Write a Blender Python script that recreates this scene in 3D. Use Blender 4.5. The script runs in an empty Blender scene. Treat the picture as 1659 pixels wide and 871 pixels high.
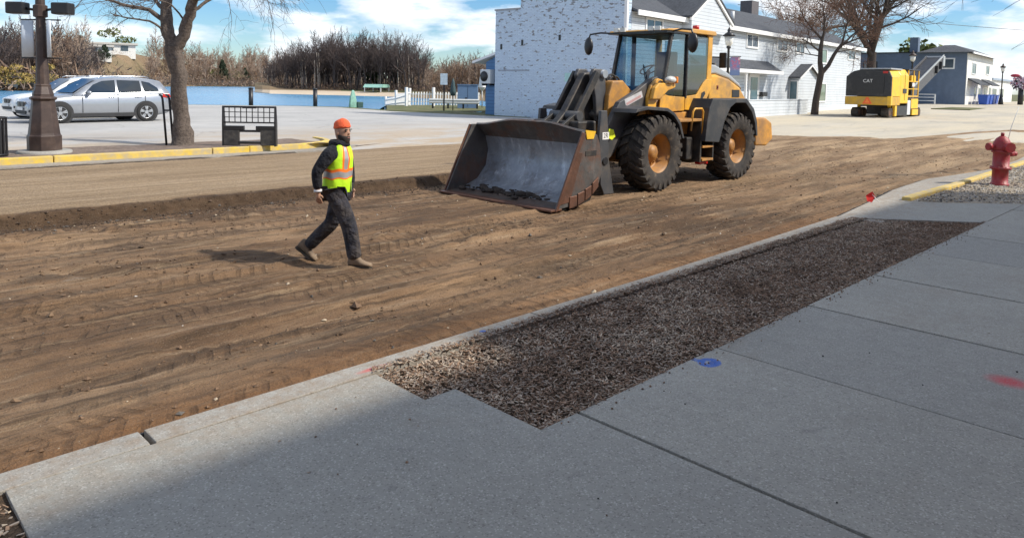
import bpy, math, random
import numpy as np
from mathutils import Vector, Matrix, noise as mnoise
R = math.radians
S = bpy.context.scene
COL = S.collection
pi = math.pi

# ------------------------------------------------------------------ camera, sky, sun, exposure
EYE = 1.85
def make_camera():
    A, th, phi = R(45.4), math.atan((165 - 100.6) / 852.0), 0.0165
    F0 = Vector((math.cos(A), math.sin(A), 0)); R0 = Vector((math.sin(A), -math.cos(A), 0)); U0 = Vector((0, 0, 1))
    F = F0 * math.cos(th) - U0 * math.sin(th); U = F0 * math.sin(th) + U0 * math.cos(th)
    Rt = R0 * math.cos(phi) + U * math.sin(phi); U = -R0 * math.sin(phi) + U * math.cos(phi)
    cd = bpy.data.cameras.new('camera'); o = bpy.data.objects.new('camera', cd); COL.objects.link(o)
    m = Matrix((( Rt.x, U.x, -F.x, 0), (Rt.y, U.y, -F.y, 0), (Rt.z, U.z, -F.z, EYE), (0, 0, 0, 1)))
    o.matrix_world = m
    cd.sensor_width = 36; cd.lens = 36 * 852 / 1200.0
    cd.shift_y = -150 / 1200.0
    cd.clip_end = 5000; cd.clip_start = 0.05
    S.camera = o
make_camera()
SUN_AZ, SUN_EL = R(-55), R(42)
def make_light():
    w = bpy.data.worlds.new('World'); S.world = w; w.use_nodes = True
    nt = w.node_tree; nd = nt.nodes; lk = nt.links
    for n in list(nd): nd.remove(n)
    out = nd.new('ShaderNodeOutputWorld'); bg = nd.new('ShaderNodeBackground'); bg.inputs['Strength'].default_value = 0.092
    sky = nd.new('ShaderNodeTexSky'); sky.sky_type = 'NISHITA'; sky.sun_disc = False
    sky.sun_elevation = SUN_EL; sky.sun_rotation = pi / 2 - SUN_AZ
    sky.air_density = 1.0; sky.dust_density = 0.3; sky.ozone_density = 2.5
    hs = nd.new('ShaderNodeHueSaturation'); hs.inputs['Saturation'].default_value = 1.2; hs.inputs['Value'].default_value = 1.08
    tn = nd.new('ShaderNodeMixRGB'); tn.blend_type = 'MULTIPLY'; tn.inputs['Fac'].default_value = 1; tn.inputs['Color2'].default_value = (0.86, 1.0, 1.16, 1); lk.new(sky.outputs[0], tn.inputs['Color1']); lk.new(tn.outputs[0], hs.inputs['Color'])
    # low cumulus clouds: noise over the sky directions, squashed towards the horizon
    tc = nd.new('ShaderNodeTexCoord'); mp = nd.new('ShaderNodeMapping'); mp.inputs['Scale'].default_value = (5.0, 5.0, 17.0)
    mp.inputs['Location'].default_value = (1.3, 0.4, 0.2)
    lk.new(tc.outputs['Generated'], mp.inputs['Vector'])
    nz = nd.new('ShaderNodeTexNoise'); nz.inputs['Scale'].default_value = 1.0; nz.inputs['Detail'].default_value = 7; nz.inputs['Roughness'].default_value = 0.55
    lk.new(mp.outputs[0], nz.inputs['Vector'])
    rp = nd.new('ShaderNodeValToRGB'); rp.color_ramp.elements[0].position = 0.45; rp.color_ramp.elements[1].position = 0.58
    lk.new(nz.outputs['Fac'], rp.inputs['Fac'])
    nz2 = nd.new('ShaderNodeTexNoise'); nz2.inputs['Scale'].default_value = 2.3; nz2.inputs['Detail'].default_value = 5
    lk.new(mp.outputs[0], nz2.inputs['Vector'])
    cr = nd.new('ShaderNodeValToRGB'); cr.color_ramp.elements[0].position = 0.3; cr.color_ramp.elements[1].position = 0.6
    cr.color_ramp.elements[0].color = (8.2, 9.0, 10.0, 1); cr.color_ramp.elements[1].color = (11.5, 11.7, 12.0, 1)
    lk.new(nz2.outputs['Fac'], cr.inputs['Fac'])
    mx = nd.new('ShaderNodeMixRGB'); lk.new(rp.outputs[0], mx.inputs['Fac']); lk.new(hs.outputs[0], mx.inputs['Color1']); lk.new(cr.outputs[0], mx.inputs['Color2'])
    lk.new(mx.outputs[0], bg.inputs['Color']); lk.new(bg.outputs[0], out.inputs['Surface'])
    sd = bpy.data.lights.new('sun', 'SUN'); sd.energy = 4.2; sd.angle = R(2.0); sd.color = (1.0, 0.93, 0.82)
    so = bpy.data.objects.new('sun', sd); COL.objects.link(so)
    d = Vector((math.cos(SUN_EL) * math.cos(SUN_AZ), math.cos(SUN_EL) * math.sin(SUN_AZ), math.sin(SUN_EL)))
    so.rotation_euler = d.to_track_quat('Z', 'Y').to_euler()
    so.location = (0, 0, 30)
make_light()
S.view_settings.view_transform = 'Standard'; S.view_settings.look = 'None'
S.view_settings.exposure = 0.3; S.view_settings.gamma = 1.0; S.view_settings.use_curve_mapping = False

# ------------------------------------------------------------------ helpers: meshes
def frame_of(d):
    d = Vector(d).normalized()
    a = Vector((0, 0, 1)) if abs(d.z) < 0.9 else Vector((1, 0, 0))
    x = d.cross(a).normalized(); y = d.cross(x).normalized()
    return x, y, d
class MB:
    def __init__(s): s.v = []; s.f = []; s.m = []; s.s = []
    def add(s, vs, fs, mi=0, sm=False):
        b = len(s.v); s.v.extend([tuple(v) for v in vs])
        for f in fs:
            s.f.append(tuple(i + b for i in f)); s.m.append(mi); s.s.append(sm)
        return s
    def box(s, c, d, mi=0, rz=0.0, M=None):
        hx, hy, hz = d[0] / 2, d[1] / 2, d[2] / 2
        vs = [Vector((x, y, z)) for x in (-hx, hx) for y in (-hy, hy) for z in (-hz, hz)]
        if M is None: M = Matrix.Rotation(rz, 3, 'Z') if rz else None
        vs = [((M @ v) if M else v) + Vector(c) for v in vs]
        return s.add(vs, [(0, 1, 3, 2), (4, 6, 7, 5), (0, 4, 5, 1), (2, 3, 7, 6), (0, 2, 6, 4), (1, 5, 7, 3)], mi)
    def b2(s, x0, x1, y0, y1, z0, z1, mi=0):
        return s.box(((x0 + x1) / 2, (y0 + y1) / 2, (z0 + z1) / 2), (abs(x1 - x0), abs(y1 - y0), abs(z1 - z0)), mi)
    def bar(s, p, q, w, h, mi=0):
        p, q = Vector(p), Vector(q); x, y, d = frame_of(q - p)
        if abs(d.z) < 0.9: x = d.cross(Vector((0, 0, 1))).normalized(); y = x.cross(d)
        M = Matrix((x, y, d)).transposed()
        return s.box((p + q) / 2, (w, h, (q - p).length), mi, M=M)
    def tube(s, pts, rad, n=8, mi=0, cap=True, sm=True):
        pts = [Vector(p) for p in pts]
        if not hasattr(rad, '__len__'): rad = [rad] * len(pts)
        vs = []; fs = []; px = None
        for i, p in enumerate(pts):
            d = (pts[min(i + 1, len(pts) - 1)] - pts[max(i - 1, 0)])
            if d.length < 1e-9: d = Vector((0, 0, 1))
            d.normalize()
            if px is None: x = frame_of(d)[0]
            else:
                x = px - d * px.dot(d)
                x = x.normalized() if x.length > 1e-6 else frame_of(d)[0]
            y = d.cross(x); px = x
            for k in range(n):
                a = 2 * pi * k / n
                vs.append(p + (x * math.cos(a) + y * math.sin(a)) * rad[i])
        for i in range(len(pts) - 1):
            for k in range(n):
                fs.append((i * n + k, i * n + (k + 1) % n, (i + 1) * n + (k + 1) % n, (i + 1) * n + k))
        s.add(vs, fs, mi, sm)
        if cap:
            b = len(s.v) - len(vs); L = len(pts) - 1
            s.f.append(tuple(b + k for k in range(n))[::-1]); s.m.append(mi); s.s.append(False)
            s.f.append(tuple(b + L * n + k for k in range(n))); s.m.append(mi); s.s.append(False)
        return s
    def cyl(s, p, q, r, n=16, mi=0, r2=None):
        return s.tube([p, q], [r, r if r2 is None else r2], n, mi)
    def prism(s, poly, axis, a, b, mi=0):
        # poly of 2-D points; axis 'y' -> (x,z), 'x' -> (y,z), 'z' -> (x,y)
        n = len(poly)
        def P(p, t):
            return (p[0], t, p[1]) if axis == 'y' else ((t, p[0], p[1]) if axis == 'x' else (p[0], p[1], t))
        vs = [P(p, a) for p in poly] + [P(p, b) for p in poly]
        fs = [tuple(range(n))[::-1], tuple(range(n, 2 * n))] + [(i, (i + 1) % n, n + (i + 1) % n, n + i) for i in range(n)]
        return s.add(vs, fs, mi)
    def lathe(s, prof, n=24, mi=0, c=(0, 0, 0), ax='z', sm=True, a0=0.0, cap=True):
        vs = []; fs = []
        for (r, t) in prof:
            for k in range(n):
                a = a0 + 2 * pi * k / n
                p = (r * math.cos(a), r * math.sin(a), t) if ax == 'z' else ((r * math.cos(a), t, r * math.sin(a)) if ax == 'y' else (t, r * math.cos(a), r * math.sin(a)))
                vs.append(Vector(p) + Vector(c))
        for i in range(len(prof) - 1):
            for k in range(n):
                fs.append((i * n + k, i * n + (k + 1) % n, (i + 1) * n + (k + 1) % n, (i + 1) * n + k))
        if cap: fs.append(tuple(range(n))[::-1]); fs.append(tuple((len(prof) - 1) * n + k for k in range(n)))
        return s.add(vs, fs, mi, sm)
    def loft(s, rings, mi=0, sm=True, cap=True, mfn=None):
        n = len(rings[0]); vs = [p for r in rings for p in r]; b = len(s.v)
        s.v.extend([tuple(v) for v in vs])
        for i in range(len(rings) - 1):
            for k in range(n):
                s.f.append((b + i * n + k, b + i * n + (k + 1) % n, b + (i + 1) * n + (k + 1) % n, b + (i + 1) * n + k))
                s.m.append(mfn(i, k) if mfn else mi); s.s.append(sm)
        if cap:
            s.f.append(tuple(b + k for k in range(n))[::-1]); s.m.append(mi); s.s.append(False)
            s.f.append(tuple(b + (len(rings) - 1) * n + k for k in range(n))); s.m.append(mi); s.s.append(False)
        return s
    def ball(s, c, r, n=12, m=8, mi=0, sc=(1, 1, 1), M=None):
        rings = []
        for i in range(m + 1):
            t = pi * i / m; rr = max(math.sin(t), 0.02)
            ring = []
            for k in range(n):
                a = 2 * pi * k / n
                v = Vector((r * rr * math.cos(a) * sc[0], r * rr * math.sin(a) * sc[1], -r * math.cos(t) * sc[2]))
                ring.append((M @ v if M else v) + Vector(c))
            rings.append(ring)
        return s.loft(rings, mi)
    def quad(s, a, b, c, d, mi=0): return s.add([a, b, c, d], [(0, 1, 2, 3)], mi)
    def build(s, name, mats, parent=None, bevel=0, seg=2, loc=None, rotz=None):
        me = bpy.data.meshes.new(name); me.from_pydata(s.v, [], s.f)
        if not isinstance(mats, (list, tuple)): mats = [mats]
        for m in mats: me.materials.append(m)
        me.polygons.foreach_set('material_index', s.m); me.polygons.foreach_set('use_smooth', s.s)
        me.update()
        o = bpy.data.objects.new(name, me); COL.objects.link(o)
        if parent: o.parent = parent
        if loc: o.location = loc
        if rotz is not None: o.rotation_euler = (0, 0, rotz)
        if bevel:
            b = o.modifiers.new('bevel', 'BEVEL'); b.width = bevel; b.segments = seg; b.limit_method = 'ANGLE'; b.angle_limit = R(40); b.harden_normals = False
        return o
def tag(o, label, cat, group=None):
    o['label'] = label; o['category'] = cat
    if group: o['group'] = group
    return o
def thing(name, label, cat, loc=(0, 0, 0), rz=0.0, group=None):
    o = bpy.data.objects.new(name, None); COL.objects.link(o); o.location = loc; o.rotation_euler = (0, 0, rz); o.empty_display_size = 0.2
    return tag(o, label, cat, group)
def setting(o): o['kind'] = 'structure'; return o
def stuff(o, label=None, cat=None):
    o['kind'] = 'stuff'
    if label: o['label'] = label
    if cat: o['category'] = cat
    return o
def dup(root, loc, rz=None, label=None, group=None, scale=None):
    r = root.copy(); COL.objects.link(r); r.location = loc
    if rz is not None: r.rotation_euler = (0, 0, rz)
    if label: r['label'] = label
    if group: r['group'] = group
    if scale: r.scale = (scale,) * 3
    for ch in list(root.children):
        c = ch.copy(); COL.objects.link(c); c.parent = r
        for g in ch.children:
            d = g.copy(); COL.objects.link(d); d.parent = c
    return r
def text_mesh(txt, size, mb, M, mi=0, depth=0.004):
    cu = bpy.data.curves.new('t', 'FONT'); cu.body = txt; cu.size = size; cu.align_x = 'CENTER'; cu.align_y = 'CENTER'; cu.extrude = depth; cu.resolution_u = 3
    ob = bpy.data.objects.new('t', cu); COL.objects.link(ob)
    dg = bpy.context.evaluated_depsgraph_get(); me = bpy.data.meshes.new_from_object(ob.evaluated_get(dg))
    mb.add([M @ v.co for v in me.vertices], [tuple(p.vertices) for p in me.polygons], mi)
    bpy.data.objects.remove(ob); bpy.data.curves.remove(cu); bpy.data.meshes.remove(me)
# numpy value noise
def _h(ix, iy, sd):
    n = (ix * 374761393 + iy * 668265263 + sd * 982451653) & 0xffffffff
    n = ((n ^ (n >> 13)) * 1274126177) & 0xffffffff
    return ((n ^ (n >> 16)) & 0xffff) / 65535.0
def vnoise(x, y, sd=0):
    x = np.asarray(x, float); y = np.asarray(y, float)
    ix = np.floor(x).astype(np.int64); iy = np.floor(y).astype(np.int64); fx = x - ix; fy = y - iy
    fx = fx * fx * (3 - 2 * fx); fy = fy * fy * (3 - 2 * fy)
    a = _h(ix, iy, sd); b = _h(ix + 1, iy, sd); c = _h(ix, iy + 1, sd); d = _h(ix + 1, iy + 1, sd)
    return (a * (1 - fx) + b * fx) * (1 - fy) + (c * (1 - fx) + d * fx) * fy - 0.5
def fbm(x, y, sd=0, o=4):
    t = 0; a = 1.0
    for i in range(o):
        t = t + a * vnoise(x, y, sd + i * 17); x = np.asarray(x) * 2.03 + 5.1; y = np.asarray(y) * 2.03 + 1.7; a *= 0.5
    return t
def sst(a, b, x):
    t = np.clip((np.asarray(x, float) - a) / (b - a), 0, 1); return t * t * (3 - 2 * t)
def grid_obj(name, xs, ys, zf, mat):
    X, Y = np.meshgrid(xs, ys); Z = zf(X, Y)
    nx, ny = len(xs), len(ys)
    co = np.stack([X.ravel(), Y.ravel(), Z.ravel()], 1)
    i = np.arange((ny - 1) * (nx - 1)); r = i // (nx - 1); c = i % (nx - 1); a = r * nx + c
    fa = np.stack([a, a + 1, a + nx + 1, a + nx], 1)
    me = bpy.data.meshes.new(name)
    me.vertices.add(len(co)); me.vertices.foreach_set('co', co.ravel())
    me.loops.add(fa.size); me.loops.foreach_set('vertex_index', fa.ravel().astype(np.int32))
    me.polygons.add(len(fa)); me.polygons.foreach_set('loop_start', (np.arange(len(fa)) * 4).astype(np.int32))
    me.polygons.foreach_set('use_smooth', np.ones(len(fa), bool))
    me.update(calc_edges=True); me.validate()
    me.materials.append(mat)
    o = bpy.data.objects.new(name, me); COL.objects.link(o); return o
def soup(name, V, Fc, mats, mi=None, smooth=False):
    # many small pieces as one mesh from numpy arrays (quads or tris)
    me = bpy.data.meshes.new(name); k = Fc.shape[1]
    me.vertices.add(len(V)); me.vertices.foreach_set('co', np.asarray(V, float).ravel())
    me.loops.add(Fc.size); me.loops.foreach_set('vertex_index', Fc.ravel().astype(np.int32))
    me.polygons.add(len(Fc)); me.polygons.foreach_set('loop_start', (np.arange(len(Fc)) * k).astype(np.int32))
    if mi is not None: me.polygons.foreach_set('material_index', np.asarray(mi, np.int32))
    me.polygons.foreach_set('use_smooth', np.full(len(Fc), smooth))
    me.update(calc_edges=True); me.validate()
    for m in (mats if isinstance(mats, (list, tuple)) else [mats]): me.materials.append(m)
    o = bpy.data.objects.new(name, me); COL.objects.link(o); return o

# ------------------------------------------------------------------ helpers: materials
class NT:
    def __init__(s, name):
        s.m = bpy.data.materials.new(name); s.m.use_nodes = True; s.t = s.m.node_tree; s.nd = s.t.nodes; s.lk = s.t.links
        s.b = s.nd['Principled BSDF']; s.tc = s.nd.new('ShaderNodeTexCoord')
    def n(s, t, **kw):
        x = s.nd.new(t)
        for k, v in kw.items(): setattr(x, k, v)
        return x
    def coord(s, scale=(1, 1, 1), rot=(0, 0, 0), loc=(0, 0, 0)):
        mp = s.n('ShaderNodeMapping'); mp.inputs['Scale'].default_value = scale; mp.inputs['Rotation'].default_value = rot; mp.inputs['Location'].default_value = loc
        s.lk.new(s.tc.outputs['Object'], mp.inputs['Vector']); return mp.outputs[0]
    def noise(s, scale, detail=4, rough=0.5, vec=None, dist=0.0):
        x = s.n('ShaderNodeTexNoise'); x.inputs['Scale'].default_value = scale; x.inputs['Detail'].default_value = detail; x.inputs['Roughness'].default_value = rough; x.inputs['Distortion'].default_value = dist
        s.lk.new(vec if vec is not None else s.tc.outputs['Object'], x.inputs['Vector']); return x.outputs['Fac']
    def ramp(s, f, stops):
        r = s.n('ShaderNodeValToRGB'); e = r.color_ramp.elements
        while len(e) < len(stops): e.new(0.5)
        for i, (p, c) in enumerate(stops):
            e[i].position = p; e[i].color = (c[0], c[1], c[2], 1) if hasattr(c, '__len__') else (c, c, c, 1)
        s.lk.new(f, r.inputs['Fac']); return r.outputs[0]
    def mix(s, f, a, b, mode='MIX'):
        x = s.n('ShaderNodeMixRGB', blend_type=mode)
        for k, v in (('Fac', f), ('Color1', a), ('Color2', b)):
            if isinstance(v, (int, float)): x.inputs[k].default_value = v if k == 'Fac' else (v, v, v, 1)
            elif hasattr(v, '__len__'): x.inputs[k].default_value = (v[0], v[1], v[2], 1)
            else: s.lk.new(v, x.inputs[k])
        return x.outputs[0]
    def math(s, op, a, b=0.0, c=None):
        x = s.n('ShaderNodeMath', operation=op)
        for i, v in enumerate((a, b) if c is None else (a, b, c)):
            if isinstance(v, (int, float)): x.inputs[i].default_value = v
            else: s.lk.new(v, x.inputs[i])
        return x.outputs[0]
    def xyz(s):
        x = s.n('ShaderNodeSeparateXYZ'); s.lk.new(s.tc.outputs['Object'], x.inputs[0]); return x.outputs
    def bump(s, h, dist=0.01, strength=1.0, prev=None):
        x = s.n('ShaderNodeBump'); x.inputs['Distance'].default_value = dist; x.inputs['Strength'].default_value = strength
        s.lk.new(h, x.inputs['Height'])
        if prev is not None: s.lk.new(prev, x.inputs['Normal'])
        return x.outputs[0]
    def done(s, col=None, rough=0.6, metal=0.0, normal=None, spec=None, coat=0.0):
        for k, v in (('Base Color', col), ('Roughness', rough), ('Metallic', metal)):
            if v is None: continue
            if isinstance(v, (int, float)): s.b.inputs[k].default_value = v
            elif hasattr(v, '__len__'): s.b.inputs[k].default_value = (v[0], v[1], v[2], 1)
            else: s.lk.new(v, s.b.inputs[k])
        if normal is not None: s.lk.new(normal, s.b.inputs['Normal'])
        if spec is not None: s.b.inputs['Specular IOR Level'].default_value = spec
        if coat: s.b.inputs['Coat Weight'].default_value = coat; s.b.inputs['Coat Roughness'].default_value = 0.08
        return s.m
def mat(name, col, rough=0.6, metal=0.0, var=0.15, sc=6.0, bump=0.0, bsc=40.0, spec=None, coat=0.0, dirt=None, dirt_amt=0.45, dsc=3.0):
    t = NT(name); f = t.noise(sc, 5, 0.6)
    lo = [c * (1 - var) for c in col]; hi = [min(1, c * (1 + var)) for c in col]
    c = t.ramp(f, [(0.3, lo), (0.7, hi)])
    if dirt:
        g = t.ramp(t.noise(dsc, 6, 0.65), [(0.62 - dirt_amt * 0.4, 0.0), (0.72, 1.0)])
        c = t.mix(t.math('MULTIPLY', g, min(1, dirt_amt * 1.6)), c, dirt)
    nrm = t.bump(t.noise(bsc, 3), bump) if bump else None
    return t.done(c, rough, metal, nrm, spec, coat)

# ------------------------------------------------------------------ materials of the ground
def m_concrete(name='concrete', base=(0.350, 0.342, 0.305), var=0.12):
    t = NT(name)
    big = t.noise(0.55, 6, 0.6); c = t.ramp(big, [(0.3, [b * (1 - var) for b in base]), (0.7, [b * (1 + var) for b in base])])
    mid = t.noise(7.0, 5, 0.7); c = t.mix(t.ramp(mid, [(0.35, 0.0), (0.75, 0.35)]), c, [b * 0.72 for b in base])
    vo = t.n('ShaderNodeTexVoronoi'); vo.inputs['Scale'].default_value = 130; t.lk.new(t.tc.outputs['Object'], vo.inputs['Vector'])
    cell = t.n('ShaderNodeSeparateColor'); t.lk.new(vo.outputs['Color'], cell.inputs[0])
    c = t.mix(t.ramp(cell.outputs[0], [(0.84, 0.0), (0.94, 0.42)]), c, (0.62, 0.60, 0.56))
    c = t.mix(t.ramp(cell.outputs[1], [(0.84, 0.0), (0.94, 0.48)]), c, (0.13, 0.12, 0.11))
    st = t.noise(1.7, 7, 0.75, dist=0.6); c = t.mix(t.ramp(st, [(0.60, 0.0), (0.72, 0.28)]), c, (0.20, 0.17, 0.13))
    chip = t.noise(9.0, 2, 0.4); chip2 = t.noise(2.3, 2, 0.5, vec=t.coord(loc=(7, 3, 1)))
    c = t.mix(t.math('MULTIPLY', t.ramp(chip, [(0.735, 0.0), (0.76, 0.8)]), t.ramp(chip2, [(0.5, 0.0), (0.6, 1.0)])), c, (0.55, 0.54, 0.51))
    X, Y, Z = t.xyz(); wn = t.n('ShaderNodeTexWhiteNoise', noise_dimensions='1D'); t.lk.new(t.math('FLOOR', t.math('DIVIDE', t.math('SUBTRACT', X, 3.11), 1.535)), wn.inputs['W'])
    c = t.mix(1.0, c, t.ramp(wn.outputs['Value'], [(0.0, (0.90, 0.905, 0.91)), (1.0, (1.06, 1.05, 1.02))]), 'MULTIPLY')
    tr = t.noise(1.1, 6, 0.7, vec=t.coord(scale=(0.5, 1, 1), rot=(0, 0, R(30)), loc=(4, 8, 0))); c = t.mix(t.ramp(tr, [(0.56, 0.0), (0.75, 0.35)]), c, (0.27, 0.22, 0.165))
    nr = t.n('ShaderNodeMapRange'); t.lk.new(t.math('ADD', Y, t.math('MULTIPLY', t.noise(1.6, 5, 0.7), 1.4)), nr.inputs['Value']); nr.inputs['From Min'].default_value = 3.9; nr.inputs['From Max'].default_value = 4.7
    c = t.mix(t.math('MULTIPLY', nr.outputs[0], t.ramp(t.noise(9, 5, 0.75), [(0.40, 0.0), (0.62, 0.55)])), c, (0.24, 0.165, 0.10))
    sp = t.noise(3.3, 3, 0.5, vec=t.coord(loc=(2, 7, 5))); c = t.mix(t.ramp(sp, [(0.70, 0.0), (0.73, 0.30)]), c, (0.15, 0.145, 0.14))
    br = t.noise(60, 3, 0.6, vec=t.coord(scale=(1, 0.03, 1))); c = t.mix(t.ramp(br, [(0.4, 0.10), (0.6, 0.0)]), c, (0.16, 0.155, 0.15))
    # sprayed utility marks: misted paint on the slabs and the kerb top
    dst = t.math('MULTIPLY', t.noise(26, 5, 0.75), 0.06); mist = t.ramp(t.noise(170, 2, 0.7), [(0.34, 0.35), (0.5, 1.0)])
    def spot(cx, cy, rx, ry, col, c, inner=None, amt=0.9, soft=0.35):
        dx = t.math('DIVIDE', t.math('SUBTRACT', X, cx), rx); dy = t.math('DIVIDE', t.math('SUBTRACT', Y, cy), ry)
        q = t.math('SQRT', t.math('ADD', t.math('MULTIPLY', dx, dx), t.math('MULTIPLY', dy, dy))); q = t.math('ADD', q, t.math('MULTIPLY', t.math('SUBTRACT', dst, 0.03), 0.06 / max(rx, ry) * 8))
        k = t.ramp(q, [(1 - soft, 1.0), (1.0, 0.0)]) if inner is None else t.ramp(q, [(max(inner - 0.12, 0.01), 0.18), (inner, 1.0), (1 - soft * 0.4, 1.0), (1.0, 0.0)])
        return t.mix(t.math('MULTIPLY', t.math('MULTIPLY', k, mist), amt), c, col)
    if name == 'concrete':
        c = spot(4.345, 2.465, 0.095, 0.08, (0.02, 0.12, 0.50), c, 0.42); c = spot(4.36, 2.45, 0.045, 0.03, (0.015, 0.09, 0.40), c); c = spot(4.32, 2.55, 0.03, 0.08, (0.02, 0.13, 0.50), c, amt=0.7)
        c = spot(5.52, 0.98, 0.13, 0.16, (0.60, 0.055, 0.075), c, soft=0.75)
    else:
        c = spot(2.62, 3.90, 0.16, 0.035, (0.58, 0.07, 0.07), c, amt=0.65, soft=0.6); c = spot(3.63, 3.96, 0.035, 0.03, (0.02, 0.13, 0.5), c, amt=0.8)
    b1 = t.bump(t.noise(160, 3, 0.6), 0.004, 0.9); b2 = t.bump(t.noise(22, 4, 0.6), 0.006, 0.6, b1)
    return t.done(c, t.ramp(mid, [(0.3, 0.72), (0.7, 0.9)]), 0, b2, 0.35)
CONC = m_concrete()
CONC_OLD = m_concrete('old_concrete', (0.36, 0.345, 0.31), 0.18)
def m_dirt():
    t = NT('dirt'); X, Y, Z = t.xyz()
    stretched = t.coord(scale=(0.16, 1.0, 1.0), rot=(0, 0, R(2)))
    big = t.noise(0.55, 6, 0.62, vec=t.coord(scale=(0.45, 1, 1)))
    c = t.ramp(big, [(0.25, (0.095, 0.055, 0.030)), (0.43, (0.170, 0.102, 0.057)), (0.57, (0.255, 0.160, 0.090)), (0.75, (0.37, 0.25, 0.148))])
    st = t.noise(3.2, 6, 0.7, vec=stretched); c = t.mix(t.ramp(st, [(0.40, 0.72), (0.54, 0.0)]), c, (0.065, 0.043, 0.027))
    fs = t.noise(9.0, 5, 0.7, vec=t.coord(scale=(0.07, 1, 1), rot=(0, 0, R(1)), loc=(2, 6, 0))); c = t.mix(t.ramp(fs, [(0.38, 0.6), (0.47, 0.0)]), c, (0.055, 0.037, 0.024))
    fs = t.noise(8.0, 5, 0.7, vec=t.coord(scale=(0.06, 1, 1), rot=(0, 0, R(-2)), loc=(8, 16, 0))); c = t.mix(t.ramp(fs, [(0.56, 0.0), (0.68, 0.55)]), c, (0.40, 0.285, 0.17))
    st2 = t.noise(5.5, 5, 0.65, vec=t.coord(scale=(0.12, 1, 1), loc=(3, 9, 0))); c = t.mix(t.ramp(st2, [(0.56, 0.0), (0.72, 0.5)]), c, (0.42, 0.31, 0.20))
    # damp patches and pale dusty smears
    dp = t.noise(0.8, 5, 0.6, vec=t.coord(scale=(0.35, 1, 1), loc=(11, 2, 0)), dist=0.8); c = t.mix(t.ramp(dp, [(0.60, 0.0), (0.68, 0.55)]), c, (0.10, 0.075, 0.055))
    pl = t.noise(1.9, 6, 0.7, vec=t.coord(scale=(0.4, 1, 1), loc=(31, 5, 0)), dist=0.4); c = t.mix(t.ramp(pl, [(0.66, 0.0), (0.74, 0.55)]), c, (0.36, 0.31, 0.25))
    # orange sand along the near kerb
    w = t.math('ADD', Y, t.math('MULTIPLY', t.noise(1.2, 4), 0.9))
    orr = t.ramp(w, [(0.0, 0.0), (1.0, 0.0)])
    mr = t.n('ShaderNodeMapRange'); t.lk.new(w, mr.inputs['Value']); mr.inputs['From Min'].default_value = 5.3; mr.inputs['From Max'].default_value = 4.35
    c = t.mix(t.math('MULTIPLY', mr.outputs[0], 0.75), c, t.ramp(t.noise(6, 5, 0.7), [(0.3, (0.17, 0.075, 0.028)), (0.7, (0.33, 0.165, 0.065))]))
    # milled strip beyond the bank: pale tan with fine lengthwise grooves
    mm = t.n('ShaderNodeMapRange'); wy = t.math('ADD', Y, t.math('MULTIPLY', t.noise(1.5, 4), 0.5)); t.lk.new(wy, mm.inputs['Value']); mm.inputs['From Min'].default_value = 12.38; mm.inputs['From Max'].default_value = 12.65
    xm = t.n('ShaderNodeMapRange'); t.lk.new(X, xm.inputs['Value']); xm.inputs['From Min'].default_value = 21; xm.inputs['From Max'].default_value = 16
    ms = t.math('MULTIPLY', mm.outputs[0], xm.outputs[0])
    mc = t.ramp(t.noise(2.4, 6, 0.7, vec=t.coord(scale=(0.05, 1, 1))), [(0.3, (0.27, 0.19, 0.112)), (0.5, (0.39, 0.285, 0.175)), (0.72, (0.52, 0.395, 0.26))])
    mc = t.mix(t.ramp(t.noise(45, 3, 0.7), [(0.42, 0.6), (0.54, 0.0)]), mc, (0.13, 0.09, 0.058)); mc = t.mix(t.ramp(t.noise(0.9, 6, 0.7, vec=t.coord(scale=(0.3, 1, 1), loc=(9, 1, 0))), [(0.5, 0.0), (0.68, 0.5)]), mc, (0.22, 0.155, 0.095)); mc = t.mix(t.ramp(t.noise(38, 2, 0.7, vec=t.coord(loc=(3, 3, 3))), [(0.60, 0.0), (0.70, 0.5)]), mc, (0.60, 0.50, 0.37))
    mc = t.mix(t.ramp(t.noise(9.0, 4, 0.6, vec=t.coord(scale=(0.03, 1, 1))), [(0.36, 0.5), (0.5, 0.0)]), mc, (0.20, 0.145, 0.095))
    c = t.mix(ms, c, mc)
    # dark freshly cut bank face: soil of another colour
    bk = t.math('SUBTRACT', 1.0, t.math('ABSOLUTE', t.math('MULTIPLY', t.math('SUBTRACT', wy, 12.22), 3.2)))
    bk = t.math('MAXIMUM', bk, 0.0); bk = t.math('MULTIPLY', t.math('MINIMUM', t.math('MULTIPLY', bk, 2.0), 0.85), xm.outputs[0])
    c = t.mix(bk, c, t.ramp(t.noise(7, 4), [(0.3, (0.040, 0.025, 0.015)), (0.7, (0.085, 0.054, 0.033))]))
    # far end: drier sand
    fx = t.n('ShaderNodeMapRange'); t.lk.new(X, fx.inputs['Value']); fx.inputs['From Min'].default_value = 11; fx.inputs['From Max'].default_value = 24
    c = t.mix(t.math('MULTIPLY', fx.outputs[0], 0.75), c, t.ramp(t.noise(1.3, 5, 0.7, vec=t.coord(scale=(0.2, 1, 1), rot=(0, 0, R(-12)))), [(0.35, (0.17, 0.105, 0.06)), (0.6, (0.47, 0.335, 0.20))]))
    # grains
    c = t.mix(t.ramp(t.noise(95, 2, 0.7), [(0.36, 0.5), (0.5, 0.0)]), c, (0.06, 0.04, 0.026))
    c = t.mix(t.ramp(t.noise(70, 2, 0.7, vec=t.coord(loc=(5, 5, 5))), [(0.64, 0.0), (0.72, 0.35)]), c, (0.50, 0.42, 0.33))
    # tyre tread prints: short cross bars in lengthwise bands
    band = t.noise(1.0, 2, 0.5, vec=t.coord(scale=(0.05, 1.5, 1), loc=(3, 1, 0))); wob = t.math('MULTIPLY', t.noise(0.8, 3), 0.35)
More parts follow.
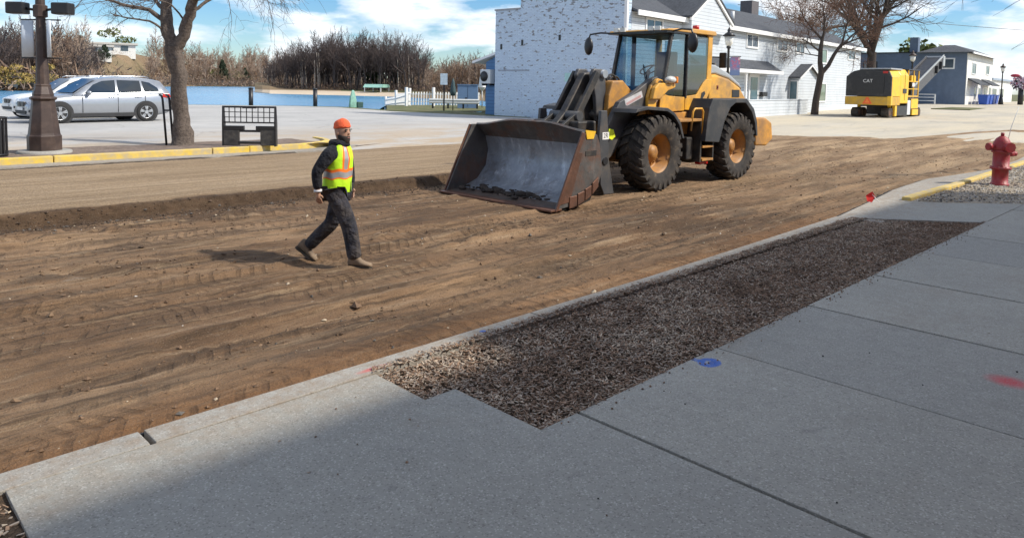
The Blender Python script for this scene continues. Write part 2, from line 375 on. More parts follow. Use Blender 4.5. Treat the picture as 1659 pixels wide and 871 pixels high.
    ph = t.math('MULTIPLY', t.math('ADD', t.math('ADD', X, wob), t.math('ABSOLUTE', t.math('MULTIPLY', t.math('SUBTRACT', t.math('FRACT', t.math('MULTIPLY', Y, 1.7)), 0.5), 0.22))), 2 * pi / 0.14)
    tre = t.math('MULTIPLY', t.math('MULTIPLY', t.ramp(t.math('ADD', t.math('MULTIPLY', t.math('SINE', ph), 0.5), 0.5), [(0.55, 0.0), (0.85, 1.0)]), t.ramp(band, [(0.47, 0.0), (0.53, 1.0)])), t.ramp(t.noise(2.5, 4, 0.7), [(0.40, 0.0), (0.55, 1.0)]))
    tre = t.math('MULTIPLY', tre, t.math('SUBTRACT', 1.0, ms))
    c = t.mix(t.math('MULTIPLY', tre, 0.40), c, (0.055, 0.035, 0.022))
    b = t.bump(tre, -0.015, 0.7); b = t.bump(t.noise(55, 4, 0.7), 0.02, 0.9, b); b = t.bump(t.noise(9, 5, 0.65, vec=t.coord(scale=(0.5, 1, 1))), 0.05, 0.55, b)
    return t.done(c, 0.93, 0, b, 0.2)
DIRT = m_dirt()
def m_paved(name, lo, hi, crack=True, dusty=None, yr=None):
    t = NT(name)
    c = t.ramp(t.noise(0.25, 6, 0.65), [(0.3, lo), (0.7, hi)])
    c = t.mix(t.ramp(t.noise(1.1, 6, 0.7, vec=t.coord(scale=(0.15, 1, 1))), [(0.58, 0.0), (0.72, 0.45)]), c, [l * 0.62 for l in lo])
    if crack:
        vo = t.n('ShaderNodeTexVoronoi', feature='DISTANCE_TO_EDGE'); vo.inputs['Scale'].default_value = 0.22
        dv = t.n('ShaderNodeVectorMath', operation='ADD'); nz = t.n('ShaderNodeTexNoise'); nz.inputs['Scale'].default_value = 0.6; t.lk.new(t.tc.outputs['Object'], nz.inputs['Vector'])
        t.lk.new(t.tc.outputs['Object'], dv.inputs[0]); t.lk.new(nz.outputs['Color'], dv.inputs[1]); t.lk.new(dv.outputs[0], vo.inputs['Vector'])
        c = t.mix(t.ramp(vo.outputs['Distance'], [(0.001, 0.5), (0.006, 0.0)]), c, (0.16, 0.155, 0.15))
    if dusty:
        k = t.ramp(t.noise(0.35, 6, 0.7, vec=t.coord(scale=(0.3, 1, 1), rot=(0, 0, R(-10)))), [(0.4, 0.0), (0.62, 0.75)])
        if yr:
            mr = t.n('ShaderNodeMapRange'); t.lk.new(t.xyz()[1], mr.inputs['Value']); mr.inputs['From Min'].default_value = yr[0]; mr.inputs['From Max'].default_value = yr[1]
            k = t.math('MULTIPLY', mr.outputs[0], t.ramp(t.noise(0.9, 6, 0.75, vec=t.coord(scale=(0.35, 1, 1), rot=(0, 0, R(25)))), [(0.38, 0.0), (0.56, 1.0)]))
        c = t.mix(k, c, dusty)
    c = t.mix(t.ramp(t.noise(80, 2, 0.7), [(0.4, 0.3), (0.55, 0.0)]), c, [l * 0.5 for l in lo])
    return t.done(c, 0.9, 0, t.bump(t.noise(90, 3), 0.006, 0.6), 0.25)
LOT = m_paved('weathered_lot_paving', (0.36, 0.355, 0.345), (0.50, 0.49, 0.47), True, (0.42, 0.32, 0.21), (27, 18.5))
ROAD = m_paved('dusty_asphalt', (0.40, 0.365, 0.30), (0.54, 0.495, 0.41), True, (0.60, 0.52, 0.38))
def m_mulch():
    t = NT('mulch_soil')
    c = t.ramp(t.noise(3.0, 6, 0.7), [(0.3, (0.055, 0.036, 0.024)), (0.5, (0.12, 0.083, 0.055)), (0.7, (0.20, 0.15, 0.105))])
    c = t.mix(t.ramp(t.noise(60, 3, 0.7), [(0.4, 0.7), (0.6, 0.0)]), c, (0.03, 0.02, 0.014))
    return t.done(c, 0.95, 0, t.bump(t.noise(45, 4, 0.7), 0.03, 1.0), 0.2)
MULCH = m_mulch()
CHIPS = [mat('wood_chip_dark', (0.15, 0.095, 0.062), 0.9, var=0.3), mat('wood_chip_brown', (0.27, 0.175, 0.115), 0.9, var=0.3), mat('wood_chip_grey', (0.35, 0.285, 0.225), 0.9, var=0.3), mat('wood_chip_pale', (0.50, 0.41, 0.31), 0.9, var=0.25)]
STONES = [mat('stone_grey', (0.32, 0.295, 0.26), 0.85, var=0.3), mat('stone_tan', (0.42, 0.345, 0.25), 0.85, var=0.3), mat('stone_dark', (0.10, 0.088, 0.075), 0.85, var=0.3), mat('stone_pale', (0.50, 0.47, 0.42), 0.85, var=0.2)]
CRUMB = [mat('asphalt_crumb', (0.035, 0.033, 0.031), 0.85, var=0.4), mat('asphalt_crumb_grey', (0.085, 0.08, 0.073), 0.85, var=0.3)]
YELLOW_PAINT = mat('yellow_kerb_paint', (0.66, 0.46, 0.06), 0.7, var=0.16, sc=3, bump=0.003, dirt=(0.40, 0.34, 0.25), dirt_amt=0.62, dsc=5)
def m_spray(name, col, soft=False):
    t = NT(name); f = t.noise(14, 5, 0.75); g = t.noise(120, 2, 0.7)
    k = t.math('MULTIPLY', t.ramp(f, [(0.28, 0.25), (0.44, 1.0)]), t.ramp(g, [(0.34, 0.4), (0.46, 1.0)]))
    vd = t.n('ShaderNodeVectorMath', operation='DISTANCE'); t.lk.new(t.tc.outputs['Generated'], vd.inputs[0]); vd.inputs[1].default_value = (0.5, 0.5, 0.5)
    if soft: k = t.math('MULTIPLY', k, t.ramp(t.math('ADD', vd.outputs['Value'], t.math('MULTIPLY', t.noise(30, 4, 0.7), 0.3)), [(0.38, 1.0), (0.62, 0.0)]))
    return t.done(t.mix(k, (0.275, 0.275, 0.26), col), 0.8)
BLUE_SPRAY = m_spray('blue_spray_paint', (0.02, 0.13, 0.52)); RED_SPRAY = m_spray('red_spray_paint', (0.62, 0.06, 0.07)); RED_SOFT = m_spray('soft_red_spray', (0.60, 0.07, 0.08), True)
GRASS = mat('grass', (0.075, 0.10, 0.03), 0.95, var=0.4, sc=3, bump=0.03, bsc=30, dirt=(0.20, 0.16, 0.08), dirt_amt=0.6, dsc=0.8)
def m_water():
    t = NT('lake_water')
    b = t.bump(t.noise(0.9, 4, 0.6, vec=t.coord(scale=(1.0, 2.2, 1), rot=(0, 0, R(45)))), 0.16, 0.55)
    c = t.ramp(t.noise(0.02, 4, 0.6), [(0.3, (0.05, 0.22, 0.42)), (0.7, (0.10, 0.33, 0.55))])
    return t.done(c, 0.22, 0, b, 0.45)
WATER = m_water()
SHORE = mat('far_shore_soil', (0.20, 0.135, 0.075), 0.95, var=0.35, sc=0.05, dirt=(0.12, 0.12, 0.05), dirt_amt=0.5, dsc=0.03)
SAND = mat('beach_sand', (0.52, 0.43, 0.32), 0.95, var=0.12, sc=0.1)

# ------------------------------------------------------------------ ground levels
def kerb_edge(x):           # outer (road) edge of the near kerb
    return np.interp(x, [-50, 0, 6, 11, 13.03, 14.92, 17.4, 19.1, 20.8, 24.6, 30, 60], [4.0, 4.0, 4.06, 4.22, 4.46, 4.71, 4.84, 4.62, 4.45, 4.55, 5.0, 9.0])
def z_paved(x, y):
    left = -0.10 + 0.25 * sst(17.5, 22.5, y)
    right = -0.04 + 0.26 * sst(28, 46, x) + 0.30 * sst(46, 95, x) + 0.25 * sst(95, 180, x)
    return left + (right - left) * sst(24, 40, x)
RUTS = [(4.9, 0.010, 0.26), (5.75, 0.006, 0.24), (6.5, -0.01, 0.30), (7.55, 0.004, 0.28), (8.35, -0.015, 0.30), (9.3, 0.0, 0.3), (10.35, 0.01, 0.3), (10.95, -0.004, 0.26)]
MOUNDS = [(3.0, 8.4, 0.9, 0.28, 0.07), (5.9, 8.3, 0.8, 0.35, 0.09), (6.7, 7.3, 0.7, 0.25, 0.08), (2.0, 8.9, 1.2, 0.3, 0.06), (7.6, 7.6, 0.9, 0.3, 0.07), (0.8, 10.6, 1.2, 0.45, 0.10), (2.6, 10.9, 1.4, 0.4, 0.11), (5.0, 10.9, 1.0, 0.4, 0.07), (9.5, 6.4, 1.4, 0.25, 0.05), (17.5, 7.2, 1.6, 0.3, 0.08), (20.5, 8.0, 1.8, 0.4, 0.10), (24, 10, 2.2, 0.5, 0.12), (19.5, 13.2, 2.5, 0.4, 0.1), (23, 6.3, 1.6, 0.3, 0.08)]
def z_dirt(x, y):
    k = kerb_edge(x)
    z = -0.09 - 0.17 * sst(0.15, 1.7, y - k)
    bank = 12.0 + 0.30 * fbm(x * 0.55, y * 0.12, 3, 4) + 0.07 * fbm(x * 3.1, y * 0.5, 8, 3)
    up = sst(-0.09, 0.09, y - bank) * (1 - sst(15, 21, x))
    z = z + (-0.075 - z) * up
    far = sst(19, 30, x)
    z = z + (-0.02 - z) * far
    rough = (1 - up * 0.85)
    z = z + rough * (0.022 * fbm(x * 0.35, y * 1.0, 7, 4) + 0.016 * fbm(x * 1.2, y * 4.5, 11, 4) + 0.020 * fbm(x * 7, y * 9, 13, 3))
    z = z + up * 0.006 * np.sin(y * 2 * pi / 0.19 + 1.3 * fbm(x * 0.4, y, 5, 2)) + up * 0.006 * fbm(x * 6, y * 6, 19, 3)
    for i, (y0, sl, w) in enumerate(RUTS):
        d = y - (y0 + sl * x + 0.25 * fbm(x * 0.18, x * 0.02 + i, 31 + i, 2)); g = np.exp(-(d / w) ** 4)
        on = sst(-0.12, 0.12, vnoise(x * 0.22 + i * 3, x * 0 + i, 41))
        z = z - rough * g * 0.030 * on * (1 - 0.6 * far) + rough * g * on * 0.020 * np.clip(0.35 + 1.6 * vnoise(x * 1.3, y * 2.2, 87), 0, 1) * np.sin(2 * pi * (x + 0.25 * np.abs(d) + 0.05 * vnoise(x * 4, y * 4, 88)) / 0.15) + rough * on * 0.030 * np.exp(-((np.abs(d) - w * 1.15) / 0.07) ** 2)
    for (mx, my, rx, ry, hh) in MOUNDS:
        e = np.exp(-((x - mx) / rx) ** 2 - ((y - my) / ry) ** 2); z = z + hh * e * (0.7 + 1.2 * vnoise(x * 5, y * 5, 61))
    return z
def limit_dirt(x, y):       # far ragged end: dips under the paving
    z = z_dirt(x, y)
    e = np.interp(y, [4, 7.8, 9.2, 10.5, 12, 14.4, 18.1], [46, 43, 38, 33.5, 32.5, 30, 22]) + 2.2 * fbm(x * 0.25, y * 0.6, 71, 4)
    t = sst(-2.5, 1.5, x - e)
    z = z + (np.maximum(z, z_paved(x, y) + 0.03) - z) * sst(-6, -2, x - e)
    return z + (z_paved(x, y) - 0.09 - z) * t
def spans(*parts):
    out = []
    for a, b, s in parts: out.append(np.arange(a, b, s))
    out.append(np.array([parts[-1][1]])); return np.concatenate(out)
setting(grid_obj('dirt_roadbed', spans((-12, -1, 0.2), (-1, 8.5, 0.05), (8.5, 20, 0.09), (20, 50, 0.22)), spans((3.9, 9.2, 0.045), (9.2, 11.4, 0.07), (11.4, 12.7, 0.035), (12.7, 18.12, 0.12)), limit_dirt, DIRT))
# paved road beyond the works: starts where the dirt lies above it
def road_z(x, y): return z_paved(x, y) - 0.004
rb = MB()
xs = list(np.arange(29, 60, 1.0)) + list(np.arange(60, 240, 6.0))
ys = list(np.arange(-4, 27, 0.75))
for i in range(len(xs) - 1):
    for j in range(len(ys) - 1):
        x0, x1, y0, y1 = xs[i], xs[i + 1], ys[j], ys[j + 1]
        rb.add([(x, y, float(z_paved(x, y)) - 0.004 - (0.2 if x < 31 and y < 13 else 0)) for x, y in ((x0, y0), (x1, y0), (x1, y1), (x0, y1))], [(0, 1, 2, 3)], 0, True)
setting(rb.build('asphalt_road', ROAD))
# parking lot by the lake
LOTEDGE = ([17.9, 21.9, 22.0, 30, 34, 38, 45, 48, 52, 56, 57, 60, 66], [29, 29, 29.6, 28.4, 27.4, 26.6, 27.3, 25.2, 19.6, 14.2, 9.5, -5, -40])
lb = MB(); ys = list(np.arange(17.9, 66, 0.8))
for j in range(len(ys) - 1):
    r0 = float(np.interp(ys[j], *LOTEDGE)); r1 = float(np.interp(ys[j + 1], *LOTEDGE)); n = 40
    for i in range(n):
        def P(t, y, r):
            lo = 10.6 if y < 20.8 else -60
            x = lo + (r - lo) * t; return (x, y, float(z_paved(x, y)))
        lb.add([P(i / n, ys[j], r0), P((i + 1) / n, ys[j], r0), P((i + 1) / n, ys[j + 1], r1), P(i / n, ys[j + 1], r1)], [(0, 1, 2, 3)], 0, True)
setting(lb.build('parking_lot', LOT))
# grassy bank between the lot and the water
gb = MB(); ys = list(np.arange(28, 66, 1.0))
for j in range(len(ys) - 1):
    for i, (t0, t1) in enumerate(((-0.6, 0.3), (0.3, 1.0), (1.0, 1.6))):
        def P(t, y):
            w = float(np.interp(y, [28, 36, 40, 66], [12, 10, 1.6, 1.6])); x = float(np.interp(y, *LOTEDGE)) + 0.02
            z = 0.145 if t < 0 else (0.17 - 0.04 * t if t < 0.5 else (-0.3 if t < 1.2 else -1.5))
            if t < 0: return (x - 0.25, y, 0.12)
            return (x + t * w, y, z)
        gb.add([P(t0, ys[j]), P(t1, ys[j]), P(t1, ys[j + 1]), P(t0, ys[j + 1])], [(0, 1, 2, 3)], 0, True)
for (P0, P1, Q0, Q1) in (((26.6, 38.3, .155), (33.5, 33.0, .16), (31.6, 45.5, .12), (37.0, 38.6, .14)), ((31.6, 45.5, .12), (37.0, 38.6, .14), (37.4, 53.8, -.05), (42.0, 46.5, .1)), ((37.4, 53.8, -.05), (42.0, 46.5, .1), (43.2, 63.0, -.6), (52, 58, -.2)), ((43.2, 63.0, -.6), (52, 58, -.2), (47, 70, -1.5), (60, 66, -1.5))):
    gb.add([P0, P1, Q1, Q0], [(0, 1, 2, 3)], 0, True)
setting(gb.build('grass_bank', GRASS))
tg = MB(); tg.add([(29.6, 22.3, 0.05), (46, 22.5, 0.05), (46, -300, -0.3), (2500, -300, -0.3), (2500, 900, 0.0), (300, 240, 0.1), (110, 120, 0.1), (60, 60, 0.05), (30, 34, 0.02)], [tuple(range(9))])
setting(tg.build('town_ground', GRASS))
nb = MB(); nb.add([(-80, -60, -0.12), (46, -60, -0.12), (46, 3.0, -0.12), (-80, 3.0, -0.12)], [(0, 1, 2, 3)]); setting(nb.build('near_ground', MULCH))
wb = MB(); wb.add([(-900, 20, -1.2), (28, 20, -1.2), (28, 34, -1.2), (60, 62, -1.2), (400, 420, -1.2), (400, 900, -1.2), (-900, 900, -1.2)], [tuple(range(7))]); setting(wb.build('lake_water', WATER))
bb = MB(); bb.add([(-4000, -4000, -4), (4000, -4000, -4), (4000, 4000, -4), (-4000, 4000, -4)], [(0, 1, 2, 3)]); setting(bb.build('ground', SHORE))

# ------------------------------------------------------------------ sidewalk, kerbs, beds
rnd = random.Random(5)
sw = MB(); g = 0.012
def slab(poly, z=0.0, th=0.13):
    zz = z + rnd.uniform(-0.003, 0.003); sw.prism(poly, 'z', zz - th, zz)
J = [3.11 + 1.535 * k for k in range(-6, -1)] + [3.11 + 1.535 * k for k in range(0, 20)]
for k in range(len(J) - 1):
    x0, x1 = J[k] + g, J[k + 1] - g
    if J[k] < 3.0 < J[k + 1]: slab([(x0, -1.46), (x1, -1.46), (x1, 2.58), (2.80, 2.58), (2.80, 3.30), (2.57, 3.30), (2.57, 3.815), (0.60, 3.815), (0.60, 2.58), (x0, 2.58)])
    else: slab([(x0, -1.46), (x1, -1.46), (x1, 2.58), (x0, 2.58)])
slab([(12.15, 2.587), (14.75, 2.587), (13.75, 3.5), (13.45, 4.05), (11.05, 4.05), (11.05, 3.93)])
setting(sw.build('sidewalk', CONC, bevel=0.003))
jb = MB(); jb.add([(-7, -1.5, -0.03), (34, -1.5, -0.03), (34, 2.59, -0.03), (-7, 2.59, -0.03)], [(0, 1, 2, 3)]); setting(jb.build('joint_filler', mat('joint_dirt', (0.035, 0.03, 0.025), 0.95)))
def strip(mb, path, w0, w1, z0, z1, mi=0):
    n = len(path); L = []; Q = []
    for i in range(n):
        a = Vector(path[max(i - 1, 0)]); b = Vector(path[min(i + 1, n - 1)]); d = (b - a).normalized(); nn = Vector((-d.y, d.x)); p = Vector(path[i])
        L.append(p + nn * w0); Q.append(p + nn * w1)
    for i in range(n - 1):
        vs = [(*L[i], z0), (*L[i + 1], z0), (*Q[i + 1], z0), (*Q[i], z0), (*L[i], z1), (*L[i + 1], z1), (*Q[i + 1], z1), (*Q[i], z1)]
        fs = [(4, 5, 6, 7), (0, 1, 5, 4), (2, 3, 7, 6)]
        if i == 0: fs.append((3, 0, 4, 7))
        if i == n - 2: fs.append((1, 2, 6, 5))
        mb.add(vs, fs, mi)
kb = MB()
for a, b in ((-9, -4.6), (-4.59, -1.8), (-1.79, 1.218), (1.246, 4.22), (4.232, 7.2), (7.212, 10.95)):
    xs = np.linspace(a, b, 6)
    strip(kb, [(x, float(kerb_edge(x))) for x in xs], -0.18, 0.0, -0.35, 0.0)
xs = np.concatenate([np.linspace(10.97, 30, 60)])
strip(kb, [(x, float(kerb_edge(x))) for x in xs], -0.62, 0.0, -0.35, -0.012)
setting(kb.build('kerb', CONC_OLD, bevel=0.005))
yk = MB(); strip(yk, [(13.6, 4.13), (14.32, 4.14), (16.64, 4.12), (19.95, 4.18), (24.3, 4.3), (30, 4.4)], -0.13, 0.02, -0.1, 0.05); setting(yk.build('yellow_kerb', YELLOW_PAINT, bevel=0.02))
def bed(name, poly, z, m, sub=0.08):
    xs = np.arange(min(p[0] for p in poly), max(p[0] for p in poly) + sub, sub); ys = np.arange(min(p[1] for p in poly), max(p[1] for p in poly) + sub, sub)
    return setting(grid_obj(name, xs, ys, lambda X, Y: z + 0.03 * fbm(X * 2.2, Y * 2.2, 5, 4) + 0.012 * fbm(X * 11, Y * 11, 9, 2), m))
bed('mulch_bed', [(2.2, 2.5), (12.2, 4.0)], -0.045, MULCH)
bed('mulch_bed_by_the_step', [(-6, 2.5), (0.7, 3.9)], -0.03, MULCH)
bed('gravel_bed', [(13.4, 2.55), (31, 4.2)], -0.02, mat('gravel_soil', (0.33, 0.28, 0.21), 0.95, var=0.3, sc=20, bump=0.02, bsc=60))
def inside(px, py, poly):
    r = np.zeros(len(px), bool); n = len(poly)
    for i in range(n):
        x0, y0 = poly[i]; x1, y1 = poly[(i + 1) % n]
        c = ((y0 > py) != (y1 > py)) & (px < (x1 - x0) * (py - y0) / (y1 - y0 + 1e-12) + x0); r ^= c
    return r
rng = np.random.default_rng(4)
def chips(name, n, poly, zf, mats, w, L, label, cat):
    x = rng.uniform(min(p[0] for p in poly), max(p[0] for p in poly), n); y = rng.uniform(min(p[1] for p in poly), max(p[1] for p in poly), n)
    k = inside(x, y, poly); x = x[k]; y = y[k]; n = len(x)
    ln = rng.uniform(L[0], L[1], n) * rng.uniform(0.5, 1, n); wd = rng.uniform(w[0], w[1], n); th = wd * rng.uniform(0.2, 0.5, n)
    a = rng.uniform(0, 2 * pi, n); pt = rng.normal(0, 0.30, n)
    dx = np.stack([np.cos(a) * np.cos(pt), np.sin(a) * np.cos(pt), np.sin(pt)], 1); dy = np.stack([-np.sin(a), np.cos(a), 0 * a], 1); dz = np.cross(dx, dy)
    c = np.stack([x, y, np.maximum(zf(x, y), -0.03) + 0.02 * np.maximum(0, fbm(x * 2.5, y * 2.5, 95, 3)) + rng.uniform(0.0, 0.02, n) + np.where((y > 3.83) | (y < 2.59), 0.028, 0)], 1); V = []
    for sx in (-1, 1):
        for sy in (-1, 1):
            for sz in (-1, 1): V.append(c + dx * (sx * ln / 2)[:, None] + dy * (sy * wd / 2 * (1 if sx < 0 else rng.uniform(0.3, 1, n)))[:, None] + dz * (sz * th / 2)[:, None])
    V = np.stack(V, 1).reshape(-1, 3); q = np.array([(0, 1, 3, 2), (4, 6, 7, 5), (0, 4, 5, 1), (2, 3, 7, 6), (0, 2, 6, 4), (1, 5, 7, 3)])
    F = (np.arange(n)[:, None, None] * 8 + q[None]).reshape(-1, 4); u = rng.uniform(0, 1, n) + 0.45 * fbm(x * 1.1, y * 1.6, 91, 4) + 0.25 * fbm(x * 5, y * 5, 93, 2); mi = np.repeat(np.digitize(u, [0.24, 0.60, 0.95]), 6)
    return stuff(soup(name, V, F, mats, mi), label, cat)
def stones(name, x, y, z, s, mats, p, label, cat):
    n = len(x); base = np.array([(1, 0, 0), (-1, 0, 0), (0, 1, 0), (0, -1, 0), (0, 0, 1), (0, 0, -1), ]) * 1.0
    V = base[None] * s[:, None, None] * rng.uniform(0.55, 1.15, (n, 6, 1)) + rng.normal(0, 0.18, (n, 6, 3)) * s[:, None, None]; V[:, :, 2] *= 0.7
    a = rng.uniform(0, 2 * pi, n); ca, sa = np.cos(a)[:, None], np.sin(a)[:, None]
    X = V[:, :, 0] * ca - V[:, :, 1] * sa; Y = V[:, :, 0] * sa + V[:, :, 1] * ca
    V = np.stack([X + x[:, None], Y + y[:, None], V[:, :, 2] + z[:, None]], 2).reshape(-1, 3)
    t = np.array([(0, 2, 4), (2, 1, 4), (1, 3, 4), (3, 0, 4), (2, 0, 5), (1, 2, 5), (3, 1, 5), (0, 3, 5)])
    F = (np.arange(n)[:, None, None] * 6 + t[None]).reshape(-1, 3)
    return stuff(soup(name, V, F, mats, np.repeat(rng.choice(len(mats), n, p=p), 8)), label, cat)
zb = lambda X, Y: -0.045 + 0.03 * fbm(X * 2.2, Y * 2.2, 5, 4)
chips('wood_chips', 62000, [(2.57, 3.86), (2.57, 3.29), (2.79, 3.27), (2.80, 2.58), (12.15, 2.58), (11.05, 3.9), (11, 4.02), (2.6, 3.90)], zb, CHIPS, (0.003, 0.012), (0.012, 0.055), 'shredded brown wood chips filling the bed between kerb and walkway', 'wood chips')
chips('wood_chip', 2600, [(-2, 2.6), (0.59, 2.6), (0.59, 3.81), (-2, 3.81)], zb, CHIPS, (0.005, 0.016), (0.02, 0.07), 'dark wood chips in the bed corner at the left end of the sidewalk', 'wood chips')
n = 260; x = np.concatenate([rng.uniform(2.9, 12, n), rng.uniform(2.6, 11, n), rng.uniform(1.5, 2.9, 14)]); y = np.concatenate([2.58 - np.abs(rng.normal(0, 0.07, n)), 3.86 + np.abs(rng.normal(0, 0.05, n)), rng.uniform(2.7, 3.6, 14)]); k = y < 3.99; x, y = x[k], y[k]
stones('stray_bits', x, y, np.full(len(x), 0.006), rng.uniform(0.004, 0.012, len(x)), CHIPS[:3], [0.4, 0.4, 0.2], 'stray chips and crumbs scattered along the edges of the concrete', 'debris')
n = 26; x = rng.uniform(0.8, 8, n); y = rng.uniform(0.6, 3.4, n); k = (y < 2.55) | (x < 2.5); x, y = x[k], y[k]
stones('dark_crumbs', x, y, np.full(len(x), 0.005), rng.uniform(0.003, 0.010, len(x)), [CRUMB[0], CHIPS[0]], [0.6, 0.4], 'small dark crumbs dropped on the concrete sidewalk', 'debris')
n = 9000; x = rng.uniform(13.6, 27, n); y = rng.uniform(2.62, 4.1, n); k = y > 4.1 - 0.9 * (x - 13.4) * 1.7 ; x, y = x[k | (x > 14.9)], y[k | (x > 14.9)]; k = ~((x < 14.8) & (y < 2.6 + (14.85 - x) * 1.2)); x, y = x[k], y[k]
stones('gravel', x, y, np.full(len(x), -0.01), rng.uniform(0.010, 0.032, len(x)), STONES, [0.35, 0.35, 0.15, 0.15], 'grey and tan gravel around the red hydrant', 'gravel')
# broken asphalt edge left along the kerb
n = 15000; x = rng.uniform(-4, 22, n) ** 1.0; y = kerb_edge(x) + np.abs(rng.normal(0, 0.055, n)) + 0.005; s = rng.uniform(0.006, 0.02, n)
z = -0.035 - 0.5 * (y - kerb_edge(x)) + rng.uniform(-0.01, 0.015, n)
stones('asphalt_crumbs', x, y, z, s, CRUMB, [0.75, 0.25], 'crumbled black asphalt edge along the near kerb', 'asphalt crumbs')
ae = MB(); xs = np.arange(-9, 24, 0.06)
for i in range(len(xs) - 1):
    def wd(x): return 0.085 + 0.05 * float(fbm(x * 3.0, 0.3, 77, 3))
    a, b = float(xs[i]), float(xs[i + 1]); ka, kb2 = float(kerb_edge(a)), float(kerb_edge(b))
    ae.add([(a, ka + 0.002, -0.03), (b, kb2 + 0.002, -0.03), (b, kb2 + wd(b), -0.055), (a, ka + wd(a), -0.055), (b, kb2 + wd(b) + 0.05, -0.16), (a, ka + wd(a) + 0.05, -0.16)], [(0, 1, 2, 3), (3, 2, 4, 5)], 0, True)
setting(ae.build('asphalt_edge', mat('old_asphalt', (0.04, 0.038, 0.036), 0.9, var=0.4, sc=30, bump=0.02, bsc=60)))
# loose stones and clods on the dirt
n = 5200; x = rng.uniform(-2, 30, n) ** 1.0; y = rng.uniform(4.15, 11.9, n); s = rng.gamma(1.4, 0.0055, n) + 0.003
stones('clods', x, y, z_dirt(x, y) + s * 0.3, s, [mat('clod_brown', (0.16, 0.10, 0.06), 0.95, var=0.3), STONES[1], STONES[2], STONES[3]], [0.70, 0.16, 0.12, 0.02], 'loose clods and pebbles strewn over the brown dirt roadbed', 'clods')
cxs = []; cys = []
for (mx, my, rx, ry, hh) in MOUNDS + [(4.9, 9.9, 1.5, 0.3, 0), (1.5, 7.0, 1.2, 0.3, 0), (8.3, 5.6, 1.5, 0.25, 0), (3.2, 5.5, 1.0, 0.2, 0), (-0.2, 8.2, 1.2, 0.4, 0)]:
    k = 200; cxs.append(rng.normal(mx, rx * 0.9, k)); cys.append(rng.normal(my, ry * 0.9, k))
x = np.concatenate(cxs); y = np.clip(np.concatenate(cys), 4.2, 14); s = rng.gamma(1.4, 0.0055, len(x)) + 0.003
stones('mound_clods', x, y, z_dirt(x, y) + s * 0.2, s, [mat('clod_damp', (0.10, 0.062, 0.036), 0.95, var=0.35), mat('clod_dry', (0.19, 0.125, 0.075), 0.95, var=0.3)], [0.6, 0.4], 'clumps of crumbled soil heaped in rough patches on the dirt roadbed', 'clods')
n = 5000; x = rng.uniform(-2, 16, n); y = 12.0 + 0.30 * fbm(x * 0.55, 1.4, 3, 4) + rng.normal(-0.22, 0.15, n); s = rng.gamma(1.6, 0.006, n) + 0.005
stones('bank_clods', x, y, z_dirt(x, y) + s * 0.2, s, [mat('clod_dark', (0.07, 0.045, 0.028), 0.95, var=0.35), STONES[2]], [0.9, 0.1], 'dark clods fallen along the cut bank across the street', 'clods')

# far side of the street: gutter pan, yellow kerb, mulch strip
FK = [(-60, 18.7), (-20, 18.7), (0, 18.7), (4, 18.7), (8.5, 18.72), (10.2, 18.8), (11.0, 19.08), (11.55, 19.6), (11.85, 20.3), (11.9, 21.0)]
fg = MB(); strip(fg, [(-60, 18.4), (0, 18.4), (8.5, 18.4), (10.4, 18.45), (11.6, 18.9), (12.3, 19.6), (12.5, 20.5)], -0.3, 0.32, -0.3, -0.03); setting(fg.build('gutter_pan', CONC_OLD))
fd = MB(); xs = np.arange(-12, 17, 0.15)
for i in range(len(xs) - 1):
    a, b = float(xs[i]), float(xs[i + 1]); f = lambda x: 18.085 + 0.03 * float(fbm(x * 2, 3.3, 21, 3)) - (0.0 if x < 10 else 0) + (max(0, x - 9.5) * 0.30)
    fd.add([(a, f(a) + 0.03, -0.028), (b, f(b) + 0.03, -0.028), (b, f(b) - 0.06, -0.16), (a, f(a) - 0.06, -0.16)], [(0, 1, 2, 3)], 0, True)
setting(fd.build('cut_asphalt_edge', mat('cut_asphalt', (0.075, 0.06, 0.048), 0.9, var=0.5, sc=5, bump=0.02, bsc=30)))
fk = MB()
def seg_path(a, b):
    return [(x, 18.7) for x in (a, b)]
for a, b in ((-60, -30), (-29.98, -8), (-7.98, -2), (-1.98, 1.0), (1.02, 4.05), (4.07, 7.6), (7.62, 8.6)): strip(fk, seg_path(a, b), 0, 0.17, -0.1, 0.12)
strip(fk, [(8.62, 18.72), (10.2, 18.8), (11.0, 19.08), (11.55, 19.6), (11.85, 20.3), (11.9, 21.0)], 0, 0.17, -0.1, 0.12)
setting(fk.build('far_kerb', YELLOW_PAINT, bevel=0.02))
setting(grid_obj('tree_strip', np.arange(-40, 11.7, 0.2), np.arange(18.85, 21.05, 0.1), lambda X, Y: 0.105 + 0.02 * fbm(X * 2, Y * 2, 3, 3) - 0.08 * sst(10.8, 11.6, X) , mat('strip_mulch', (0.22, 0.165, 0.13), 0.95, var=0.4, sc=12, bump=0.03, bsc=40, dirt=(0.10, 0.07, 0.05), dirt_amt=0.5, dsc=2)))


